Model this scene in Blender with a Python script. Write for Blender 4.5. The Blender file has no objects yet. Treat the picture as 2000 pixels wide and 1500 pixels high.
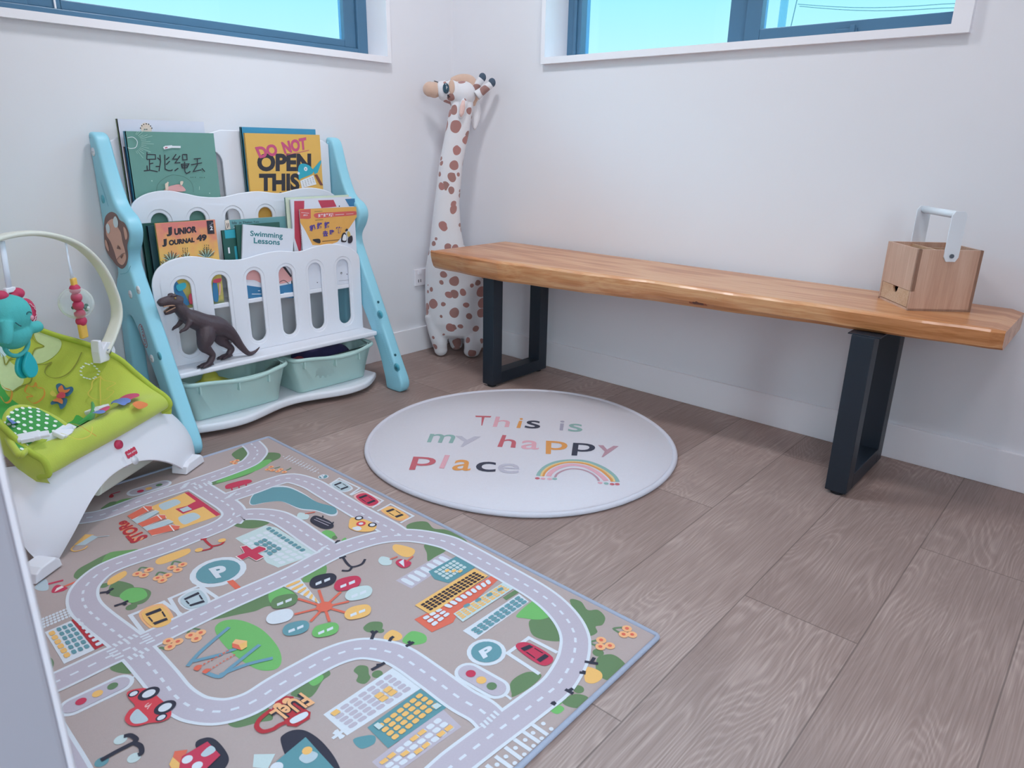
import bpy, bmesh, math, json, random
from mathutils import Vector, Matrix
from mathutils.geometry import tessellate_polygon
random.seed(7)
S = bpy.context.scene
COL = S.collection
PI = math.pi

# ------------------------------------------------------------ camera, sky, lamps, exposure
CAM = Vector((-2.378, -2.465, 0.930))
yaw, pitch, roll = math.radians(48.758), math.radians(18.662), math.radians(1.035)
fwd = Vector((math.sin(yaw)*math.cos(pitch), math.cos(yaw)*math.cos(pitch), -math.sin(pitch)))
rgt = Vector((math.cos(yaw), -math.sin(yaw), 0))
upv = rgt.cross(fwd)
r2 = math.cos(roll)*rgt + math.sin(roll)*upv
u2 = -math.sin(roll)*rgt + math.cos(roll)*upv
cd = bpy.data.cameras.new('camera')
cam = bpy.data.objects.new('camera', cd); COL.objects.link(cam)
cam.matrix_world = Matrix(((r2.x, u2.x, -fwd.x, CAM.x), (r2.y, u2.y, -fwd.y, CAM.y), (r2.z, u2.z, -fwd.z, CAM.z), (0, 0, 0, 1)))
cd.sensor_width = 36; cd.lens = 1381.65/2000*36; cd.clip_start = 0.02
cd.dof.use_dof = True; cd.dof.focus_distance = 2.4; cd.dof.aperture_fstop = 10
S.camera = cam

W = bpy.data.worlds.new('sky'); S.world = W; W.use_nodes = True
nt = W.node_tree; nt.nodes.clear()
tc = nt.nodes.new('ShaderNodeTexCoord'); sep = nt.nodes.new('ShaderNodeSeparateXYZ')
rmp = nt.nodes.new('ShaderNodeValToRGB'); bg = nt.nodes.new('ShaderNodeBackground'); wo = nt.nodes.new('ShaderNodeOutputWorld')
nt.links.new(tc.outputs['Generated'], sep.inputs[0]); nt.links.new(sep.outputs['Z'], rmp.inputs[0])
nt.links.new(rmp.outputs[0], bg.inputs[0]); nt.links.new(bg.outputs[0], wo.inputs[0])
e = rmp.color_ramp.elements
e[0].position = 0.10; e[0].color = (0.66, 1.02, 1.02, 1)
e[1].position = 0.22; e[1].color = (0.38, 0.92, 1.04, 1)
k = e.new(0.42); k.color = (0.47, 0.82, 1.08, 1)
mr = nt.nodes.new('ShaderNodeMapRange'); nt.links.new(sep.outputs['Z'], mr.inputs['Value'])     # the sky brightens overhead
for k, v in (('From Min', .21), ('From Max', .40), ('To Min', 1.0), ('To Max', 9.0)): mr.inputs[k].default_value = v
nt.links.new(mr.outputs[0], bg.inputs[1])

def lamp(name, loc, size, power, color, rot=(0, 0, 0), sy=None):
    d = bpy.data.lights.new(name, 'AREA'); d.shape = 'RECTANGLE' if sy else 'DISK'; d.size = size
    if sy: d.size_y = sy
    d.energy = power; d.color = color
    o = bpy.data.objects.new(name, d); COL.objects.link(o); o.location = loc; o.rotation_euler = rot
    return o
lamp('downlight_window_side', (-0.95, -2.14, 2.385), 0.14, 5, (0.97, 0.955, 1.0))
lamp('downlight_nook', (-1.05, -0.80, 2.385), 0.30, 13.5, (0.945, 0.955, 1.0))
lamp('downlight_entry', (-2.15, -2.75, 2.385), 0.40, 9, (0.955, 0.95, 1.0))
lamp('added_fill_light', (-3.2, -4.74, 1.55), 1.6, 66, (1.0, 0.855, 0.865), (math.radians(90), 0, 0), 1.5)   # invented fill light with no known source, shining in through added_window
S.view_settings.view_transform = 'Standard'; S.view_settings.look = 'None'
S.view_settings.exposure = 0.06; S.view_settings.gamma = 1.0
try: S.view_settings.use_curve_mapping = False
except Exception: pass
S.cycles.use_denoising = True; S.cycles.max_bounces = 10; S.cycles.diffuse_bounces = 6; S.cycles.transparent_max_bounces = 16
S.cycles.sample_clamp_indirect = 6

# ------------------------------------------------------------ materials
def lin(h):
    h = h.lstrip('#'); c = [int(h[i:i+2], 16)/255 for i in (0, 2, 4)]
    return tuple(x/12.92 if x <= .04045 else ((x+.055)/1.055)**2.4 for x in c) + (1,)
MATS = {}
def mat(name, h, rough=0.5, var=0.06, scale=60, bump=0.0, bscale=300, spec=0.5, coat=0, metal=0, sheen=0):
    if name in MATS: return MATS[name]
    m = bpy.data.materials.new(name); m.use_nodes = True; n = m.node_tree.nodes; l = m.node_tree.links
    p = n['Principled BSDF']; c = lin(h)
    p.inputs['Roughness'].default_value = rough; p.inputs['Specular IOR Level'].default_value = spec
    p.inputs['Metallic'].default_value = metal; p.inputs['Coat Weight'].default_value = coat; p.inputs['Sheen Weight'].default_value = sheen
    t = n.new('ShaderNodeTexCoord'); z = n.new('ShaderNodeTexNoise'); z.inputs['Scale'].default_value = scale; z.inputs['Detail'].default_value = 3
    x = n.new('ShaderNodeMix'); x.data_type = 'RGBA'
    x.inputs['A'].default_value = tuple(min(1, v*(1+var)) for v in c[:3])+(1,); x.inputs['B'].default_value = tuple(v*(1-var) for v in c[:3])+(1,)
    l.new(t.outputs['Object'], z.inputs['Vector']); l.new(z.outputs['Fac'], x.inputs['Factor']); l.new(x.outputs['Result'], p.inputs['Base Color'])
    if bump:
        b = n.new('ShaderNodeBump'); z2 = n.new('ShaderNodeTexNoise'); z2.inputs['Scale'].default_value = bscale; z2.inputs['Detail'].default_value = 4
        b.inputs['Strength'].default_value = bump; b.inputs['Distance'].default_value = 0.002
        l.new(t.outputs['Object'], z2.inputs['Vector']); l.new(z2.outputs['Fac'], b.inputs['Height']); l.new(b.outputs['Normal'], p.inputs['Normal'])
    MATS[name] = m; return m
def nodes_of(m): return m.node_tree.nodes, m.node_tree.links, m.node_tree.nodes['Principled BSDF']

def wood(name, c1, c2, c3, axis, stretch, rough, scale=1.0, coat=0.0, dist=6.0):
    m = bpy.data.materials.new(name); m.use_nodes = True; n, l, p = nodes_of(m)
    t = n.new('ShaderNodeTexCoord'); mp = n.new('ShaderNodeMapping'); sc = [18*scale]*3; sc[axis] = 18*scale/stretch
    mp.inputs['Scale'].default_value = sc; l.new(t.outputs['Object'], mp.inputs['Vector'])
    z = n.new('ShaderNodeTexNoise'); z.inputs['Scale'].default_value = 0.55; z.inputs['Detail'].default_value = 3; l.new(mp.outputs[0], z.inputs['Vector'])
    w = n.new('ShaderNodeMath'); w.operation = 'MULTIPLY'; w.inputs[1].default_value = dist*4; l.new(z.outputs['Fac'], w.inputs[0])
    fr = n.new('ShaderNodeMath'); fr.operation = 'SINE'; l.new(w.outputs[0], fr.inputs[0])
    f2 = n.new('ShaderNodeTexNoise'); f2.inputs['Scale'].default_value = 6; f2.inputs['Detail'].default_value = 5
    mp2 = n.new('ShaderNodeMapping'); s2 = [30*scale]*3; s2[axis] = 1.2*scale; mp2.inputs['Scale'].default_value = s2; l.new(t.outputs['Object'], mp2.inputs['Vector']); l.new(mp2.outputs[0], f2.inputs['Vector'])
    a = n.new('ShaderNodeMath'); a.operation = 'MULTIPLY_ADD'; a.inputs[1].default_value = 0.26; a.inputs[2].default_value = 0.0; l.new(fr.outputs[0], a.inputs[0])
    a2 = n.new('ShaderNodeMath'); a2.operation = 'ADD'; l.new(a.outputs[0], a2.inputs[0]); l.new(f2.outputs['Fac'], a2.inputs[1])
    r = n.new('ShaderNodeValToRGB'); r.color_ramp.elements[0].position = .12; r.color_ramp.elements[1].position = .85
    r.color_ramp.elements[0].color = lin(c1); r.color_ramp.elements[1].color = lin(c3); k = r.color_ramp.elements.new(.5); k.color = lin(c2)
    l.new(a2.outputs[0], r.inputs[0]); l.new(r.outputs[0], p.inputs['Base Color'])
    p.inputs['Roughness'].default_value = rough; p.inputs['Coat Weight'].default_value = coat; p.inputs['Coat Roughness'].default_value = .25
    b = n.new('ShaderNodeBump'); b.inputs['Strength'].default_value = .12; b.inputs['Distance'].default_value = .001; l.new(f2.outputs['Fac'], b.inputs['Height']); l.new(b.outputs[0], p.inputs['Normal'])
    MATS[name] = m; return m

# ------------------------------------------------------------ mesh helpers
class MB:
    def __init__(s): s.v = []; s.f = []; s.mi = []; s.sm = []; s.mats = []
    def mid(s, m):
        if m not in s.mats: s.mats.append(m)
        return s.mats.index(m)
    def add(s, vf, m, smooth=False, xf=None):
        v, f = vf; o = len(s.v); k = s.mid(m)
        s.v += [tuple(xf @ Vector(p)) if xf else tuple(p) for p in v]
        for a in f: s.f.append([i+o for i in a]); s.mi.append(k); s.sm.append(smooth)
        return s
    def build(s, name, parent=None, flip=True):
        me = bpy.data.meshes.new(name); me.from_pydata(s.v, [], s.f)
        for m in s.mats: me.materials.append(m)
        me.polygons.foreach_set('material_index', s.mi); me.polygons.foreach_set('use_smooth', s.sm); me.update()
        o = bpy.data.objects.new(name, me); COL.objects.link(o)
        if parent: o.parent = parent; o.matrix_parent_inverse = parent.matrix_basis.inverted()
        return o
def tag(o, label, cat, group=None):
    o['label'] = label; o['category'] = cat
    if group: o['group'] = group
    return o
def empty(name, loc, label, cat, group=None):
    o = bpy.data.objects.new(name, None); COL.objects.link(o); o.location = loc; o.empty_display_size = .05
    return tag(o, label, cat, group)
def struct(o): o['kind'] = 'structure'; return o
def from_bm(bm):
    bm.verts.index_update(); r = ([tuple(v.co) for v in bm.verts], [[v.index for v in f.verts] for f in bm.faces]); bm.free(); return r
def box(x0, x1, y0, y1, z0, z1, bev=0.0, seg=2):
    bm = bmesh.new(); bmesh.ops.create_cube(bm, size=1)
    for v in bm.verts: v.co = ((x0+x1)/2+v.co.x*(x1-x0), (y0+y1)/2+v.co.y*(y1-y0), (z0+z1)/2+v.co.z*(z1-z0))
    if bev: bmesh.ops.bevel(bm, geom=bm.edges[:], offset=bev, segments=seg, affect='EDGES', profile=.5)
    return from_bm(bm)
def cat(p, closed=False, n=6):
    p = [Vector(q) for q in p]; out = []; N = len(p)
    for i in range(N if closed else N-1):
        if closed: a, b, c, d = p[i-1], p[i], p[(i+1) % N], p[(i+2) % N]
        else: a, b, c, d = p[max(i-1, 0)], p[i], p[i+1], p[min(i+2, N-1)]
        for k in range(n):
            t = k/n; out.append(.5*((2*b)+(c-a)*t+(2*a-5*b+4*c-d)*t*t+(3*b-a-3*c+d)*t**3))
    if not closed: out.append(p[-1])
    return out
def loft(rings, closed_ring=True, caps=True):
    v = [tuple(q) for r in rings for q in r]; n = len(rings[0]); f = []
    for i in range(len(rings)-1):
        for j in range(n if closed_ring else n-1):
            k = (j+1) % n; f.append([i*n+j, i*n+k, (i+1)*n+k, (i+1)*n+j])
    if caps and closed_ring: f.append(list(range(n))[::-1]); f.append([(len(rings)-1)*n+j for j in range(n)])
    return v, f
def tube(pts, r, n=12, flat=1.0, upref=None):
    pts = [Vector(p) for p in pts]; N = len(pts); rs = r if isinstance(r, (list, tuple)) else [r]*N
    rings = []; prev = None
    for i, p in enumerate(pts):
        t = (pts[min(i+1, N-1)]-pts[max(i-1, 0)]).normalized()
        u = Vector(upref) if upref else (prev or (Vector((0, 0, 1)) if abs(t.z) < .9 else Vector((1, 0, 0))))
        a = (u-t*u.dot(t)).normalized(); prev = a; b = t.cross(a)
        rings.append([p+(a*math.cos(2*PI*k/n)+b*math.sin(2*PI*k/n)*flat)*rs[i] for k in range(n)])
    return loft(rings)
def stube(pts, r, n=12, k=5, flat=1.0, upref=None):
    q = [list(p)+[rr] for p, rr in zip(pts, r if isinstance(r, (list, tuple)) else [r]*len(pts))]
    out = []
    for i in range(len(q)-1):
        a, b, c, d = q[max(i-1, 0)], q[i], q[i+1], q[min(i+2, len(q)-1)]
        for j in range(k):
            t = j/k; out.append([.5*(2*b[m]+(c[m]-a[m])*t+(2*a[m]-5*b[m]+4*c[m]-d[m])*t*t+(3*b[m]-a[m]-3*c[m]+d[m])*t**3) for m in range(4)])
    out.append(q[-1])
    return tube([o[:3] for o in out], [max(o[3], .0008) for o in out], n, flat, upref)
def ellip(c, r, nu=20, nv=12, xf=None):
    v = []; f = []
    for i in range(nv+1):
        a = PI*i/nv
        for j in range(nu):
            b = 2*PI*j/nu; q = Vector((r[0]*math.sin(a)*math.cos(b), r[1]*math.sin(a)*math.sin(b), r[2]*math.cos(a)))
            if xf: q = xf @ q
            v.append(tuple(Vector(c)+q))
    for i in range(nv):
        for j in range(nu): f.append([i*nu+j, (i+1)*nu+j, (i+1)*nu+(j+1) % nu, i*nu+(j+1) % nu])
    return v, f
def cyl(c, r, h, axis=2, n=24, r2_=None):
    c = Vector(c); ax = Vector([1 if i == axis else 0 for i in range(3)])
    a = Vector([1 if i == (axis+1) % 3 else 0 for i in range(3)]); b = ax.cross(a)
    return loft([[c+ax*s+(a*math.cos(2*PI*k/n)+b*math.sin(2*PI*k/n))*q for k in range(n)] for s, q in ((-h/2, r), (h/2, r if r2_ is None else r2_))])
def evalmesh(o):
    dg = bpy.context.evaluated_depsgraph_get(); ev = o.evaluated_get(dg); me = ev.to_mesh()
    r = ([tuple(v.co) for v in me.vertices], [list(p.vertices) for p in me.polygons]); ev.to_mesh_clear(); return r
def plate(loops, thick, bev=0.0, res=2):
    """Solid slab in local XY from closed loops (later loops are holes), centred on z=0."""
    cu = bpy.data.curves.new('tmp', 'CURVE'); cu.dimensions = '2D'; cu.fill_mode = 'BOTH'
    cu.extrude = thick/2-bev; cu.bevel_depth = bev; cu.bevel_resolution = res; cu.offset = -bev
    for lp in loops:
        sp = cu.splines.new('POLY'); sp.points.add(len(lp)-1); sp.use_cyclic_u = True
        for i, q in enumerate(lp): sp.points[i].co = (q[0], q[1], 0, 1)
    o = bpy.data.objects.new('tmp', cu); COL.objects.link(o); r = evalmesh(o)
    bpy.data.objects.remove(o); bpy.data.curves.remove(cu)
    bm = bmesh.new(); vs = [bm.verts.new(v) for v in r[0]]
    for f in r[1]:
        try: bm.faces.new([vs[i] for i in f])
        except ValueError: pass
    bmesh.ops.remove_doubles(bm, verts=bm.verts[:], dist=1e-5); bmesh.ops.recalc_face_normals(bm, faces=bm.faces[:])
    return from_bm(bm)
def fuse(vfs, voxel, smooth=3, sub=0):
    b = MB(); m = bpy.data.materials.new('tmp')
    for vf in vfs: b.add(vf, m)
    o = b.build('tmp'); r = o.modifiers.new('r', 'REMESH'); r.mode = 'VOXEL'; r.voxel_size = voxel
    s = o.modifiers.new('s', 'SMOOTH'); s.iterations = smooth; s.factor = .5
    bpy.context.view_layer.update(); q = evalmesh(o); me = o.data; bpy.data.objects.remove(o); bpy.data.meshes.remove(me); bpy.data.materials.remove(m)
    return q
def cap(cx, z0, z1, r, n=10):
    """Upright capsule loop between z0 and z1."""
    return [(cx+r*math.cos(PI*i/n), z1-r+r*math.sin(PI*i/n)) for i in range(n+1)]+[(cx-r*math.cos(PI*i/n), z0+r-r*math.sin(PI*i/n)) for i in range(n+1)]
def rrect(x0, x1, y0, y1, r, n=5):
    o = []
    for cx, cy, a in ((x1-r, y1-r, 0), (x0+r, y1-r, 90), (x0+r, y0+r, 180), (x1-r, y0+r, 270)):
        o += [(cx+r*math.cos(math.radians(a+90*i/n)), cy+r*math.sin(math.radians(a+90*i/n))) for i in range(n+1)]
    return o
TX = {}
def text_vf(s, bold=0.0):
    k = (s, bold)
    if k in TX: return TX[k]
    cu = bpy.data.curves.new('tmp', 'FONT'); cu.body = s; cu.fill_mode = 'FRONT'; cu.resolution_u = 4; cu.offset = bold
    o = bpy.data.objects.new('tmp', cu); COL.objects.link(o); v, f = evalmesh(o); bpy.data.objects.remove(o); bpy.data.curves.remove(cu)
    if v:
        xs = [q[0] for q in v]; ys = [q[1] for q in v]; a, b, c, d = min(xs), max(xs), min(ys), max(ys)
        v = [((q[0]-a)/max(b-a, 1e-6), (q[1]-c)/max(d-c, 1e-6)) for q in v]
    TX[k] = (v, f); return TX[k]
def clip(poly, rc):
    for ax, lo, sgn in ((0, rc[0], 1), (0, rc[1], -1), (1, rc[2], 1), (1, rc[3], -1)):
        out = []
        for i in range(len(poly)):
            a, b = poly[i-1], poly[i]; da, db = sgn*(a[ax]-lo), sgn*(b[ax]-lo)
            if (da >= 0) != (db >= 0): t = da/(da-db); out.append((a[0]+(b[0]-a[0])*t, a[1]+(b[1]-a[1])*t))
            if db >= 0: out.append(tuple(b[:2]))
        poly = out
        if len(poly) < 3: return []
    return poly
def strip(pts, w):
    """Flat band of width w along 2-D points -> quads."""
    P = [Vector(p[:2]) for p in pts]; L = []; N = len(P)
    for i in range(N):
        t0 = (P[i]-P[i-1]).normalized() if i > 0 else None; t1 = (P[i+1]-P[i]).normalized() if i < N-1 else None
        if t0 is None or t0.length == 0: t0 = t1
        if t1 is None or t1.length == 0: t1 = t0
        t = (t0+t1); t = t.normalized() if t.length > 1e-6 else t1; nn = Vector((-t.y, t.x)); k = max(.45, nn.dot(Vector((-t1.y, t1.x))))
        L.append((P[i]+nn*w/2/k, P[i]-nn*w/2/k))
    return [[L[i][0], L[i][1], L[i+1][1], L[i+1][0]] for i in range(N-1)]
def decals(b, data, fn, step, cmap, rc=None, lift=0.0):
    """Printed shapes: (u,v) in mm on a sheet, fn maps (u,v,h) to 3-D; every shape lies a hair above the one it covers."""
    jobs = []
    def emit(poly, c, l, key):
        poly = [tuple(p[:2]) for p in poly]
        if rc: poly = clip(poly, rc)
        if len(poly) < 3: return
        if len(poly) <= 4: fs = [list(range(len(poly)))]
        else:
            try: fs = [list(t) for t in tessellate_polygon([[Vector((p[0], p[1], 0)) for p in poly]])]
            except Exception: return
        jobs.append((l, key, poly, fs, c))
    for si, d in enumerate(data):
        k, *r = d
        if k == 'p': emit(r[2], r[0], r[1], si)
        elif k == 'b': emit(cat([(p[0], p[1], 0) for p in r[2]], True, 5), r[0], r[1], si)
        elif k in 'sm':
            pts = r[3] if k == 's' else cat([(p[0], p[1], 0) for p in r[3]], False, 5)
            for q in strip(pts, r[2]): emit(q, r[0], r[1], si)
        elif k == 'd': emit([(r[4][0]+r[2]*math.cos(2*PI*i/20), r[4][1]+r[3]*math.sin(2*PI*i/20)) for i in range(20)], r[0], r[1], si)
        elif k == 't':
            v, f = text_vf(r[2], r[3]); A, B_, C_, D_ = [Vector(q) for q in r[4]]
            pts = [(A*(1-x)+B_*x)*(1-y)+(D_*(1-x)+C_*x)*y for x, y in v]
            jobs.append((r[1], si, [(p.x, p.y) for p in pts], f, r[0]))
        elif k == 'g':
            c, l, nx, ny, gx, gy, q = r; A, B_, C_, D_ = [Vector(p) for p in q]
            P = lambda x, y: (A*(1-x)+B_*x)*(1-y)+(D_*(1-x)+C_*x)*y
            for i in range(nx):
                for j in range(ny):
                    x0, x1, y0, y1 = (i+gx/2)/nx, (i+1-gx/2)/nx, (j+gy/2)/ny, (j+1-gy/2)/ny; ex, ey = (x1-x0)*.2, (y1-y0)*.2
                    emit([P(x0+ex, y0), P(x1-ex, y0), P(x1, y0+ey), P(x1, y1-ey), P(x1-ex, y1), P(x0+ex, y1), P(x0, y1-ey), P(x0, y0+ey)], c, l, si)
        elif k == 'r':
            pts = cat([(p[0], p[1], 0) for p in r[0]], False, 5)
            for w, c, l in ((62, 'wl', 2.3), (50, 'rf', 2.6)):
                for q in strip(pts, w): emit(q, c, l, si)
            if r[1]:
                acc = 0; nxt = 8; seg = []
                for i in range(len(pts)-1):
                    d_ = (pts[i+1]-pts[i]); L_ = d_.length
                    while L_ and acc+L_ >= nxt:
                        t = (nxt-acc)/L_; p0 = pts[i]+d_*t; dn = d_.normalized()*7; seg.append((p0-dn, p0+dn)); nxt += 30
                    acc += L_
                for a, c in seg:
                    for q in strip([a, c], 5): emit(q, 'wl', 2.9, si)
    jobs.sort(key=lambda j: (j[0], j[1])); rank = -1; last = None
    for l, key, poly, fs, c in jobs:
        if (l, key) != last: rank += 1; last = (l, key)
        b.add(([fn(p[0], p[1], lift+step*rank) for p in poly], fs), cmap(c))
PAL = {}
def palette(prefix, cols, rough, **kw):
    for k, h in cols.items(): PAL[(prefix, k)] = (prefix+'_'+k, h, rough, kw)
    def f(k):
        n, h, r, kk = PAL[(prefix, k)]; return mat(n, h, r, **kk)
    return f
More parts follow.
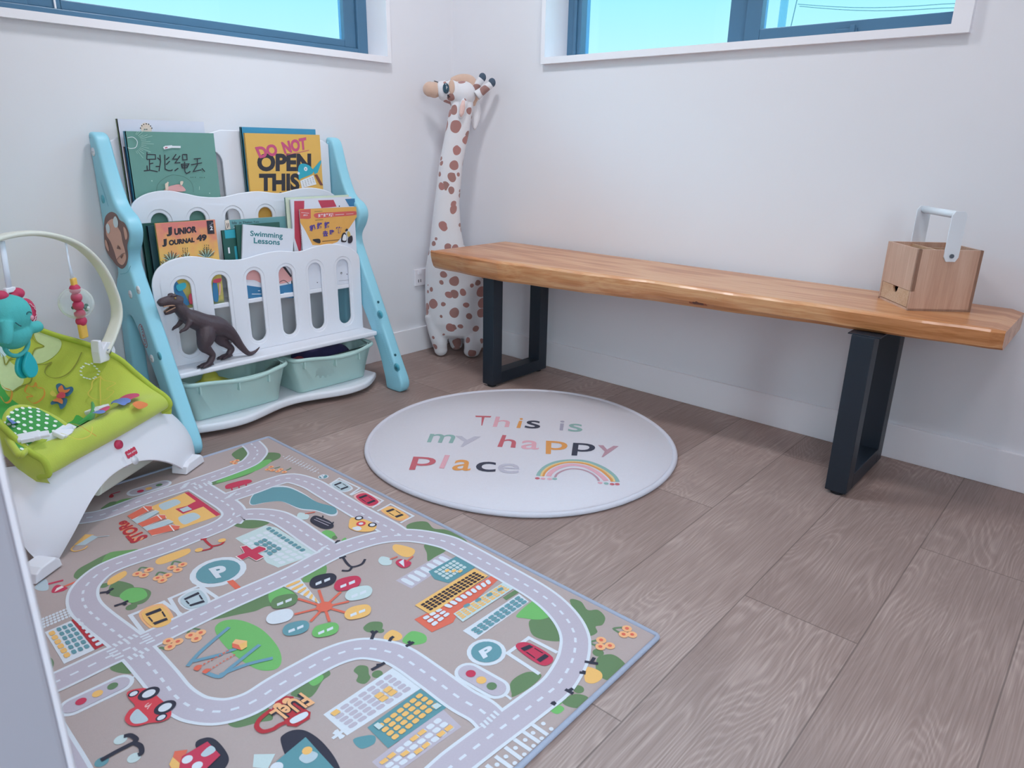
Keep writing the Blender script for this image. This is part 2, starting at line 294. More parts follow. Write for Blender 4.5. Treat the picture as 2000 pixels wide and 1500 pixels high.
DATA = json.loads(r'''{"mat":[["r",[[-2003,-561],[-1927,-573],[-1859,-606],[-1757,-601],[-1637,-602],[-1613,-602],[-1571,-601],[-1501,-598],[-1441,-590],[-1405,-567],[-1379,-538],[-1365,-496],[-1358,-456]],1],
["r",[[-1613,-602],[-1610,-733],[-1610,-799],[-1619,-840],[-1645,-866],[-1684,-878],[-1742,-879],[-1808,-880],[-1867,-874],[-1916,-870],[-1956,-878],[-1996,-910],[-2016,-946],[-2025,-991],[-2023,-1048],[-2013,-1144],[-2010,-1187],[-2009,-1239],[-2010,-1314],[-2012,-1368],[-2008,-1406],[-1998,-1436],[-1973,-1468],[-1932,-1485],[-1881,-1483],[-1830,-1484],[-1767,-1489],[-1722,-1507],[-1696,-1539],[-1680,-1583],[-1678,-1663],[-1679,-1743],[-1674,-1791],[-1678,-1819]],1],
["r",[[-1653,-883],[-1619,-865],[-1583,-890],[-1555,-939],[-1550,-1005],[-1553,-1090],[-1554,-1161],[-1552,-1186]],1],
["r",[[-1599,-751],[-1523,-755],[-1457,-755],[-1408,-770],[-1388,-840],[-1389,-911],[-1392,-1007],[-1394,-1104],[-1392,-1189],[-1396,-1240]],1],
["r",[[-2177,-1176],[-2145,-1184],[-2106,-1185],[-2053,-1184],[-2010,-1187],[-1976,-1189],[-1833,-1188],[-1682,-1195],[-1579,-1189],[-1519,-1191],[-1436,-1215],[-1378,-1264],[-1342,-1339],[-1336,-1400],[-1339,-1530],[-1346,-1652],[-1368,-1732],[-1404,-1789],[-1453,-1824],[-1498,-1841],[-1544,-1850],[-1596,-1848],[-1645,-1845],[-1672,-1843],[-1713,-1840],[-1767,-1837],[-1799,-1837],[-1878,-1842]],1],
["r",[[-2181,-1135],[-2191,-1280],[-2194,-1410],[-2199,-1509]],0],
["b","g1",1,[[-2003,-854],[-1987,-830],[-1958,-819],[-1916,-809],[-1886,-824],[-1862,-846],[-1925,-886],[-1984,-895],[-1997,-879]]],
["b","g2",2,[[-1916,-809],[-1885,-823],[-1859,-849],[-1904,-871],[-1941,-848]]],
["b","g1",1,[[-1436,-487],[-1393,-468],[-1388,-498],[-1418,-563],[-1447,-556],[-1447,-514]]],
["b","g1",1,[[-1366,-560],[-1337,-590],[-1353,-622],[-1389,-631],[-1441,-649],[-1487,-661],[-1549,-655],[-1588,-647],[-1582,-620],[-1508,-596],[-1422,-596]]],
["b","g3",2,[[-1473,-625],[-1397,-604],[-1382,-624],[-1442,-652],[-1548,-652],[-1560,-635]]],
["b","g1",1,[[-1651,-897],[-1634,-892],[-1607,-905],[-1583,-934],[-1585,-955],[-1623,-951],[-1646,-923]]],
["b","g2",1,[[-1636,-1217],[-1597,-1216],[-1616,-1248],[-1649,-1258],[-1671,-1235]]],
["b","g1",1,[[-1876,-1212],[-1842,-1205],[-1785,-1203],[-1735,-1210],[-1709,-1218],[-1707,-1278],[-1742,-1286],[-1769,-1261],[-1795,-1257],[-1826,-1241],[-1854,-1228]]],
["b","g3",2,[[-1740,-1219],[-1713,-1224],[-1708,-1272],[-1736,-1276],[-1759,-1259]]],
["b","g1",1,[[-2059,-1214],[-2038,-1210],[-2034,-1230],[-2039,-1259],[-2051,-1248],[-2061,-1227]]],
["b","g1",1,[[-1979,-1497],[-1950,-1503],[-1918,-1512],[-1925,-1545],[-1945,-1534],[-1975,-1518]]],
["b","g1",1,[[-1874,-1517],[-1841,-1514],[-1819,-1510],[-1795,-1513],[-1798,-1527],[-1816,-1530],[-1843,-1546],[-1859,-1546]]],
["b","g3",2,[[-1834,-1513],[-1816,-1510],[-1808,-1520],[-1819,-1530],[-1835,-1529]]],
["b","g1",1,[[-1355,-1219],[-1327,-1220],[-1306,-1242],[-1316,-1279],[-1299,-1307],[-1297,-1347],[-1300,-1378],[-1310,-1391],[-1321,-1365],[-1332,-1300],[-1364,-1249]]],
["b","g1",1,[[-1386,-1321],[-1367,-1328],[-1362,-1374],[-1403,-1378],[-1426,-1379],[-1405,-1352]]],
["b","g1",1,[[-1447,-1707],[-1429,-1694],[-1408,-1703],[-1382,-1712],[-1403,-1754],[-1430,-1782],[-1452,-1764],[-1462,-1732]]],
["b","g3",2,[[-1436,-1663],[-1367,-1658],[-1367,-1690],[-1387,-1716],[-1414,-1708],[-1433,-1681]]],
["b","g1",1,[[-1321,-1714],[-1307,-1733],[-1321,-1761],[-1306,-1777],[-1316,-1802],[-1340,-1812],[-1354,-1805],[-1367,-1818],[-1387,-1811],[-1368,-1783]]],
["b","g1",1,[[-1439,-1866],[-1421,-1862],[-1400,-1879],[-1408,-1912],[-1435,-1913],[-1450,-1918],[-1466,-1907],[-1462,-1884]]],
["b","or",2,[[-1477,-1867],[-1461,-1862],[-1455,-1886],[-1467,-1899],[-1488,-1896],[-1495,-1882]]],
["d","g1",1,11,11,[-1415,-1854]],
["b","g1",1,[[-1608,-1802],[-1591,-1784],[-1566,-1782],[-1544,-1791],[-1537,-1813],[-1574,-1817],[-1612,-1810]]],
["d","g1",1,10,10,[-1519,-1884]],
["b","g1",1,[[-1561,-1879],[-1533,-1886],[-1523,-1906],[-1534,-1917],[-1555,-1911],[-1565,-1893]]],
["b","g3",1,[[-1592,-1876],[-1573,-1882],[-1574,-1894],[-1591,-1892]]],
["d","g3",1,5,5,[-1568,-1878]],
["b","g1",1,[[-1676,-1464],[-1655,-1460],[-1640,-1478],[-1656,-1495],[-1677,-1483]]],
["d","g1",1,7,7,[-1658,-1497]],
["b","or",1,[[-1665,-1515],[-1641,-1511],[-1637,-1536],[-1649,-1546],[-1668,-1531]]],
["b","g3",1,[[-1648,-1551],[-1617,-1543],[-1606,-1571],[-1621,-1588],[-1644,-1574]]],
["b","g1",1,[[-1763,-1550],[-1748,-1546],[-1739,-1560],[-1749,-1577],[-1754,-1588],[-1770,-1592],[-1776,-1576],[-1765,-1566]]],
["d","g1",1,10,10,[-1739,-1589]],
["s","bk",3,7,[[-1687,-1505],[-1673,-1494],[-1663,-1493]]],
["s","bk",3,7,[[-1673,-1494],[-1671,-1484]]],
["s","bk",3,7,[[-1667,-1535],[-1658,-1530],[-1652,-1530]]],
["s","bk",3,7,[[-1655,-1570],[-1642,-1571],[-1636,-1571]]],
["s","bk",3,7,[[-1642,-1571],[-1642,-1562]]],
["s","bk",3,7,[[-1740,-1573],[-1711,-1576]]],
["s","bk",3,7,[[-1726,-1575],[-1721,-1569]]],
["s","bk",3,7,[[-1454,-1850],[-1441,-1872]]],
["s","bk",3,7,[[-1445,-1860],[-1432,-1857]]],
["s","bk",3,7,[[-1484,-1860],[-1478,-1870]]],
["s","bk",3,7,[[-1480,-1866],[-1474,-1864]]],
["s","bk",3,7,[[-1536,-1867],[-1535,-1884]]],
["s","bk",3,7,[[-1534,-1874],[-1525,-1876]]],
["s","bk",3,7,[[-1578,-1868],[-1577,-1877]]],
["s","bk",3,7,[[-1577,-1872],[-1572,-1873]]],
["b","g1",1,[[-1964,-950],[-1945,-939],[-1928,-976],[-1934,-999],[-1957,-1011],[-1975,-982]]],
["d","g1",1,9,9,[-1970,-937]],
["b","g3",2,[[-1960,-997],[-1938,-988],[-1919,-1008],[-1921,-1039],[-1933,-1049],[-1956,-1043],[-1964,-1016]]],
["b","g1",1,[[-1942,-988],[-1921,-1001],[-1911,-1031],[-1924,-1054],[-1942,-1062],[-1957,-1046]]],
["d","g1",1,11,11,[-1961,-1058]],
["s","bk",3,7,[[-1987,-960],[-1975,-967],[-1961,-963]]],
["s","bk",3,7,[[-1975,-967],[-1975,-976]]],
["s","bk",3,7,[[-1984,-1030],[-1969,-1033],[-1957,-1032]]],
["s","bk",3,7,[[-1968,-1033],[-1966,-1043]]],
["b","or",1,[[-1964,-940],[-1952,-919],[-1919,-911],[-1922,-931],[-1950,-943]]],
["b","or",1,[[-1857,-929],[-1841,-914],[-1785,-920],[-1778,-934],[-1794,-947],[-1847,-946]]],
["p","or",1,[[-1755,-653],[-1656,-640],[-1651,-827],[-1750,-820]]],
["p","rd",2,[[-1656,-638],[-1646,-642],[-1647,-824],[-1659,-825]]],
["p","rd",2,[[-1683,-715],[-1657,-708],[-1649,-751],[-1683,-751],[-1685,-734]]],
["p","rd",2,[[-1714,-711],[-1682,-717],[-1681,-750],[-1712,-751]]],
["p","gy",3,[[-1708,-721],[-1686,-721],[-1685,-746],[-1708,-744]]],
["b","gy",2,[[-1735,-660],[-1713,-654],[-1689,-659],[-1689,-687],[-1712,-695],[-1737,-695]]],
["b","gy",2,[[-1730,-763],[-1708,-759],[-1689,-767],[-1689,-799],[-1712,-806],[-1735,-805]]],
["p","wh",3,[[-1815,-661],[-1762,-636],[-1749,-650],[-1754,-669],[-1815,-693]]],
["p","ro",4,[[-1815,-661],[-1763,-640],[-1750,-654],[-1757,-672],[-1814,-688]]],
["p","wh",3,[[-1815,-691],[-1751,-680],[-1749,-696],[-1793,-715],[-1814,-724]]],
["p","gy",4,[[-1815,-691],[-1752,-684],[-1750,-700],[-1795,-717],[-1813,-719]]],
["p","wh",3,[[-1813,-720],[-1759,-709],[-1746,-723],[-1750,-742],[-1812,-750]]],
["p","ro",4,[[-1813,-720],[-1760,-713],[-1747,-727],[-1753,-744],[-1811,-746]]],
["p","wh",3,[[-1812,-747],[-1750,-752],[-1747,-775],[-1779,-778],[-1812,-777]]],
["p","gy",4,[[-1812,-747],[-1751,-756],[-1748,-778],[-1782,-780],[-1811,-773]]],
["p","wh",3,[[-1811,-773],[-1760,-781],[-1745,-805],[-1753,-820],[-1814,-807]]],
["p","ro",4,[[-1811,-773],[-1761,-784],[-1746,-808],[-1755,-822],[-1813,-803]]],
["s","wh",5,3,[[-1767,-641],[-1768,-678]]],
["s","wh",5,3,[[-1761,-713],[-1763,-744]]],
["s","wh",5,3,[[-1762,-786],[-1767,-824]]],
["t","og",2,"STORe",0.09,[[-1819,-802],[-1826,-678],[-1852,-677],[-1862,-808]]],
["t","rk",3,"STORe",0.035,[[-1819,-802],[-1826,-678],[-1852,-677],[-1862,-808]]],
["s","wl",2,48,[[-1744,-539],[-1675,-543]]],
["d","wl",2,24,24,[-1744,-539]],
["d","wl",2,24,24,[-1675,-543]],
["s","rf",3,34,[[-1744,-539],[-1675,-543]]],
["d","rf",3,17,17,[-1744,-539]],
["d","rf",3,17,17,[-1675,-543]],
["d","rd",4,8.64,8.64,[-1735,-545]],
["d","or",4,8.64,8.64,[-1713,-545]],
["d","gd",4,8.64,8.64,[-1684,-544]],
["s","wl",2,52,[[-1623,-1709],[-1618,-1773]]],
["d","wl",2,26,26,[-1623,-1709]],
["d","wl",2,26,26,[-1618,-1773]],
["s","rf",3,38,[[-1623,-1709],[-1618,-1773]]],
["d","rf",3,19,19,[-1623,-1709]],
["d","rf",3,19,19,[-1618,-1773]],
["d","rd",4,9.36,9.36,[-1623,-1715]],
["d","or",4,9.36,9.36,[-1622,-1741]],
["d","gd",4,9.36,9.36,[-1620,-1765]],
["s","wl",2,5,[[-1618,-1790],[-1619,-1811]]],
["s","wl",2,48,[[-2139,-1269],[-2066,-1272]]],
["d","wl",2,24,24,[-2139,-1269]],
["d","wl",2,24,24,[-2066,-1272]],
["s","rf",3,34,[[-2139,-1269],[-2066,-1272]]],
["d","rf",3,17,17,[-2139,-1269]],
["d","rf",3,17,17,[-2066,-1272]],
["d","rd",4,8.64,8.64,[-2127,-1269]],
["d","or",4,8.64,8.64,[-2101,-1270]],
["d","gd",4,8.64,8.64,[-2076,-1270]],
["s","wl",2,5,[[-2054,-1272],[-2037,-1272]]],
["b","g1",1,[[-1847,-573],[-1831,-559],[-1809,-560],[-1803,-578],[-1829,-582]]],
["b","g2",1,[[-1815,-562],[-1785,-556],[-1760,-575],[-1788,-575],[-1807,-573]]],
["s","rd",2,5,[[-1795,-504],[-1773,-505]]],
["b","rk",2,[[-1807,-518],[-1796,-503],[-1794,-517],[-1801,-526]]],
["p","or",1,[[-1956,-711],[-1920,-678],[-1906,-696],[-1943,-722]]],
["p","gy",2,[[-1955,-718],[-1910,-695],[-1903,-715],[-1938,-731]]],
["m","or",3,4,[[-1956,-717],[-1967,-728],[-1965,-744],[-1948,-749],[-1936,-741]]],
["s","gy",3,3,[[-1906,-714],[-1883,-729]]],
["b","rk",2,[[-2037,-642],[-2028,-637],[-2017,-646],[-2025,-666],[-2037,-676]]],
["s","bk",2,6,[[-2025,-626],[-2013,-630]]],
["s","rd",2,7,[[-2050,-844],[-2023,-852]]],
["s","ro",2,7,[[-2030,-879],[-2004,-878]]],
["b","rd",2,[[-2055,-885],[-2047,-866],[-2037,-862],[-2030,-879],[-2027,-891],[-2039,-895]]],
["p","wh",3,[[-2051,-887],[-2043,-875],[-2033,-873],[-2031,-882]]],
["b","gy",1,[[-2074,-837],[-2060,-823],[-2047,-822],[-2056,-865],[-2070,-858]]],
["m","rk",3,6,[[-1741,-907],[-1728,-913]]],
["m","rk",3,6,[[-1734,-911],[-1736,-933],[-1735,-955],[-1718,-963],[-1706,-956]]],
["m","rk",3,6,[[-1735,-955],[-1744,-963],[-1762,-957]]],
["d","or",3,9,9,[-1707,-948]],
["d","or",3,9,9,[-1765,-949]],
["m","bk",3,6,[[-1560,-1220],[-1544,-1224]]],
["m","bk",3,6,[[-1552,-1224],[-1560,-1250],[-1561,-1271],[-1540,-1278],[-1521,-1267]]],
["m","bk",3,6,[[-1561,-1271],[-1575,-1278],[-1586,-1266]]],
["m","gd",2,5,[[-1897,-934],[-1887,-925],[-1877,-941]]],
["d","pe",3,10,10,[-1904,-945]],
["d","ro",4,4.0,4.0,[-1904,-945]],
["d","pe",3,10,10,[-1896,-961]],
["d","ro",4,4.0,4.0,[-1896,-961]],
["d","pe",3,10,10,[-1880,-948]],
["d","ro",4,4.0,4.0,[-1880,-948]],
["m","gd",2,5,[[-1879,-983],[-1868,-973],[-1859,-990]]],
["d","pe",3,10,10,[-1880,-994]],
["d","ro",4,4.0,4.0,[-1880,-994]],
["d","pe",3,10,10,[-1877,-1011]],
["d","ro",4,4.0,4.0,[-1877,-1011]],
["d","pe",3,10,10,[-1861,-1000]],
["d","ro",4,4.0,4.0,[-1861,-1000]],
["m","gd",2,5,[[-1837,-966],[-1826,-954],[-1817,-971]]],
["d","pe",3,10,10,[-1841,-976]],
["d","ro",4,4.0,4.0,[-1841,-976]],
["d","pe",3,10,10,[-1836,-995]],
["d","ro",4,4.0,4.0,[-1836,-995]],
["d","pe",3,10,10,[-1819,-982]],
["d","ro",4,4.0,4.0,[-1819,-982]],
["m","gd",2,5,[[-1983,-1228],[-1974,-1229],[-1971,-1239]]],
["d","pe",3,10,10,[-1957,-1221]],
["d","ro",4,4.0,4.0,[-1957,-1221]],
["d","pe",3,10,10,[-1962,-1240]],
["d","ro",4,4.0,4.0,[-1962,-1240]],
["d","pe",3,10,10,[-1945,-1236]],
["d","ro",4,4.0,4.0,[-1945,-1236]],
["m","gd",2,5,[[-1921,-1225],[-1909,-1217],[-1899,-1232]]],
["d","pe",3,10,10,[-1920,-1236]],
["d","ro",4,4.0,4.0,[-1920,-1236]],
["d","pe",3,10,10,[-1917,-1254]],
["d","ro",4,4.0,4.0,[-1917,-1254]],
["d","pe",3,10,10,[-1903,-1243]],
["d","ro",4,4.0,4.0,[-1903,-1243]],
["m","gd",2,5,[[-1463,-576],[-1456,-579],[-1449,-577]]],
["d","pe",3,8,8,[-1468,-548]],
["d","ro",4,3.2,3.2,[-1468,-548]],
["d","pe",3,8,8,[-1454,-548]],
["d","ro",4,3.2,3.2,[-1454,-548]],
["d","pe",3,8,8,[-1468,-563]],
["d","ro",4,3.2,3.2,[-1468,-563]],
["m","gd",2,5,[[-1405,-678],[-1394,-680],[-1387,-679]]],
["d","pe",3,8,8,[-1407,-663]],
["d","ro",4,3.2,3.2,[-1407,-663]],
["d","pe",3,8,8,[-1423,-671]],
["d","ro",4,3.2,3.2,[-1423,-671]],
["d","pe",3,8,8,[-1416,-686]],
["d","ro",4,3.2,3.2,[-1416,-686]],
["m","gd",2,5,[[-1388,-714],[-1379,-714],[-1369,-710]]],
["d","pe",3,8,8,[-1397,-699]],
["d","ro",4,3.2,3.2,[-1397,-699]],
["d","pe",3,8,8,[-1409,-704]],
["d","ro",4,3.2,3.2,[-1409,-704]],
["d","pe",3,8,8,[-1399,-722]],
["d","ro",4,3.2,3.2,[-1399,-722]],
["m","gd",2,5,[[-1319,-1847],[-1335,-1836],[-1337,-1854]]],
["d","pe",3,10,10,[-1317,-1856]],
["d","ro",4,4.0,4.0,[-1317,-1856]],
["d","pe",3,10,10,[-1337,-1861]],
["d","ro",4,4.0,4.0,[-1337,-1861]],
["d","pe",3,10,10,[-1326,-1874]],
["d","ro",4,4.0,4.0,[-1326,-1874]],
["m","gd",2,5,[[-1383,-1833],[-1402,-1826],[-1400,-1844]]],
["d","pe",3,10,10,[-1382,-1838]],
["d","ro",4,4.0,4.0,[-1382,-1838]],
["d","pe",3,10,10,[-1399,-1848]],
["d","ro",4,4.0,4.0,[-1399,-1848]],
["d","pe",3,10,10,[-1384,-1860]],
["d","ro",4,4.0,4.0,[-1384,-1860]],
["d","wl",2,60,60,[-1777,-1067]],
["d","tl",3,46.800000000000004,46.800000000000004,[-1777,-1067]],
["t","wl",4,"P",0.05,[[-1794,-1090],[-1767,-1103],[-1756,-1050],[-1788,-1042]]],
["p","ro",2,[[-1783,-1116],[-1770,-1120],[-1773,-1163],[-1785,-1160]]],
["d","wl",2,38,38,[-1560,-1695]],
["d","tl",3,29.64,29.64,[-1560,-1695]],
["t","wl",4,"P",0.05,[[-1579,-1705],[-1551,-1710],[-1541,-1687],[-1570,-1683]]],
["d","wl",2,15,15,[-1338,-830]],
["d","tl",3,11.700000000000001,11.700000000000001,[-1338,-830]],
["t","wl",4,"P",0.05,[[-1349,-842],[-1332,-837],[-1327,-817],[-1343,-818]]],
["p","mt",1,[[-1680,-961],[-1597,-958],[-1584,-988],[-1582,-1166],[-1677,-1150],[-1684,-1114],[-1677,-1076],[-1680,-982]]],
["g","wl",2,9,4,0.25,0.3,[[-1607,-983],[-1592,-1165],[-1669,-1144],[-1678,-982]]],
["g","tl",3,10,1,0.25,0.1,[[-1594,-971],[-1592,-1135],[-1605,-1135],[-1607,-973]]],
["g","tl",4,4,3,0.2,0.2,[[-1631,-1013],[-1627,-1089],[-1666,-1096],[-1664,-1014]]],
["p","wh",5,[[-1692,-1007],[-1679,-1012],[-1679,-1039],[-1658,-1038],[-1652,-1057],[-1656,-1067],[-1678,-1066],[-1676,-1091],[-1698,-1093],[-1701,-1063],[-1721,-1065],[-1722,-1040],[-1700,-1040]]],
["p","rd",6,[[-1691,-1010],[-1680,-1015],[-1680,-1040],[-1660,-1039],[-1655,-1057],[-1658,-1065],[-1679,-1065],[-1677,-1088],[-1697,-1090],[-1700,-1062],[-1718,-1064],[-1719,-1041],[-1699,-1041]]],
["s","wl",2,8,[[-1979,-1170],[-1974,-1085],[-1909,-1089],[-1902,-1170]]],
["s","wl",2,8,[[-1906,-1158],[-1895,-1087],[-1831,-1088],[-1825,-1165]]],
["b","pe",2,[[-1959,-1090],[-1913,-1094],[-1923,-1171],[-1962,-1165]]],
["b","or",3,[[-1956,-1097],[-1918,-1100],[-1926,-1165],[-1958,-1160]]],
["p","bk",4,[[-1952,-1104],[-1923,-1107],[-1924,-1118],[-1953,-1114]]],
["p","bk",4,[[-1929,-1157],[-1954,-1154],[-1954,-1144],[-1928,-1148]]],
["p","bk",4,[[-1924,-1121],[-1927,-1144],[-1930,-1142],[-1927,-1122]]],
["p","bk",4,[[-1954,-1141],[-1953,-1118],[-1950,-1120],[-1951,-1140]]],
["b","wl",2,[[-1883,-1100],[-1834,-1098],[-1845,-1167],[-1886,-1155]]],
["b","gy",3,[[-1880,-1105],[-1839,-1103],[-1848,-1161],[-1883,-1151]]],
["p","bk",4,[[-1876,-1111],[-1844,-1110],[-1845,-1119],[-1876,-1118]]],
["p","bk",4,[[-1851,-1155],[-1878,-1147],[-1878,-1140],[-1850,-1146]]],
["p","bk",4,[[-1846,-1122],[-1849,-1143],[-1852,-1141],[-1849,-1123]]],
["p","bk",4,[[-1878,-1137],[-1877,-1121],[-1874,-1122],[-1875,-1137]]],
["b","wl",2,[[-1354,-885],[-1318,-884],[-1322,-951],[-1358,-949]]],
["b","gy",3,[[-1351,-890],[-1321,-889],[-1325,-946],[-1355,-944]]],
["p","bk",4,[[-1348,-896],[-1325,-896],[-1326,-904],[-1349,-904]]],
["p","bk",4,[[-1328,-939],[-1352,-938],[-1351,-930],[-1327,-931]]],
["p","bk",4,[[-1326,-908],[-1327,-928],[-1329,-926],[-1328,-909]]],
["p","bk",4,[[-1351,-927],[-1349,-907],[-1347,-909],[-1348,-926]]],
["b","pk",2,[[-1352,-994],[-1315,-997],[-1321,-1074],[-1359,-1072]]],
["b","rd",3,[[-1349,-1000],[-1318,-1003],[-1324,-1067],[-1356,-1066]]],
["p","bk",4,[[-1347,-1008],[-1323,-1010],[-1323,-1020],[-1348,-1018]]],
["p","bk",4,[[-1327,-1060],[-1351,-1059],[-1351,-1049],[-1326,-1050]]],
["p","bk",4,[[-1324,-1024],[-1326,-1047],[-1328,-1045],[-1326,-1025]]],
["p","bk",4,[[-1350,-1045],[-1348,-1022],[-1346,-1024],[-1348,-1044]]],
["b","pe",2,[[-1349,-1107],[-1316,-1113],[-1320,-1188],[-1354,-1183]]],
["b","or",3,[[-1347,-1114],[-1319,-1119],[-1323,-1182],[-1351,-1177]]],
["p","bk",4,[[-1344,-1122],[-1322,-1126],[-1323,-1135],[-1345,-1132]]],
["p","bk",4,[[-1325,-1174],[-1347,-1171],[-1346,-1161],[-1325,-1165]]],
["p","bk",4,[[-1323,-1139],[-1324,-1161],[-1327,-1160],[-1325,-1140]]],
["p","bk",4,[[-1346,-1158],[-1345,-1135],[-1343,-1137],[-1344,-1157]]],
["b","rd",3,[[-1512,-1728],[-1486,-1736],[-1486,-1799],[-1517,-1797]]],
["p","bk",4,[[-1509,-1737],[-1489,-1743],[-1489,-1753],[-1510,-1748]]],
["p","bk",4,[[-1489,-1792],[-1513,-1790],[-1512,-1780],[-1489,-1782]]],
["p","bk",4,[[-1489,-1756],[-1489,-1779],[-1491,-1777],[-1491,-1757]]],
["p","bk",4,[[-1512,-1776],[-1510,-1751],[-1508,-1754],[-1510,-1775]]],
["s","wl",2,6,[[-1355,-884],[-1312,-871],[-1309,-964],[-1352,-977]]],
["s","wl",2,6,[[-1352,-981],[-1311,-978],[-1311,-1070],[-1356,-1081]]],
["s","wl",2,6,[[-1358,-1105],[-1309,-1100],[-1310,-1194],[-1356,-1197]]],
["s","wl",2,8,[[-1469,-1796],[-1473,-1728],[-1535,-1727],[-1537,-1808]]],
["s","wl",3,5,[[-2032,-1152],[-2029,-1165]]],
["s","wl",3,5,[[-2022,-1152],[-2020,-1165]]],
["s","wl",3,5,[[-2013,-1152],[-2011,-1165]]],
["s","wl",3,5,[[-2004,-1152],[-2001,-1165]]],
["s","wl",3,5,[[-1995,-1152],[-1992,-1166]]],
["s","wl",3,5,[[-2027,-1210],[-2025,-1224]]],
["s","wl",3,5,[[-2017,-1210],[-2015,-1223]]],
["s","wl",3,5,[[-2007,-1209],[-2004,-1223]]],
["s","wl",3,5,[[-1996,-1209],[-1994,-1223]]],
["s","wl",3,5,[[-1989,-1171],[-1973,-1172]]],
["s","wl",3,5,[[-1989,-1180],[-1973,-1181]]],
["s","wl",3,5,[[-1989,-1189],[-1973,-1190]]],
["s","wl",3,5,[[-1989,-1198],[-1973,-1199]]],
["s","wl",3,5,[[-2049,-1168],[-2034,-1169]]],
["s","wl",3,5,[[-2048,-1178],[-2033,-1179]]],
["s","wl",3,5,[[-2047,-1189],[-2032,-1190]]],
["s","wl",3,5,[[-2046,-1199],[-2031,-1201]]],
["s","wl",3,5,[[-1656,-611],[-1636,-607]]],
["s","wl",3,5,[[-1650,-604],[-1630,-600]]],
["s","wl",3,5,[[-1644,-598],[-1623,-594]]],
["s","wl",3,5,[[-1637,-591],[-1617,-587]]],
["s","wl",3,5,[[-1622,-622],[-1623,-646]]],
["s","wl",3,5,[[-1608,-621],[-1609,-645]]],
["s","wl",3,5,[[-1593,-620],[-1595,-644]]],
["s","wl",3,5,[[-1579,-619],[-1580,-643]]],
["s","wl",3,5,[[-1599,-752],[-1579,-750]]],
["s","wl",3,5,[[-1592,-749],[-1572,-746]]],
["s","wl",3,5,[[-1584,-745],[-1564,-742]]],
["s","wl",3,5,[[-1577,-741],[-1557,-738]]],
["s","wl",3,5,[[-1593,-1163],[-1574,-1164]]],
["s","wl",3,5,[[-1584,-1160],[-1564,-1161]]],
["s","wl",3,5,[[-1575,-1157],[-1555,-1157]]],
["s","wl",3,5,[[-1565,-1154],[-1545,-1154]]],
["s","wl",3,5,[[-1696,-1810],[-1697,-1823]]],
["s","wl",3,5,[[-1687,-1810],[-1689,-1822]]],
["s","wl",3,5,[[-1679,-1809],[-1680,-1822]]],
["s","wl",3,5,[[-1670,-1809],[-1671,-1821]]],
["s","wl",3,5,[[-1661,-1808],[-1662,-1821]]],
["s","ro",3,6,[[-1690,-1351],[-1664,-1292]]],
["b","bk",4,[[-1667,-1261],[-1651,-1245],[-1631,-1245],[-1609,-1259],[-1609,-1279],[-1627,-1294],[-1646,-1293],[-1667,-1280]]],
["p","wl",5,[[-1655,-1266],[-1641,-1267],[-1646,-1276],[-1660,-1274]]],
["p","wl",5,[[-1635,-1269],[-1621,-1271],[-1626,-1279],[-1640,-1278]]],
["s","ro",3,6,[[-1690,-1351],[-1635,-1332]]],
["b","rd",4,[[-1636,-1308],[-1619,-1293],[-1600,-1294],[-1577,-1308],[-1578,-1327],[-1596,-1342],[-1615,-1341],[-1637,-1327]]],
["p","wl",5,[[-1624,-1314],[-1610,-1316],[-1615,-1324],[-1629,-1322]]],
["p","wl",5,[[-1604,-1317],[-1589,-1319],[-1595,-1328],[-1609,-1326]]],
["s","ro",3,6,[[-1690,-1351],[-1644,-1373]]],
["b","mt",4,[[-1641,-1355],[-1624,-1341],[-1605,-1342],[-1583,-1356],[-1584,-1375],[-1601,-1389],[-1620,-1387],[-1641,-1373]]],
["p","wl",5,[[-1629,-1361],[-1615,-1363],[-1620,-1371],[-1634,-1369]]],
["p","wl",5,[[-1610,-1365],[-1595,-1367],[-1600,-1375],[-1615,-1373]]],
["s","ro",3,6,[[-1690,-1351],[-1671,-1400]]],
["b","or",4,[[-1680,-1407],[-1665,-1394],[-1647,-1395],[-1626,-1409],[-1627,-1426],[-1642,-1439],[-1660,-1437],[-1680,-1424]]],
["p","wl",5,[[-1669,-1412],[-1656,-1414],[-1660,-1422],[-1674,-1419]]],
["p","wl",5,[[-1651,-1416],[-1637,-1419],[-1642,-1426],[-1655,-1423]]],
["s","ro",3,6,[[-1690,-1351],[-1711,-1399]]],
["b","g3",4,[[-1757,-1407],[-1743,-1394],[-1726,-1396],[-1707,-1409],[-1707,-1425],[-1721,-1438],[-1737,-1436],[-1756,-1423]]],
["p","wl",5,[[-1747,-1412],[-1734,-1414],[-1738,-1421],[-1750,-1419]]],
["p","wl",5,[[-1729,-1416],[-1716,-1418],[-1720,-1425],[-1733,-1423]]],
["s","ro",3,6,[[-1690,-1351],[-1737,-1371]]],
["b","tl",4,[[-1793,-1359],[-1780,-1346],[-1764,-1347],[-1744,-1360],[-1744,-1377],[-1757,-1390],[-1774,-1389],[-1793,-1376]]],
["p","wl",5,[[-1783,-1364],[-1771,-1366],[-1774,-1374],[-1787,-1371]]],
["p","wl",5,[[-1766,-1368],[-1753,-1370],[-1757,-1377],[-1770,-1375]]],
["s","ro",3,6,[[-1690,-1351],[-1746,-1327]]],
["b","wl",4,[[-1796,-1303],[-1782,-1289],[-1765,-1290],[-1745,-1303],[-1745,-1321],[-1759,-1335],[-1776,-1334],[-1795,-1321]]],
["p","wl",5,[[-1785,-1308],[-1773,-1310],[-1776,-1318],[-1789,-1316]]],
["p","wl",5,[[-1768,-1312],[-1755,-1313],[-1759,-1321],[-1772,-1319]]],
["s","ro",3,6,[[-1690,-1351],[-1712,-1286]]],
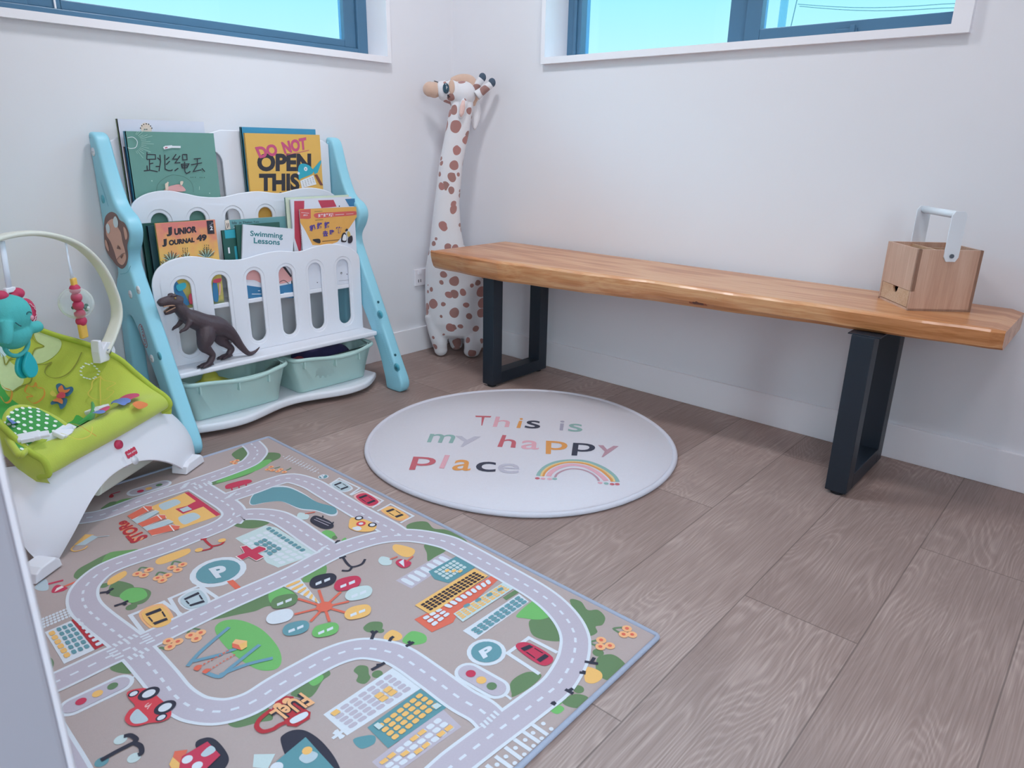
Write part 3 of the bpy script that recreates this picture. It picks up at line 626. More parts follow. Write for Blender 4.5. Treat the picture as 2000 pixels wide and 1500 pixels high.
["b","g1",4,[[-1763,-1265],[-1749,-1250],[-1731,-1250],[-1710,-1264],[-1710,-1282],[-1725,-1297],[-1742,-1296],[-1763,-1283]]],
["p","wl",5,[[-1752,-1270],[-1739,-1272],[-1743,-1280],[-1756,-1278]]],
["p","wl",5,[[-1734,-1273],[-1720,-1275],[-1725,-1283],[-1738,-1281]]],
["d","ro",4,17,17,[-1690,-1351]],
["p","wl",2,[[-1709,-1218],[-1666,-1220],[-1690,-1338]]],
["g","or",3,6,1,0.5,0,[[-1707,-1221],[-1691,-1334],[-1686,-1319],[-1671,-1225]]],
["b","g3",1,[[-1875,-1246],[-1852,-1240],[-1829,-1265],[-1816,-1319],[-1821,-1384],[-1836,-1426],[-1856,-1442],[-1877,-1425],[-1887,-1388],[-1890,-1330],[-1886,-1281]]],
["m","bl",3,8,[[-1964,-1317],[-1927,-1295],[-1857,-1268]]],
["m","bl",3,8,[[-1950,-1312],[-1904,-1333]]],
["m","bl",3,8,[[-1950,-1354],[-1937,-1386],[-1913,-1379],[-1843,-1360]]],
["m","bl",3,8,[[-1935,-1382],[-1889,-1392],[-1846,-1412]]],
["m","bl",3,8,[[-1897,-1332],[-1879,-1338]]],
["p","ro",5,[[-1877,-1318],[-1871,-1332],[-1875,-1350],[-1883,-1330]]],
["p","or",5,[[-1871,-1332],[-1854,-1333],[-1863,-1349],[-1875,-1350]]],
["p","pe",5,[[-1877,-1318],[-1867,-1312],[-1854,-1333],[-1871,-1332]]],
["s","ro",4,3,[[-1949,-1335],[-1945,-1334]]],
["s","ro",4,3,[[-1942,-1334],[-1938,-1334]]],
["s","ro",4,3,[[-1934,-1334],[-1930,-1334]]],
["s","ro",4,3,[[-1927,-1334],[-1922,-1333]]],
["s","ro",4,3,[[-1919,-1333],[-1915,-1333]]],
["s","ro",4,3,[[-1911,-1333],[-1907,-1333]]],
["s","ro",4,3,[[-1904,-1333],[-1899,-1332]]],
["s","ro",4,3,[[-1896,-1332],[-1891,-1332]]],
["s","ro",4,3,[[-1942,-1356],[-1938,-1356]]],
["s","ro",4,3,[[-1935,-1355],[-1931,-1355]]],
["s","ro",4,3,[[-1928,-1355],[-1925,-1355]]],
["s","ro",4,3,[[-1921,-1354],[-1918,-1354]]],
["s","ro",4,3,[[-1914,-1354],[-1911,-1353]]],
["s","ro",4,3,[[-1907,-1353],[-1903,-1353]]],
["s","ro",4,3,[[-1900,-1353],[-1896,-1352]]],
["s","ro",4,3,[[-1893,-1352],[-1889,-1352]]],
["b","ro",4,[[-1960,-1333],[-1952,-1328],[-1945,-1335],[-1956,-1343]]],
["b","ro",4,[[-1953,-1352],[-1945,-1349],[-1939,-1356],[-1950,-1361]]],
["p","g1",1,[[-2055,-979],[-2038,-963],[-2039,-1004],[-2052,-1012]]],
["g","wl",2,8,4,0.15,0.2,[[-2099,-965],[-2049,-964],[-2054,-1003],[-2108,-1004]]],
["p","wl",2,[[-2108,-1018],[-2061,-1017],[-2062,-1144],[-2114,-1144]]],
["p","rk",2,[[-2060,-1015],[-2041,-1014],[-2040,-1143],[-2061,-1144]]],
["g","wl",3,7,1,0.4,0.3,[[-2046,-1016],[-2043,-1141],[-2058,-1141],[-2057,-1017]]],
["g","tl",3,6,3,0.25,0.3,[[-2062,-1024],[-2063,-1133],[-2096,-1131],[-2091,-1020]]],
["g","or",3,6,1,0.15,0.1,[[-2094,-1024],[-2097,-1131],[-2108,-1132],[-2105,-1024]]],
["b","gd",2,[[-2133,-1110],[-2125,-1106],[-2125,-1125],[-2132,-1141],[-2136,-1132]]],
["b","re",4,[[-2069,-1322],[-2065,-1305],[-2050,-1309],[-2037,-1324],[-2033,-1361],[-2031,-1397],[-2039,-1416],[-2054,-1416],[-2069,-1404],[-2085,-1396],[-2093,-1382],[-2092,-1364],[-2080,-1351],[-2069,-1348]]],
["b","gy",5,[[-2085,-1368],[-2070,-1358],[-2067,-1374],[-2067,-1396],[-2078,-1395],[-2087,-1385]]],
["d","bk",6,18,15,[-2041,-1336]],
["d","wl",7,11,9,[-2041,-1336]],
["d","bk",6,18,15,[-2036,-1389]],
["d","wl",7,11,9,[-2036,-1389]],
["d","bk",6,9,8,[-2059,-1317]],
["d","wl",7,6.5,5.5,[-2059,-1317]],
["d","bk",6,9,8,[-2050,-1407]],
["d","wl",7,6.5,5.5,[-2050,-1407]],
["t","pk",6,"2",0.03,[[-2047,-1363],[-2058,-1372],[-2061,-1361],[-2051,-1357]]],
["m","bk",3,8,[[-2151,-1425],[-2128,-1425],[-2103,-1427]]],
["m","bk",3,8,[[-2103,-1427],[-2097,-1423],[-2100,-1407],[-2108,-1402]]],
["m","bk",3,8,[[-2103,-1427],[-2098,-1441],[-2102,-1456],[-2108,-1457]]],
["d","tl",2,10,10,[-2151,-1428]],
["d","mt",2,10,10,[-2114,-1404]],
["d","mt",2,10,10,[-2114,-1457]],
["b","bk",2,[[-2038,-1503],[-2021,-1500],[-2011,-1516],[-2011,-1551],[-2018,-1573],[-2037,-1582],[-2047,-1563]]],
["p","ro",3,[[-2066,-1492],[-2051,-1504],[-2062,-1517],[-2087,-1540],[-2095,-1532]]],
["p","rd",4,[[-2063,-1511],[-2022,-1512],[-2021,-1553],[-2063,-1566],[-2084,-1544],[-2072,-1523]]],
["b","gy",5,[[-2041,-1529],[-2023,-1524],[-2022,-1539],[-2038,-1539]]],
["d","wl",5,8,8,[-2060,-1523]],
["d","wl",5,8,8,[-2055,-1546]],
["p","or",3,[[-2083,-1511],[-2073,-1501],[-2070,-1529],[-2085,-1542]]],
["b","bk",2,[[-1942,-1598],[-1930,-1588],[-1913,-1593],[-1901,-1611],[-1897,-1648],[-1903,-1695],[-1917,-1726],[-1940,-1713],[-1955,-1651]]],
["p","td",3,[[-1968,-1628],[-1910,-1620],[-1915,-1712],[-1940,-1713],[-1989,-1647]]],
["p","mt",2,[[-1984,-1589],[-1961,-1613],[-1984,-1630],[-1998,-1610]]],
["b","gy",4,[[-1941,-1649],[-1924,-1646],[-1916,-1663],[-1926,-1670],[-1939,-1666]]],
["d","or",5,8,8,[-1924,-1646]],
["d","wl",5,10,10,[-1974,-1639]],
["p","rk",3,[[-1916,-1526],[-1902,-1515],[-1882,-1516],[-1874,-1527],[-1881,-1545],[-1874,-1580],[-1883,-1591],[-1908,-1590],[-1917,-1577],[-1912,-1554]]],
["m","rk",3,8,[[-1916,-1526],[-1939,-1530],[-1952,-1541],[-1951,-1558],[-1937,-1566],[-1925,-1566],[-1910,-1570]]],
["b","wl",4,[[-1909,-1571],[-1898,-1569],[-1880,-1573],[-1880,-1582],[-1891,-1585],[-1908,-1581]]],
["d","pe",4,7,7,[-1888,-1527]],
["d","pe",4,7,7,[-1905,-1526]],
["t","bk",5,"FUeL",0.1,[[-1860,-1528],[-1923,-1529],[-1921,-1562],[-1857,-1568]]],
["t","pe",6,"FUeL",0.03,[[-1860,-1528],[-1923,-1529],[-1921,-1562],[-1857,-1568]]],
["p","rf",1,[[-1527,-1385],[-1379,-1379],[-1379,-1422],[-1523,-1433]]],
["g","wl",2,7,1,0.35,0,[[-1523,-1390],[-1385,-1385],[-1384,-1417],[-1521,-1427]]],
["p","td",2,[[-1454,-1412],[-1368,-1413],[-1367,-1478],[-1454,-1478],[-1465,-1445]]],
["g","mt",3,6,4,0.2,0.2,[[-1449,-1421],[-1381,-1420],[-1382,-1466],[-1449,-1469]]],
["p","or",4,[[-1429,-1438],[-1418,-1438],[-1418,-1446],[-1429,-1446]]],
["p","or",4,[[-1411,-1461],[-1400,-1462],[-1400,-1469],[-1411,-1470]]],
["p","or",4,[[-1420,-1450],[-1409,-1450],[-1409,-1458],[-1420,-1458]]],
["p","or",3,[[-1558,-1485],[-1375,-1481],[-1375,-1524],[-1557,-1533]]],
["g","bn",4,14,4,0.2,0.2,[[-1551,-1492],[-1384,-1490],[-1382,-1523],[-1550,-1524]]],
["p","ro",2,[[-1589,-1519],[-1543,-1524],[-1367,-1529],[-1369,-1550],[-1526,-1576],[-1542,-1584],[-1592,-1575]]],
["g","wl",4,3,3,0.2,0.25,[[-1577,-1526],[-1528,-1531],[-1526,-1562],[-1580,-1568]]],
["g","wl",4,9,1,0.3,0,[[-1521,-1530],[-1382,-1534],[-1388,-1549],[-1518,-1547]]],
["p","mt",3,[[-1523,-1565],[-1372,-1566],[-1372,-1598],[-1528,-1598]]],
["g","or",4,10,4,0.2,0.25,[[-1521,-1567],[-1380,-1568],[-1378,-1595],[-1524,-1592]]],
["g","tl",5,4,1,0.5,0.1,[[-1498,-1559],[-1377,-1577],[-1382,-1587],[-1502,-1569]]],
["p","g1",2,[[-1411,-1602],[-1365,-1603],[-1366,-1615],[-1413,-1614]]],
["p","wl",2,[[-1547,-1617],[-1377,-1619],[-1384,-1653],[-1548,-1654]]],
["g","tl",3,9,3,0.15,0.15,[[-1537,-1627],[-1383,-1622],[-1386,-1652],[-1536,-1650]]],
["p","wl",1,[[-1862,-1599],[-1708,-1597],[-1707,-1675],[-1862,-1666]]],
["g","rf",2,7,5,0.18,0.22,[[-1856,-1606],[-1722,-1604],[-1719,-1665],[-1851,-1660]]],
["p","or",3,[[-1853,-1606],[-1840,-1606],[-1839,-1617],[-1852,-1617]]],
["p","or",3,[[-1778,-1629],[-1764,-1629],[-1763,-1640],[-1777,-1640]]],
["p","or",3,[[-1759,-1629],[-1744,-1629],[-1744,-1640],[-1758,-1640]]],
["p","or",3,[[-1778,-1641],[-1763,-1641],[-1763,-1652],[-1777,-1651]]],
["p","or",3,[[-1758,-1641],[-1744,-1641],[-1743,-1652],[-1758,-1652]]],
["p","td",2,[[-1829,-1677],[-1711,-1675],[-1706,-1742],[-1833,-1736]]],
["g","or",3,7,4,0.2,0.25,[[-1820,-1685],[-1717,-1681],[-1713,-1731],[-1818,-1733]]],
["b","td",1,[[-1860,-1680],[-1838,-1691],[-1832,-1702],[-1843,-1712],[-1863,-1704]]],
["p","mt",4,[[-1725,-1721],[-1714,-1723],[-1713,-1734],[-1726,-1733]]],
["p","mt",4,[[-1820,-1682],[-1811,-1682],[-1810,-1696],[-1820,-1696]]],
["p","rf",1,[[-1867,-1738],[-1716,-1737],[-1722,-1791],[-1867,-1782]]],
["g","wl",2,8,3,0.2,0.25,[[-1863,-1746],[-1733,-1746],[-1729,-1787],[-1857,-1779]]],
["p","or",3,[[-1861,-1748],[-1848,-1748],[-1848,-1756],[-1860,-1755]]],
["p","or",3,[[-1846,-1748],[-1833,-1748],[-1832,-1756],[-1845,-1756]]],
["p","or",3,[[-1799,-1748],[-1785,-1748],[-1785,-1757],[-1798,-1756]]],
["p","or",3,[[-1782,-1748],[-1769,-1748],[-1768,-1757],[-1782,-1756]]],
["p","or",3,[[-1829,-1760],[-1816,-1761],[-1815,-1769],[-1828,-1768]]],
["p","or",3,[[-1811,-1772],[-1798,-1773],[-1798,-1781],[-1811,-1780]]],
["p","or",3,[[-1795,-1773],[-1782,-1773],[-1782,-1781],[-1795,-1781]]],
["p","or",3,[[-1763,-1773],[-1749,-1774],[-1749,-1782],[-1762,-1782]]],
["p","or",3,[[-1746,-1774],[-1732,-1774],[-1732,-1783],[-1746,-1782]]],
["s","wl",2,6,[[-1873,-1644],[-1867,-1665]]],
["s","wl",2,6,[[-1867,-1643],[-1872,-1665]]],
["s","wl",2,6,[[-1882,-1654],[-1860,-1653]]],
["s","wl",2,7.5,[[-1638,-1875],[-1638,-1911]]],
["s","wl",2,7.5,[[-1660,-1874],[-1659,-1912]]],
["s","wl",2,7.5,[[-1682,-1873],[-1681,-1912]]],
["s","wl",2,7.5,[[-1704,-1873],[-1704,-1912]]],
["s","wl",2,7.5,[[-1728,-1874],[-1727,-1912]]],
["s","wl",2,7.5,[[-1750,-1875],[-1750,-1911]]],
["d","wl",2,4,4,[-1651,-1888]],
["d","wl",2,4,4,[-1650,-1906]],
["d","wl",2,4,4,[-1671,-1888]],
["d","wl",2,4,4,[-1671,-1906]],
["d","wl",2,4,4,[-1694,-1887]],
["d","wl",2,4,4,[-1694,-1906]],
["d","wl",2,4,4,[-1717,-1887]],
["d","wl",2,4,4,[-1717,-1906]],
["d","wl",2,4,4,[-1624,-1888]],
["d","wl",2,4,4,[-1624,-1905]],
["d","wl",2,4,4,[-1738,-1887]],
["b","bk",3,[[-1505,-1017],[-1483,-1010],[-1475,-1063],[-1486,-1091],[-1507,-1083],[-1512,-1041]]],
["s","rf",4,2,[[-1498,-1024],[-1491,-1078]]],
["s","rf",4,2,[[-1490,-1021],[-1482,-1073]]],
["s","bk",3,4,[[-1477,-1032],[-1471,-1023]]],
["s","bk",3,4,[[-1479,-1077],[-1471,-1070]]],
["b","or",3,[[-1452,-1109],[-1426,-1086],[-1409,-1118],[-1406,-1162],[-1431,-1178],[-1456,-1156],[-1462,-1127]]],
["d","re",4,12,12,[-1429,-1129]],
["d","wl",5,6,6,[-1429,-1129]],
["b","wl",4,[[-1458,-1131],[-1441,-1135],[-1444,-1152],[-1457,-1150]]],
["d","bk",5,11,11,[-1415,-1102]],
["d","wl",6,7,7,[-1415,-1102]],
["d","bk",5,11,11,[-1413,-1155]],
["d","wl",6,7,7,[-1413,-1155]],
["b","wl",1,[[-1561,-814],[-1527,-779],[-1479,-772],[-1442,-806],[-1434,-877],[-1438,-952],[-1424,-1008],[-1439,-1042],[-1457,-1038],[-1468,-989],[-1492,-949],[-1502,-876],[-1535,-850],[-1566,-838]]],
["b","tl",2,[[-1559,-815],[-1528,-784],[-1483,-781],[-1447,-814],[-1438,-880],[-1438,-950],[-1423,-1003],[-1436,-1034],[-1453,-1030],[-1466,-983],[-1489,-944],[-1501,-876],[-1534,-849],[-1563,-837]]],
["b","rd",2,[[-1565,-690],[-1549,-676],[-1501,-686],[-1492,-703],[-1506,-713],[-1560,-705]]],
["s","rd",2,4,[[-1552,-700],[-1560,-720]]],
["s","rd",2,4,[[-1533,-705],[-1541,-724]]],
["s","rd",2,4,[[-1513,-709],[-1522,-728]]],
["b","mt",2,[[-1504,-1294],[-1487,-1286],[-1479,-1309],[-1494,-1328],[-1509,-1315]]],
["s","ro",3,4,[[-1483,-1311],[-1463,-1314]]],
["b","rd",3,[[-1482,-1330],[-1465,-1328],[-1457,-1356],[-1476,-1365],[-1487,-1354]]],
["p","wl",4,[[-1477,-1335],[-1461,-1334],[-1481,-1360]]],
["s","ro",3,4,[[-1462,-1345],[-1437,-1340]]],
["b","or",1,[[-1449,-1280],[-1430,-1268],[-1414,-1317],[-1440,-1336],[-1454,-1318]]],
["b","mt",2,[[-1519,-978],[-1502,-964],[-1493,-992],[-1507,-1008],[-1520,-997]]],
["s","ro",3,4,[[-1497,-981],[-1473,-992]]],
["b","g3",2,[[-1524,-1094],[-1506,-1090],[-1500,-1112],[-1511,-1135],[-1530,-1125]]],
["b","g1",2,[[-1517,-1129],[-1506,-1128],[-1510,-1142],[-1520,-1140]]],
["b","g3",2,[[-1508,-1157],[-1495,-1154],[-1502,-1169],[-1512,-1168]]],
["s","bk",3,5,[[-1528,-1159],[-1518,-1154],[-1513,-1157]]],
["s","wl",2,3,[[-1350,-640],[-1323,-630]]],
["d","wl",2,2.5,2.5,[-1341,-623]],
["d","wl",2,2.5,2.5,[-1339,-655]],
["s","wl",2,3,[[-1349,-655],[-1322,-645]]],
["d","wl",2,2.5,2.5,[-1340,-638]],
["d","wl",2,2.5,2.5,[-1339,-670]],
["s","wl",2,3,[[-1348,-670],[-1322,-660]]],
["d","wl",2,2.5,2.5,[-1339,-653]],
["d","wl",2,2.5,2.5,[-1338,-684]],
["s","wl",2,3,[[-1348,-684],[-1321,-675]]],
["d","wl",2,2.5,2.5,[-1339,-668]],
["d","wl",2,2.5,2.5,[-1337,-699]],
["s","wl",2,3,[[-1347,-699],[-1320,-690]]],
["d","wl",2,2.5,2.5,[-1338,-683]],
["d","wl",2,2.5,2.5,[-1337,-713]],
["s","wl",2,3,[[-1346,-713],[-1320,-704]]],
["d","wl",2,2.5,2.5,[-1337,-697]],
["d","wl",2,2.5,2.5,[-1336,-728]],
["s","wl",2,3,[[-1346,-727],[-1319,-719]]],
["d","wl",2,2.5,2.5,[-1337,-712]],
["d","wl",2,2.5,2.5,[-1335,-742]],
["s","wl",2,3,[[-1345,-742],[-1319,-733]]],
["d","wl",2,2.5,2.5,[-1336,-726]],
["d","wl",2,2.5,2.5,[-1335,-756]],
["s","wl",2,3,[[-1344,-756],[-1318,-747]]],
["d","wl",2,2.5,2.5,[-1335,-740]],
["d","wl",2,2.5,2.5,[-1334,-770]],
["s","wl",2,3,[[-1344,-770],[-1317,-762]]],
["d","wl",2,2.5,2.5,[-1335,-754]],
["d","wl",2,2.5,2.5,[-1334,-784]],
["s","wl",2,3,[[-1343,-783],[-1317,-776]]],
["d","wl",2,2.5,2.5,[-1334,-768]],
["d","wl",2,2.5,2.5,[-1333,-798]],
["b","g1",1,[[-1841,-568],[-1817,-550],[-1802,-559],[-1821,-574]]]],
"rug":[["t","r1",1,"T",0.008,[[-748,-890],[-738,-903],[-654,-859],[-691,-814]]],
["t","r2",1,"h",0.008,[[-725,-931],[-689,-973],[-613,-918],[-647,-874]]],
["t","r3",1,"i",0.008,[[-676,-995],[-667,-1008],[-591,-954],[-597,-944]]],
["t","r4",1,"s",0.008,[[-659,-1017],[-626,-1060],[-568,-1015],[-596,-977]]],
["t","r5",1,"i",0.008,[[-591,-1116],[-583,-1127],[-509,-1076],[-517,-1063]]],
["t","r6",1,"s",0.008,[[-578,-1143],[-548,-1182],[-490,-1140],[-518,-1102]]],
["t","r6",1,"m",0.008,[[-970,-868],[-918,-934],[-861,-894],[-914,-823]]],
["t","r7",1,"y",0.008,[[-921,-972],[-902,-993],[-815,-962],[-870,-896]]],
["t","r1",1,"h",0.008,[[-839,-1058],[-805,-1105],[-730,-1047],[-755,-1004]]],
["t","r2",1,"a",0.008,[[-800,-1123],[-765,-1169],[-708,-1125],[-743,-1081]]],
["t","r3",1,"p",0.008,[[-774,-1205],[-736,-1257],[-649,-1198],[-692,-1140]]],
["t","r4",1,"p",0.008,[[-728,-1271],[-683,-1327],[-600,-1273],[-644,-1215]]],
["t","r8",1,"y",0.008,[[-673,-1346],[-662,-1361],[-563,-1338],[-603,-1285]]],
["t","r1",1,"p",0.008,[[-1144,-983],[-1098,-1038],[-1028,-980],[-1074,-922]]],
["t","r2",1,"l",0.008,[[-1076,-1040],[-1067,-1052],[-989,-996],[-998,-983]]],
["t","r3",1,"a",0.008,[[-1061,-1076],[-1025,-1120],[-967,-1072],[-998,-1032]]],
["t","r4",1,"c",0.008,[[-1017,-1133],[-979,-1179],[-926,-1135],[-964,-1088]]],
["t","r7",1,"e",0.008,[[-978,-1186],[-939,-1237],[-888,-1196],[-927,-1144]]],
["m","r6",1,14,[[-911,-1288],[-886,-1275],[-840,-1263],[-792,-1269],[-753,-1296],[-730,-1335],[-732,-1392],[-754,-1445],[-782,-1479]]],
["m","r3",1,9,[[-904,-1299],[-876,-1285],[-836,-1278],[-792,-1285],[-763,-1307],[-746,-1347],[-752,-1399],[-775,-1447],[-792,-1467]]],
["m","r9",1,6,[[-907,-1295],[-877,-1279],[-835,-1271],[-792,-1279],[-759,-1302],[-739,-1342],[-744,-1397],[-764,-1446],[-788,-1472]]],
["m","r2",1,16,[[-892,-1311],[-867,-1300],[-827,-1296],[-796,-1304],[-776,-1320],[-764,-1354],[-771,-1395],[-788,-1433],[-800,-1451]]],
["m","r8",1,7,[[-884,-1329],[-859,-1319],[-825,-1320],[-801,-1332],[-787,-1358],[-788,-1389],[-801,-1419],[-815,-1436]]],
["d","r1",1,7,7,[-925,-1296]],
["d","r2",1,7,7,[-915,-1309]],
["d","r2",1,7,7,[-904,-1324]],
["d","r6",1,7,7,[-893,-1335]],
["d","r2",1,7,7,[-823,-1446]],
["d","r6",1,7,7,[-814,-1461]],
["d","r1",1,7,7,[-806,-1476]],
["d","r1",1,7,7,[-796,-1487]],
["d","r4",1,2.5,2.5,[-1174,-1270]],
["d","r4",1,2.5,2.5,[-910,-678]]],
"green":[["s","ink",2,3.2,[[-1399,890],[-1403,868]]],
["s","ink",2,3.2,[[-1399,883],[-1375,882],[-1376,869],[-1403,868]]],
["s","ink",2,3.2,[[-1395,867],[-1399,836]]],
["s","ink",2,3.2,[[-1396,855],[-1385,857]]],
["s","ink",2,3.2,[[-1405,850],[-1406,835]]],
["s","ink",2,3.2,[[-1417,834],[-1398,836],[-1375,831]]],
["s","ink",2,3.2,[[-1361,882],[-1362,861],[-1371,832]]],
["s","ink",2,3.2,[[-1370,873],[-1363,867]]],
["s","ink",2,3.2,[[-1379,847],[-1365,847]]],
["s","ink",2,3.2,[[-1346,882],[-1351,839],[-1341,834],[-1331,834],[-1328,837]]],
["s","ink",2,3.2,[[-1333,875],[-1344,867]]],
["s","ink",2,3.2,[[-1333,863],[-1346,852]]],
["s","ink",2,3.2,[[-1310,884],[-1323,869],[-1308,869]]],
["s","ink",2,3.2,[[-1298,879],[-1317,857],[-1300,858]]],
["s","ink",2,3.2,[[-1322,833],[-1309,841]]],
["s","ink",2,3.2,[[-1290,883],[-1291,866]]],
["s","ink",2,3.2,[[-1290,883],[-1276,883],[-1277,867],[-1291,866]]],
["s","ink",2,3.2,[[-1286,861],[-1289,831],[-1285,824],[-1277,827],[-1271,831]]],
["s","ink",2,3.2,[[-1298,853],[-1273,854],[-1281,842],[-1296,842],[-1298,853]]],
["s","ink",2,3.2,[[-1297,848],[-1277,848]]],
["s","ink",2,3.2,[[-1255,869],[-1231,871]]],
["s","ink",2,3.2,[[-1243,869],[-1245,852]]],
["s","ink",2,3.2,[[-1267,851],[-1229,857]]],
["s","ink",2,3.2,[[-1245,852],[-1262,830],[-1234,835]]],
["s","ink",2,3.2,[[-1232,840],[-1223,829]]],
["p","wl",2,[[-1349,905],[-1342,909],[-1320,911],[-1321,903],[-1347,898]]],
["p","wl",2,[[-1321,909],[-1293,909],[-1294,903],[-1322,903]]],
["d","rd",3,2,2,[-1343,903]],
["d","rd",3,2,2,[-1339,904]],
["b","pkk",2,[[-1361,772],[-1350,784],[-1332,789],[-1315,791],[-1304,786],[-1298,769]]],
["m","bge",3,5,[[-1358,773],[-1357,788],[-1349,799]]],
["p","bge",3,[[-1360,794],[-1349,800],[-1352,775],[-1361,775]]],
["b","bge",3,[[-1311,790],[-1310,800],[-1301,800],[-1305,790]]],
["m","wl",2,1.6,[[-1452,931],[-1436,933],[-1426,924],[-1426,914],[-1433,903],[-1448,900],[-1456,903]]],
["s","gl",2,1.2,[[-1427,941],[-1420,950]]],
["s","gl",2,1.2,[[-1424,940],[-1408,955]]],
["s","gl",2,1.2,[[-1420,937],[-1394,958]]],
["s","gl",2,1.2,[[-1418,934],[-1405,940]]],
["s","gl",2,1.2,[[-1416,931],[-1392,941]]],
["s","gl",2,1.2,[[-1414,928],[-1378,938]]],
["s","gl",2,1.2,[[-1414,924],[-1398,926]]],
["s","gl",2,1.2,[[-1413,919],[-1386,921]]],
["s","gl",2,1.2,[[-1414,915],[-1377,914]]],
["s","gl",2,1.2,[[-1415,911],[-1400,909]]],
["s","gl",2,1.2,[[-1417,907],[-1394,901]]],
["s","gl",2,1.2,[[-1420,903],[-1390,890]]],
["s","gl",2,1.2,[[-1423,900],[-1412,894]]],
["s","gl",2,1.2,[[-1426,897],[-1411,884]]],
["s","gl",2,1.2,[[-1430,895],[-1415,872]]],
["s","gl",2,1.2,[[-1434,893],[-1430,885]]],
["m","gdk",2,1.2,[[-1389,772],[-1383,791],[-1366,807],[-1341,819],[-1322,820],[-1296,814],[-1276,799],[-1270,780],[-1271,765]]],
["d","gdk",2,1.8,1.8,[-1273,812]],
["d","gdk",2,1.8,1.8,[-1267,812]],
["d","gdk",2,1.8,1.8,[-1259,812]],
["d","gdk",2,1.8,1.8,[-1243,811]],
["d","gdk",2,1.8,1.8,[-1237,811]],
["d","gdk",2,1.8,1.8,[-1229,811]],
["d","gl",2,2,2,[-1399,804]],
["d","gl",2,2,2,[-1217,760]],
["s","gl",2,1.5,[[-1249,783],[-1251,772]]]],
"white":[["d","bgl",2,17,17,[-1382,959]],
["d","ink",3,1.9,1.9,[-1399,960]],
["d","ink",3,1.9,1.9,[-1394,967]],
["d","ink",3,1.9,1.9,[-1388,971]],
["d","ink",3,1.9,1.9,[-1380,973]],
["d","ink",3,1.9,1.9,[-1373,972]],
["d","ink",3,1.9,1.9,[-1368,967]],
["d","ink",3,1.9,1.9,[-1365,961]],
["m","bge",3,1.2,[[-1399,954],[-1395,960],[-1381,967],[-1369,961],[-1367,955]]],
["s","ink",3,2,[[-1390,957],[-1379,957]]]],
"yellow":[["t","ink",2,"OPEN",0.05,[[-1031,827],[-812,824],[-807,888],[-1025,887]]],
["t","ink",2,"THIS",0.05,[[-1031,759],[-868,756],[-863,818],[-1025,820]]],
["t","pnk",4,"DO",0.05,[[-1017,870],[-944,881],[-949,921],[-1032,908]]],
["t","pnk",4,"NOT",0.05,[[-917,885],[-825,902],[-824,945],[-929,926]]],
["s","pnk",4,2,[[-918,881],[-870,889],[-816,899]]],
["d","ink",2,7,7,[-947,747]],
["b","tqs",6,[[-868,832],[-860,848],[-844,852],[-823,847],[-810,837],[-803,825],[-810,815],[-836,806],[-858,799],[-867,794],[-868,810]]],
["p","tqs",6,[[-806,831],[-767,865],[-766,856],[-785,819],[-798,814]]],
["d","wl",7,7.5,7.5,[-836,833]],
["d","ink",8,2,2,[-837,833]],
["d","wl",6,5,5,[-867,818]],
["p","wl",6,[[-863,791],[-805,811],[-794,777],[-858,765]]],
["p","brn",6,[[-800,811],[-788,813],[-765,773],[-777,773]]],
["s","ink",7,1,[[-855,790],[-851,785]]],
["s","ink",7,1,[[-853,782],[-849,777]]],
["s","ink",7,1,[[-852,775],[-847,770]]],
["s","ink",7,1,[[-844,793],[-840,788]]],
["s","ink",7,1,[[-843,786],[-838,781]]],
["s","ink",7,1,[[-841,778],[-837,773]]],
["s","ink",7,1,[[-833,797],[-829,792]]],
["s","ink",7,1,[[-832,790],[-827,785]]],
["s","ink",7,1,[[-830,782],[-826,777]]],
["s","ink",7,1,[[-823,801],[-818,796]]],
["s","ink",7,1,[[-821,793],[-817,788]]],
["s","ink",7,1,[[-819,786],[-815,781]]],
["s","ink",7,1,[[-812,804],[-807,799]]],
["s","ink",7,1,[[-810,797],[-806,792]]],
["s","ink",7,1,[[-808,789],[-804,784]]]],
"jj":[["t","ink",2,"J",0.08,[[-1419,642],[-1402,644],[-1399,671],[-1418,668]]],
["t","ink",2,"UNIOR",0.06,[[-1395,644],[-1323,648],[-1321,668],[-1393,665]]],
["t","ink",2,"J",0.08,[[-1437,612],[-1423,612],[-1420,636],[-1436,634]]],
["t","ink",2,"OURNAL",0.06,[[-1416,614],[-1334,618],[-1332,633],[-1415,631]]],
["t","ink",2,"49",0.06,[[-1327,618],[-1293,620],[-1292,640],[-1326,640]]],
["p","ink",2,[[-1287,682],[-1265,682],[-1265,639],[-1288,640]]],
["t","wl",3,"2",0.03,[[-1282,652],[-1272,652],[-1272,665],[-1281,665]]],
["s","wl",3,1,[[-1282,668],[-1274,669]]],
["s","wl",3,1,[[-1276,674],[-1268,674]]],
["s","gdk",2,2.2,[[-1410,566],[-1392,572]]],
["s","ink",2,2.2,[[-1410,566],[-1389,577]]],
["s","gl",2,2.2,[[-1411,567],[-1388,584]]],
["s","gdk",2,2.2,[[-1411,567],[-1396,584]]],
["s","ink",2,2.2,[[-1412,567],[-1397,590]]],
["s","gl",2,2.2,[[-1413,567],[-1404,588]]],
["s","gdk",2,2.2,[[-1414,567],[-1406,593]]],
["s","ink",2,2.2,[[-1415,567],[-1411,598]]],
["s","gl",2,2.2,[[-1416,567],[-1416,592]]],
["s","gdk",2,2.2,[[-1417,567],[-1421,595]]],
["s","ink",2,2.2,[[-1418,567],[-1424,588]]],
["s","gl",2,2.2,[[-1418,567],[-1430,589]]],
["s","gdk",2,2.2,[[-1419,567],[-1436,589]]],
["s","ink",2,2.2,[[-1420,567],[-1435,581]]],
["s","gl",2,2.2,[[-1420,567],[-1441,579]]],
["s","gdk",2,2.2,[[-1296,567],[-1277,573]]],
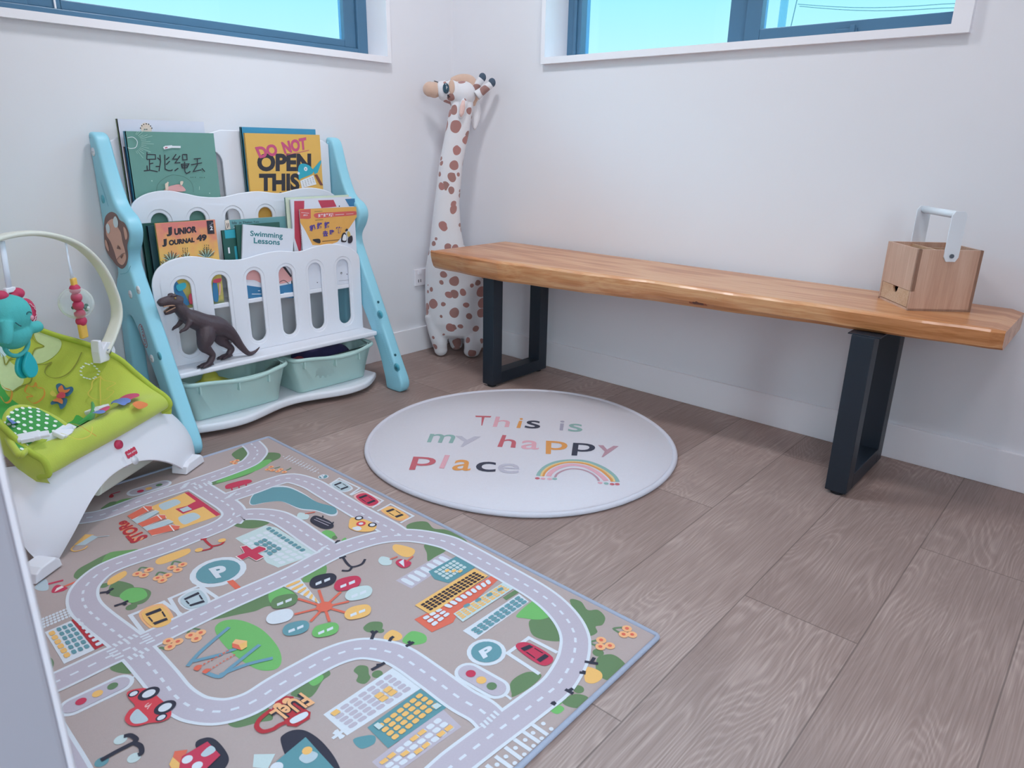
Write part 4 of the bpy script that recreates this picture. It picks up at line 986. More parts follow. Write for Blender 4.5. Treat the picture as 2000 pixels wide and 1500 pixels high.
["s","ink",2,2.2,[[-1297,567],[-1275,579]]],
["s","gl",2,2.2,[[-1297,567],[-1273,585]]],
["s","gdk",2,2.2,[[-1298,568],[-1282,586]]],
["s","ink",2,2.2,[[-1299,568],[-1283,592]]],
["s","gl",2,2.2,[[-1300,568],[-1290,590]]],
["s","gdk",2,2.2,[[-1301,568],[-1293,595]]],
["s","ink",2,2.2,[[-1302,568],[-1298,600]]],
["s","gl",2,2.2,[[-1303,568],[-1304,594]]],
["s","gdk",2,2.2,[[-1304,568],[-1309,597]]],
["s","ink",2,2.2,[[-1305,568],[-1312,590]]],
["s","gl",2,2.2,[[-1306,568],[-1318,591]]],
["s","gdk",2,2.2,[[-1306,568],[-1325,590]]],
["s","ink",2,2.2,[[-1307,568],[-1324,583]]],
["s","gl",2,2.2,[[-1307,568],[-1330,580]]],
["s","gdk",2,2.2,[[-1430,555],[-1420,559]]],
["s","ink",2,2.2,[[-1431,555],[-1420,564]]],
["s","gl",2,2.2,[[-1432,555],[-1421,571]]],
["s","gdk",2,2.2,[[-1434,555],[-1428,571]]],
["s","ink",2,2.2,[[-1435,556],[-1433,574]]],
["s","gl",2,2.2,[[-1437,556],[-1438,570]]],
["s","gdk",2,2.2,[[-1438,556],[-1444,571]]],
["s","ink",2,2.2,[[-1440,556],[-1450,569]]],
["s","gl",2,2.2,[[-1440,556],[-1450,562]]],
["s","gdk",2,2.2,[[-1364,574],[-1357,577]]],
["s","ink",2,2.2,[[-1365,574],[-1357,583]]],
["s","gl",2,2.2,[[-1367,574],[-1359,588]]],
["s","gdk",2,2.2,[[-1369,575],[-1366,588]]],
["s","ink",2,2.2,[[-1371,575],[-1370,590]]],
["s","gl",2,2.2,[[-1372,575],[-1375,586]]],
["s","gdk",2,2.2,[[-1374,575],[-1380,585]]],
["s","ink",2,2.2,[[-1375,575],[-1385,581]]],
["d","ink",3,1.6,1.6,[-1306,606]],
["d","ink",3,1.6,1.6,[-1377,603]],
["d","ink",3,1.6,1.6,[-1299,606]],
["d","ink",3,1.6,1.6,[-1370,602]],
["d","ink",3,1.6,1.6,[-1293,605]],
["d","ink",3,1.6,1.6,[-1363,602]],
["d","ink",3,1.6,1.6,[-1307,600]],
["d","ink",3,1.6,1.6,[-1378,597]],
["d","ink",3,1.6,1.6,[-1300,599]],
["d","ink",3,1.6,1.6,[-1371,597]],
["d","ink",3,1.6,1.6,[-1294,599]],
["d","ink",3,1.6,1.6,[-1364,596]],
["d","ink",3,1.6,1.6,[-1307,594]],
["d","ink",3,1.6,1.6,[-1378,592]],
["d","ink",3,1.6,1.6,[-1301,593]],
["d","ink",3,1.6,1.6,[-1372,591]],
["d","ink",3,1.6,1.6,[-1294,593]],
["d","ink",3,1.6,1.6,[-1365,591]],
["b","blb",2,[[-1425,481],[-1412,505],[-1379,427],[-1403,431]]],
["b","tqs",3,[[-1414,489],[-1386,495],[-1385,479],[-1408,470]]],
["b","rdb",3,[[-1378,453],[-1362,457],[-1366,426],[-1379,427]]],
["b","blb",2,[[-1294,480],[-1280,482],[-1281,423],[-1297,425]]],
["m","pkk",3,5,[[-1271,477],[-1273,458],[-1277,439]]],
["b","rdb",3,[[-1289,493],[-1265,494],[-1270,482],[-1292,483]]]],
"swim":[["t","tdk",2,"Swimming",0.02,[[-1142,617],[-1020,598],[-1018,623],[-1139,640]]],
["t","tdk",2,"Lessons",0.02,[[-1131,597],[-1033,582],[-1031,601],[-1129,616]]],
["b","pkk",2,[[-1174,498],[-1145,508],[-1114,484],[-1113,457],[-1141,471],[-1173,478]]],
["p","blb",3,[[-1179,459],[-1115,442],[-1051,439],[-983,442],[-988,387],[-1184,414]]],
["b","pkk",2,[[-1053,494],[-1029,506],[-997,463],[-1003,450],[-1054,449]]],
["p","ink",3,[[-1031,506],[-1019,504],[-997,470],[-1001,464]]],
["s","wl",4,2,[[-1157,425],[-1121,420]]],
["s","wl",4,4,[[-1034,410],[-1007,408]]],
["s","wl",4,2,[[-1133,433],[-1125,432]]],
["m","ink",4,2,[[-1050,451],[-1030,457],[-1011,442]]]],
"tealb":[["t","ink",2,"Isla",0,[[-1184,662],[-1167,661],[-1166,670],[-1183,670]]],
["t","ink",2,"in Thelon Tale",0,[[-1158,661],[-1085,661],[-1085,666],[-1157,669]]],
["m","pnk",3,3,[[-1081,653],[-1070,655],[-1061,650]]],
["m","pnk",3,3,[[-1041,646],[-1039,654],[-1035,650]]],
["p","bgl",2,[[-1208,675],[-1193,676],[-1191,646],[-1206,645]]],
["s","ink",3,2,[[-1202,666],[-1201,650]]],
["s","ink",3,2,[[-1196,666],[-1197,654]]],
["s","wl",3,2,[[-1180,650],[-1168,653]]]],
"redb":[["p","rdb",2,[[-956,729],[-915,728],[-917,708],[-945,550],[-953,551],[-966,600]]],
["p","rdb",2,[[-858,727],[-791,726],[-779,701],[-845,699]]],
["p","blb",2,[[-740,727],[-695,727],[-695,698],[-721,698]]],
["d","ink",3,2.5,2.5,[-767,702]]],
"chinb":[["p","orb",2,[[-945,701],[-697,698],[-697,663],[-735,623],[-795,573],[-835,565],[-903,571],[-927,622],[-947,656]]],
["p","rdl",3,[[-944,699],[-900,699],[-902,667],[-912,665],[-947,668]]],
["b","rdl",3,[[-889,677],[-871,684],[-806,683],[-716,682],[-701,677],[-709,667],[-808,666],[-873,665]]],
["t","wl",4,"好好玩",0.02,[[-872,668],[-805,668],[-804,680],[-871,680]]],
["s","wl",4,1.6,[[-797,673],[-758,673]]],
["s","wl",4,1,[[-748,673],[-715,673]]],
["t","wl",4,"和",0,[[-934,676],[-916,676],[-916,682],[-933,682]]],
["s","wl",4,1.2,[[-940,689],[-908,685]]],
["t","prp",4,"和",0.05,[[-911,619],[-885,625],[-889,646],[-912,641]]],
["t","prp",4,"妈",0.05,[[-881,626],[-857,625],[-855,650],[-879,650]]],
["t","prp",4,"妈",0.05,[[-848,626],[-825,625],[-823,650],[-849,651]]],
["t","prp",4,"去",0.05,[[-857,597],[-835,597],[-834,619],[-857,620]]],
["t","prp",4,"购",0.05,[[-829,602],[-808,602],[-807,620],[-828,621]]],
["t","prp",4,"物",0.05,[[-798,603],[-771,605],[-771,629],[-800,629]]],
["b","ink",4,[[-902,590],[-894,592],[-873,591],[-869,581],[-874,575],[-891,581]]],
["s","ink",4,2,[[-862,581],[-786,581]]],
["b","ink",4,[[-779,575],[-773,599],[-762,606],[-754,597],[-755,573],[-767,570]]],
["b","wl",5,[[-774,579],[-769,595],[-763,600],[-756,593],[-758,576]]],
["b","ylo",4,[[-748,607],[-740,608],[-735,596],[-739,586],[-749,592]]],
["b","ink",4,[[-748,567],[-746,585],[-729,592],[-726,575],[-735,564]]],
["b","ink",5,[[-759,614],[-751,620],[-746,614],[-754,610]]],
["s","ink",4,1,[[-886,690],[-852,690]]],
["s","ink",4,1.2,[[-886,659],[-852,659]]],
["s","rdl",4,1.5,[[-948,630],[-946,626]]],
["s","rdl",4,1.5,[[-948,623],[-947,620]]],
["s","rdl",4,1.5,[[-949,617],[-947,614]]],
["s","rdl",4,1.5,[[-949,611],[-948,607]]],
["s","rdl",4,1.5,[[-950,605],[-949,601]]],
["s","rdl",4,1.5,[[-951,598],[-949,595]]],
["d","ink",4,4,4,[-787,455]],
["d","ink",4,2,2,[-762,448]],
["d","ink",4,2,2,[-896,433]],
["s","ink",4,0.8,[[-802,427],[-752,425]]],
["d","wl",5,2,2,[-787,455]]],
"side":[["b","mb",2,[[-24,664],[-50,699],[-99,717],[-139,714],[-161,698],[-194,691],[-213,667],[-208,648],[-186,623],[-182,593],[-157,564],[-118,547],[-81,552],[-53,565],[-14,588],[-8,615]]],
["b","ms",3,[[-41,665],[-58,682],[-98,696],[-123,695],[-139,674],[-154,659],[-156,633],[-165,604],[-161,581],[-127,560],[-92,566],[-78,595],[-60,624],[-37,641]]],
["b","ms",3,[[-182,680],[-199,672],[-200,653],[-183,642],[-179,661]]],
["b","ms",3,[[-19,626],[-32,621],[-38,598],[-29,592],[-14,609]]],
["b","mw",4,[[-44,669],[-62,680],[-75,671],[-68,654],[-49,649]]],
["b","mw",4,[[-116,698],[-136,707],[-149,694],[-140,677],[-118,673],[-110,684]]],
["p","mb",4,[[-106,608],[-119,620],[-138,608]]],
["p","mb",4,[[-121,586],[-150,598],[-130,579]]],
["m","mb",4,1.5,[[-83,567],[-111,582],[-141,595],[-168,601]]],
["m","sb",2,2,[[-97,528],[-152,540],[-190,565]]],
["s","sb",2,3,[[-58,802],[-88,733]]],
["m","rl",2,3,[[-186,381],[-178,368],[-190,327],[-211,314],[-221,320],[-223,333],[-210,374],[-195,384],[-186,381]]],
["t","rl",3,"OUEYN",0.02,[[-202,318],[-193,378],[-206,381],[-219,326]]]],
"seat":[["b","gr",1,[[312,775],[275,750],[262,708],[87,708],[-24,725]]],
["b","pg",1,[[962,770],[1000,745],[987,720],[962,700],[900,700],[812,716],[737,737],[737,754],[825,754],[887,737],[900,758]]],
["b","pg",1,[[612,812],[600,787],[587,762],[500,745],[337,754],[325,775]]],
["b","sk",1,[[750,829],[762,812],[675,800],[587,808]]],
["b","sk",1,[[1000,770],[1000,750],[1000,729],[1000,745],[1000,762]]],
["m","dl",2,3,[[987,725],[1000,733],[1000,750],[987,766],[925,770],[887,758],[887,737],[837,754],[762,754],[725,741],[750,725],[800,708]]],
["m","dl",2,3,[[800,708],[737,716],[687,712],[687,691],[750,666],[837,650],[937,641]]],
["m","dl",2,3,[[600,762],[650,745],[612,737],[537,733],[437,745],[325,750]]],
["m","dl",2,3,[[612,812],[600,804],[537,791],[625,791],[675,783]]],
["d","wh",2,5,4,[850,583]],
["d","wh",2,5,4,[825,583]],
["d","wh",2,5,4,[800,587]],
["d","wh",2,5,4,[787,591]],
["d","wh",2,5,4,[775,600]],
["d","wh",2,5,4,[775,608]],
["d","wh",2,5,4,[775,616]],
["d","wh",2,5,4,[787,625]],
["d","wh",2,5,4,[812,629]],
["d","wh",2,5,4,[837,629]],
["d","wh",2,5,4,[850,625]],
["d","wh",2,5,4,[875,620]],
["d","wh",2,5,4,[875,612]],
["d","wh",2,5,4,[887,604]],
["d","wh",2,5,4,[875,595]],
["d","wh",2,5,4,[862,587]],
["m","yo",2,4,[[512,520],[687,554],[812,570]]],
["m","yo",2,4,[[812,570],[762,587],[700,583],[650,587],[612,570],[600,545],[612,512],[700,495],[712,533],[787,508],[787,554],[812,570]]],
["m","orl",2,4,[[487,733],[512,720],[562,720],[525,712],[550,700],[500,691],[412,695],[362,704],[375,720],[425,712],[412,729],[487,733]]],
["m","orl",2,4,[[300,770],[300,762],[325,750],[225,741],[162,745],[187,758]]],
["b","bb",2,[[625,675],[662,670],[662,658],[650,650],[675,637],[650,629],[587,637],[575,658]]],
["b","bo",3,[[612,666],[650,662],[650,658],[625,650],[650,637],[612,641],[587,658]]],
["b","br",4,[[537,662],[587,658],[600,645],[562,641],[537,654]]],
["b","bb",2,[[475,670],[537,658],[562,637],[500,633],[450,641],[487,654],[450,666]]],
["b","bo",3,[[487,666],[537,658],[537,645],[500,641],[500,654]]],
["b","yo",4,[[537,679],[575,675],[550,662],[525,670]]],
["b","rp",2,[[475,395],[600,404],[637,337],[537,291],[412,287],[287,287]]],
["b","bl",2,[[487,445],[550,425],[375,291],[250,270],[175,287]]],
["b","bo",2,[[287,258],[400,262],[500,237],[462,225],[325,229]]],
["b","rp",2,[[50,350],[100,320],[37,287],[-87,283]]],
["b","bl",2,[[-87,341],[-49,308],[-87,275],[-162,287]]],
["b","bl",3,[[125,725],[200,725],[187,712],[100,712]]],
["b","bl",3,[[-900,512],[25,712],[0,695],[-962,462]]],
["b","gr",1,[[262,629],[375,604],[412,575],[-149,350],[-424,370],[212,616]]],
["m","orl",2,5,[[-500,387],[-412,366],[-462,270],[-399,212]]],
["m","yo",2,5,[[-649,312],[-625,250],[-475,229],[-375,254]]]]}''')   # printed artwork, in millimetres on each sheet
BTN = ((.052, .182), (.076, .145))
# ------------------------------------------------------------ the setting
m_wall = mat('wall_paint', '#e5e5ea', .75, .015, 3, bump=.05, bscale=180, spec=.25)
m_trim = mat('trim_paint', '#f0eff4', .45, .01, 4, spec=.35)
m_ceil = mat('ceiling_paint', '#f2f0ef', .9, .01, 2)
m_alu = mat('window_aluminium', '#4a7391', .4, .05, 12, spec=.5)
m_door = mat('door_paint', '#9b98a2', .5, .02, 5)

def floor_mat():
    m = bpy.data.materials.new('oak_laminate'); m.use_nodes = True; n, l, p = nodes_of(m)
    def math_(op, a, b=None, c=None):
        q = n.new('ShaderNodeMath'); q.operation = op
        for i, x in enumerate((a, b, c)):
            if x is None: continue
            if isinstance(x, (int, float)): q.inputs[i].default_value = x
            else: l.new(x, q.inputs[i])
        return q.outputs[0]
    t = n.new('ShaderNodeTexCoord'); sp = n.new('ShaderNodeSeparateXYZ'); l.new(t.outputs['Object'], sp.inputs[0])
    X, Y = sp.outputs[0], sp.outputs[1]
    yy = math_('DIVIDE', math_('ADD', Y, 1.98), .2365); row = math_('FLOOR', yy); fy = math_('SUBTRACT', yy, row)
    w1 = n.new('ShaderNodeTexWhiteNoise'); w1.noise_dimensions = '1D'; l.new(row, w1.inputs['W'])
    off = math_('MULTIPLY', math_('FRACT', math_('MULTIPLY', math_('ADD', row, 2.0), .377)), 1.3)
    xx = math_('DIVIDE', math_('ADD', math_('ADD', X, .545), off), 1.3); col = math_('FLOOR', xx); fx = math_('SUBTRACT', xx, col)
    cv = n.new('ShaderNodeCombineXYZ'); l.new(row, cv.inputs[0]); l.new(col, cv.inputs[1])
    w2 = n.new('ShaderNodeTexWhiteNoise'); w2.noise_dimensions = '2D'; l.new(cv.outputs[0], w2.inputs['Vector'])
    rnd = w2.outputs['Value']
    gv = n.new('ShaderNodeCombineXYZ'); l.new(math_('ADD', math_('MULTIPLY', X, 1.0), math_('MULTIPLY', rnd, 37.0)), gv.inputs[0]); l.new(math_('ADD', Y, math_('MULTIPLY', rnd, 11.0)), gv.inputs[1])
    # cathedral figure: contour lines of a stretched noise field
    mp = n.new('ShaderNodeMapping'); mp.inputs['Scale'].default_value = (1.3, 6.5, 1); l.new(gv.outputs[0], mp.inputs['Vector'])
    z = n.new('ShaderNodeTexNoise'); z.inputs['Scale'].default_value = 1.0; z.inputs['Detail'].default_value = 2.2; z.inputs['Roughness'].default_value = .45; z.inputs['Distortion'].default_value = .25; l.new(mp.outputs[0], z.inputs['Vector'])
    z3 = n.new('ShaderNodeTexNoise'); z3.inputs['Scale'].default_value = 3.0; z3.inputs['Detail'].default_value = 2; l.new(gv.outputs[0], z3.inputs['Vector'])
    rings = math_('SINE', math_('MULTIPLY', z.outputs['Fac'], 260.0))
    rg = math_('POWER', math_('MULTIPLY_ADD', rings, .5, .5), 2.0)
    mp2 = n.new('ShaderNodeMapping'); mp2.inputs['Scale'].default_value = (7, 330, 1); l.new(gv.outputs[0], mp2.inputs['Vector'])
    z2 = n.new('ShaderNodeTexNoise'); z2.inputs['Scale'].default_value = 1; z2.inputs['Detail'].default_value = 4; z2.inputs['Distortion'].default_value = .4; l.new(mp2.outputs[0], z2.inputs['Vector'])
    v = math_('ADD', math_('MULTIPLY', z2.outputs['Fac'], .72), math_('MULTIPLY_ADD', math_('MULTIPLY', rg, math_('MINIMUM', 1.0, math_('MAXIMUM', 0.15, math_('MULTIPLY', math_('SUBTRACT', z3.outputs['Fac'], .42), 5.0)))), .17, .07))
    v = math_('ADD', v, math_('MULTIPLY', math_('SUBTRACT', z3.outputs['Fac'], .5), .30))
    v = math_('ADD', v, math_('MULTIPLY', math_('SUBTRACT', rnd, .5), .20))
    r = n.new('ShaderNodeValToRGB'); es = r.color_ramp.elements; es[0].position = .10; es[0].color = lin('#7c6761'); es[1].position = .86; es[1].color = lin('#c0aaa2'); k = es.new(.46); k.color = lin('#9c867f')
    l.new(v, r.inputs[0])
    ey = math_('MINIMUM', fy, math_('SUBTRACT', 1.0, fy)); ex = math_('MINIMUM', fx, math_('SUBTRACT', 1.0, fx))
    seam = math_('MAXIMUM', math_('LESS_THAN', ey, .006), math_('LESS_THAN', ex, .0011))
    mx = n.new('ShaderNodeMix'); mx.data_type = 'RGBA'; l.new(math_('MULTIPLY', seam, .55), mx.inputs['Factor']); l.new(r.outputs[0], mx.inputs['A']); mx.inputs['B'].default_value = lin('#4f4340')
    l.new(mx.outputs['Result'], p.inputs['Base Color']); p.inputs['Roughness'].default_value = .5; p.inputs['Specular IOR Level'].default_value = .4
    b = n.new('ShaderNodeBump'); b.inputs['Strength'].default_value = .12; b.inputs['Distance'].default_value = .0006; l.new(v, b.inputs['Height']); l.new(b.outputs[0], p.inputs['Normal'])
    return m
struct(MB().add(box(-4.2, .25, -4.6, .25, -.1, 0), floor_mat()).build('floor'))
struct(MB().add(box(-4.2, .25, -4.6, .25, 2.4, 2.5), m_ceil).build('ceiling'))
# walls with their window openings
RX0, RX1 = -2.30, -.385          # left window opening along x
RY0, RY1 = -1.952, -.538         # right window opening along y
ZS, ZT = 1.258, 1.92
b = MB(); WX0, WX1, WZ0, WZ1 = RX0-.03, RX1+.018, ZS-.0235, ZT+.024
for q in ((-4.2, WX0, 0, .2, 0, 2.4), (WX1, .2, 0, .2, 0, 2.4), (WX0, WX1, 0, .2, 0, WZ0), (WX0, WX1, 0, .2, WZ1, 2.4)): b.add(box(*q), m_wall)
struct(b.build('wall_left'))
b = MB(); WY0, WY1 = RY0-.038, RY1+.018
for q in ((0, .2, -4.6, WY0, 0, 2.4), (0, .2, WY1, 0, 0, 2.4), (0, .2, WY0, WY1, 0, WZ0), (0, .2, WY0, WY1, WZ1, 2.4)): b.add(box(*q), m_wall)
struct(b.build('wall_right'))
b = MB()
for q in ((-4.2, -4.0, -4.7, -4.6, 0, 2.4), (-2.4, .25, -4.7, -4.6, 0, 2.4), (-4.0, -2.4, -4.7, -4.6, 0, .80), (-4.0, -2.4, -4.7, -4.6, 2.30, 2.4)): b.add(box(*q), m_wall)  # the gap in this wall is invented to admit the fill lamp
struct(b.build('wall_back'))
struct(MB().add(box(-4.3, -4.2, -4.6, .25, 0, 2.4), m_wall).build('wall_side'))
struct(MB().add(box(-4.2, -.0125, -.0125, 0, 0, .114, .002), m_trim).build('baseboard_left'))
struct(MB().add(box(-.0125, 0, -4.6, 0, 0, .1125, .002), m_trim).build('baseboard_right'))
# reveal linings and architrave round each opening
b = MB(); d = .024
for q in ((RX0-.03, RX1+.018, -d, .2, ZS-.0235, ZS), (RX0-.03, RX1+.018, -d, .2, ZT, ZT+.024), (RX1-.001, RX1+.018, -d, .2, ZS, ZT), (RX0-.03, RX0+.001, -d, .2, ZS, ZT)): b.add(box(*q), m_trim)
struct(b.build('trim_1'))
b = MB()
for q in ((-d, .2, RY0-.038, RY1+.018, ZS-.0235, ZS), (-d, .2, RY0-.038, RY1+.018, ZT, ZT+.024), (-d, .2, RY1-.001, RY1+.018, ZS, ZT), (-d, .2, RY0-.038, RY0+.008, ZS, ZT)): b.add(box(*q), m_trim)
struct(b.build('trim_2'))
mg = bpy.data.materials.new('window_glass'); mg.use_nodes = True; n, l, p = nodes_of(mg)
gl = n.new('ShaderNodeBsdfGlass'); gl.inputs['IOR'].default_value = 1.45; gl.inputs['Roughness'].default_value = 0; tr = n.new('ShaderNodeBsdfTransparent'); tr.inputs[0].default_value = (.90, .985, 1, 1)
gs = n.new('ShaderNodeBsdfGlossy'); gs.inputs['Roughness'].default_value = .02; ms = n.new('ShaderNodeMixShader'); fz = n.new('ShaderNodeFresnel'); fz.inputs[0].default_value = 1.3
l.new(fz.outputs[0], ms.inputs[0]); l.new(tr.outputs[0], ms.inputs[1]); l.new(gs.outputs[0], ms.inputs[2]); l.new(ms.outputs[0], n['Material Output'].inputs[0]); n.remove(gl)
# window_1 (left wall): aluminium frame, one sash rail, pane
w1 = bpy.data.objects.new('window_1', None); COL.objects.link(w1); w1.location = ((RX0+RX1)/2, .13, ZS); struct(w1)
b = MB()
for q in ((RX0+.05, RX1-.05, .10, .17, ZS, ZS+.032), (RX0+.05, RX1-.05, .10, .17, ZT-.03, ZT), (RX1-.05, RX1, .10, .17, ZS, ZT), (RX0, RX0+.05, .10, .17, ZS, ZT), (-1.72, -1.60, .101, .171, ZS+.031, ZT-.029)): b.add(box(*q, .003), m_alu)
struct(b.build('window_frame', w1))
b = MB()
for q in ((-1.51, RX1-.105, .112, .15, ZS+.032, ZS+.060), (-1.51, RX1-.105, .112, .15, ZT-.06, ZT-.03), (RX1-.105, RX1-.05, .112, .15, ZS+.032, ZT-.03), (-1.60, -1.51, .112, .15, ZS+.032, ZT-.03)): b.add(box(*q, .003), m_alu)
struct(b.build('window_sash', w1))
struct(MB().add(box(-1.52, RX1-.1, .128, .134, ZS+.055, ZT-.05), mg).build('window_pane', w1)); struct(MB().add(box(RX0+.045, -1.71, .135, .141, ZS+.03, ZT-.02), mg).build('window_pane', w1))
struct(MB().add(tube([(-1.527, .108, ZS+.02), (-1.527, .100, ZS+.3)], .003), m_trim).build('window_stay', w1))
# window_2 (right wall): fixed pane, mullion, opening sash
w2 = bpy.data.objects.new('window_2', None); COL.objects.link(w2); w2.location = (.13, (RY0+RY1)/2, ZS); struct(w2)
b = MB()
for q in ((.119, .18, RY0+.03, RY1-.066, ZS, ZS+.012), (.119, .18, RY0+.03, RY1-.066, ZT-.03, ZT), (.118, .18, RY1-.066, RY1, ZS, ZT), (.118, .18, RY0+.008, RY0+.03, ZS, ZT), (.1185, .1805, -1.31, -1.232, ZS+.001, ZT), (.108, .118, RY1-.05, RY1-.036, ZS, ZT)): b.add(box(*q, .003), m_alu)
struct(b.build('window_frame', w2))
b = MB()
for q in ((.10, .15, -1.919, -1.353, ZS+.004, ZS+.050), (.10, .15, -1.919, -1.353, ZT-.07, ZT-.03), (.10, .15, -1.353, -1.30, ZS+.004, ZT-.03), (.10, .15, RY0+.01, -1.919, ZS+.004, ZT-.03)): b.add(box(*q, .003), m_alu)
struct(b.build('window_sash', w2))
struct(MB().add(box(.15, .156, -1.235, RY1-.06, ZS+.01, ZT-.02), mg).build('window_pane', w2)); struct(MB().add(box(.126, .132, -1.925, -1.35, ZS+.045, ZT-.05), mg).build('window_pane', w2))
b = MB().add(box(.092, .102, -1.665, -1.60, ZS+.012, ZS+.028, .002), m_alu).add(box(.086, .094, -1.66, -1.645, ZS+.008, ZS+.036, .002), m_alu); struct(b.build('window_latch', w2))
# added_window (back wall, behind the camera): made-up window, put in to let the fill lamp through
w3 = bpy.data.objects.new('added_window', None); COL.objects.link(w3); w3.location = (-3.2, -4.65, .8); struct(w3)
b = MB()
for q in ((-4.0, -2.4, -4.67, -4.62, .80, .84), (-4.0, -2.4, -4.67, -4.62, 2.26, 2.30), (-4.0, -3.96, -4.67, -4.62, .84, 2.26), (-2.44, -2.4, -4.67, -4.62, .84, 2.26), (-3.22, -3.18, -4.67, -4.62, .84, 2.26)): b.add(box(*q), m_alu)
struct(b.build('window_frame', w3))
for x0, x1 in ((-3.96, -3.22), (-3.18, -2.44)): struct(MB().add(box(x0, x1, -4.648, -4.642, .84, 2.26), mg).build('window_pane', w3))
# open door leaf whose edge stands close to the camera
ex, ey = -2.2793, -1.9137
ux, uy = math.cos(math.radians(168)), math.sin(math.radians(168))     # the leaf runs off to the left
dm = Matrix(((ux, -uy, 0, ex), (uy, ux, 0, ey), (0, 0, 1, 0), (0, 0, 0, 1)))
dr = bpy.data.objects.new('door_1', None); COL.objects.link(dr); dr.location = (ex, ey, 0); struct(dr)
b = MB().add(box(.0, .76, 0, .036, .008, 2.03, .003), m_door, xf=dm); struct(b.build('door_leaf', dr))
b = MB().add(box(-.004, .0, .002, .034, .008, 2.03, .001), mat('door_edge', '#d6d2da', .4, .02, 5), xf=dm); struct(b.build('door_edge', dr))

# outside: pole, guy wire and two overhead cables
m_pole = mat('pole_concrete', '#4f7480', .7, .05, 4)
m_cab = mat('cable', '#37545f', .6, .02, 4)
o = MB().add(tube([(16.0, 5.25, -4), (16.0, 5.235, 9)], [.10, .09]), m_pole).build('utility_pole'); tag(o, 'pale grey utility pole standing outside the right window', 'pole')
o = MB().add(tube([(13.85, 4.50, .2), (13.85, 3.78, 6.5)], .010, 6), m_cab).build('guy_wire'); tag(o, 'thin steel guy wire running down beside the pole outside the right window', 'wire')
for x, z0, z1, lab in ((13.80, 3.80, 3.53, 'upper overhead cable crossing the right window pane'), (13.90, 3.775, 3.475, 'lower overhead cable crossing the right window pane, sagging under the other')):
    pts = [(x, 4.03-2.87*t, z0+(z1-z0)*t-.07*math.sin(PI*min(t, 1))) for t in [i/12*1.6 for i in range(13)]]
    o = MB().add(tube(pts, .007, 6), m_cab).build('overhead_cable'); tag(o, lab, 'cable', 'cables outside the right window')

# ------------------------------------------------------------ power outlet on the left wall
m_plastic = mat('white_plastic', '#eceaf0', .35, .01, 6)
ot = empty('power_outlet', (-.217, -.006, .31), 'white double power outlet low on the left wall beside the giraffe', 'outlet')
MB().add(box(-.262, -.150, -.010, 0, .308, .385, .003), m_plastic).build('face_plate', ot)
md = mat('dark_slot', '#2a2a30', .6)
for x in (-.235, -.185):
    MB().add(box(x-.008, x+.008, -.015, -.009, .362, .378, .0015), m_plastic).build('switch', ot)
    for q in (-.0065, .0065): MB().add(box(x+q-.0015, x+q+.0015, -.0115, -.0095, .325, .338), md).build('socket_slot', ot)

# ------------------------------------------------------------ bench
m_slab = wood('pine_slab', '#b6733f', '#cd8b59', '#dba575', 1, 9, .34, 1.0, .35, 7)
m_iron = mat('black_steel', '#1d2732', .42, .1, 20, bump=.03, bscale=500, spec=.5)
bench = empty('bench', (-.22, -1.30, 0), 'long live edge pine bench on black steel legs along the right wall', 'bench')
def bench_front(y):
    ks = [(-.30, -.462), (-.355, -.455), (-.71, -.468), (-.984, -.437), (-1.254, -.405), (-1.526, -.389), (-1.741, -.381), (-2.035, -.366), (-2.262, -.350)]
    for (a, p), (c, q) in zip(ks, ks[1:]):
        if c <= y <= a: return p+(q-p)*(y-a)/(c-a)
    return ks[0][1] if y > -.3 else ks[-1][1]
def bench_thick(y): return .079-.022*max(0, min(1, (-y-.9)/1.2))
rings = []; N = 66; y0, y1 = -.325, -2.262
for i in range(N+1):
    y = y0+(y1-y0)*i/N; xf = bench_front(y)+.004*math.sin(y*13)+.002*math.sin(y*37); zb = .527-bench_thick(y)
    e = .006 if i in (0, N) else 0
    prof = [(xf+.012+e, .527-e), (xf+.004+e, .5245), (xf-.001+e, .519), (xf+.001+e, .50), (xf+.006+e, .48), (xf+.014+e, zb+.012), (xf+.024+e, zb+.003), (xf+.034+e, zb), (-.042-e, zb+e), (-.030-e, zb+.010), (-.028-e, .518-e), (-.034-e, .527-e)]
    rings.append([(px, y, pz) for px, pz in prof])
b = MB().add(loft(rings), m_slab, False)
for k in range(len(b.f)): b.sm[k] = False
seat = b.build('seat', bench)
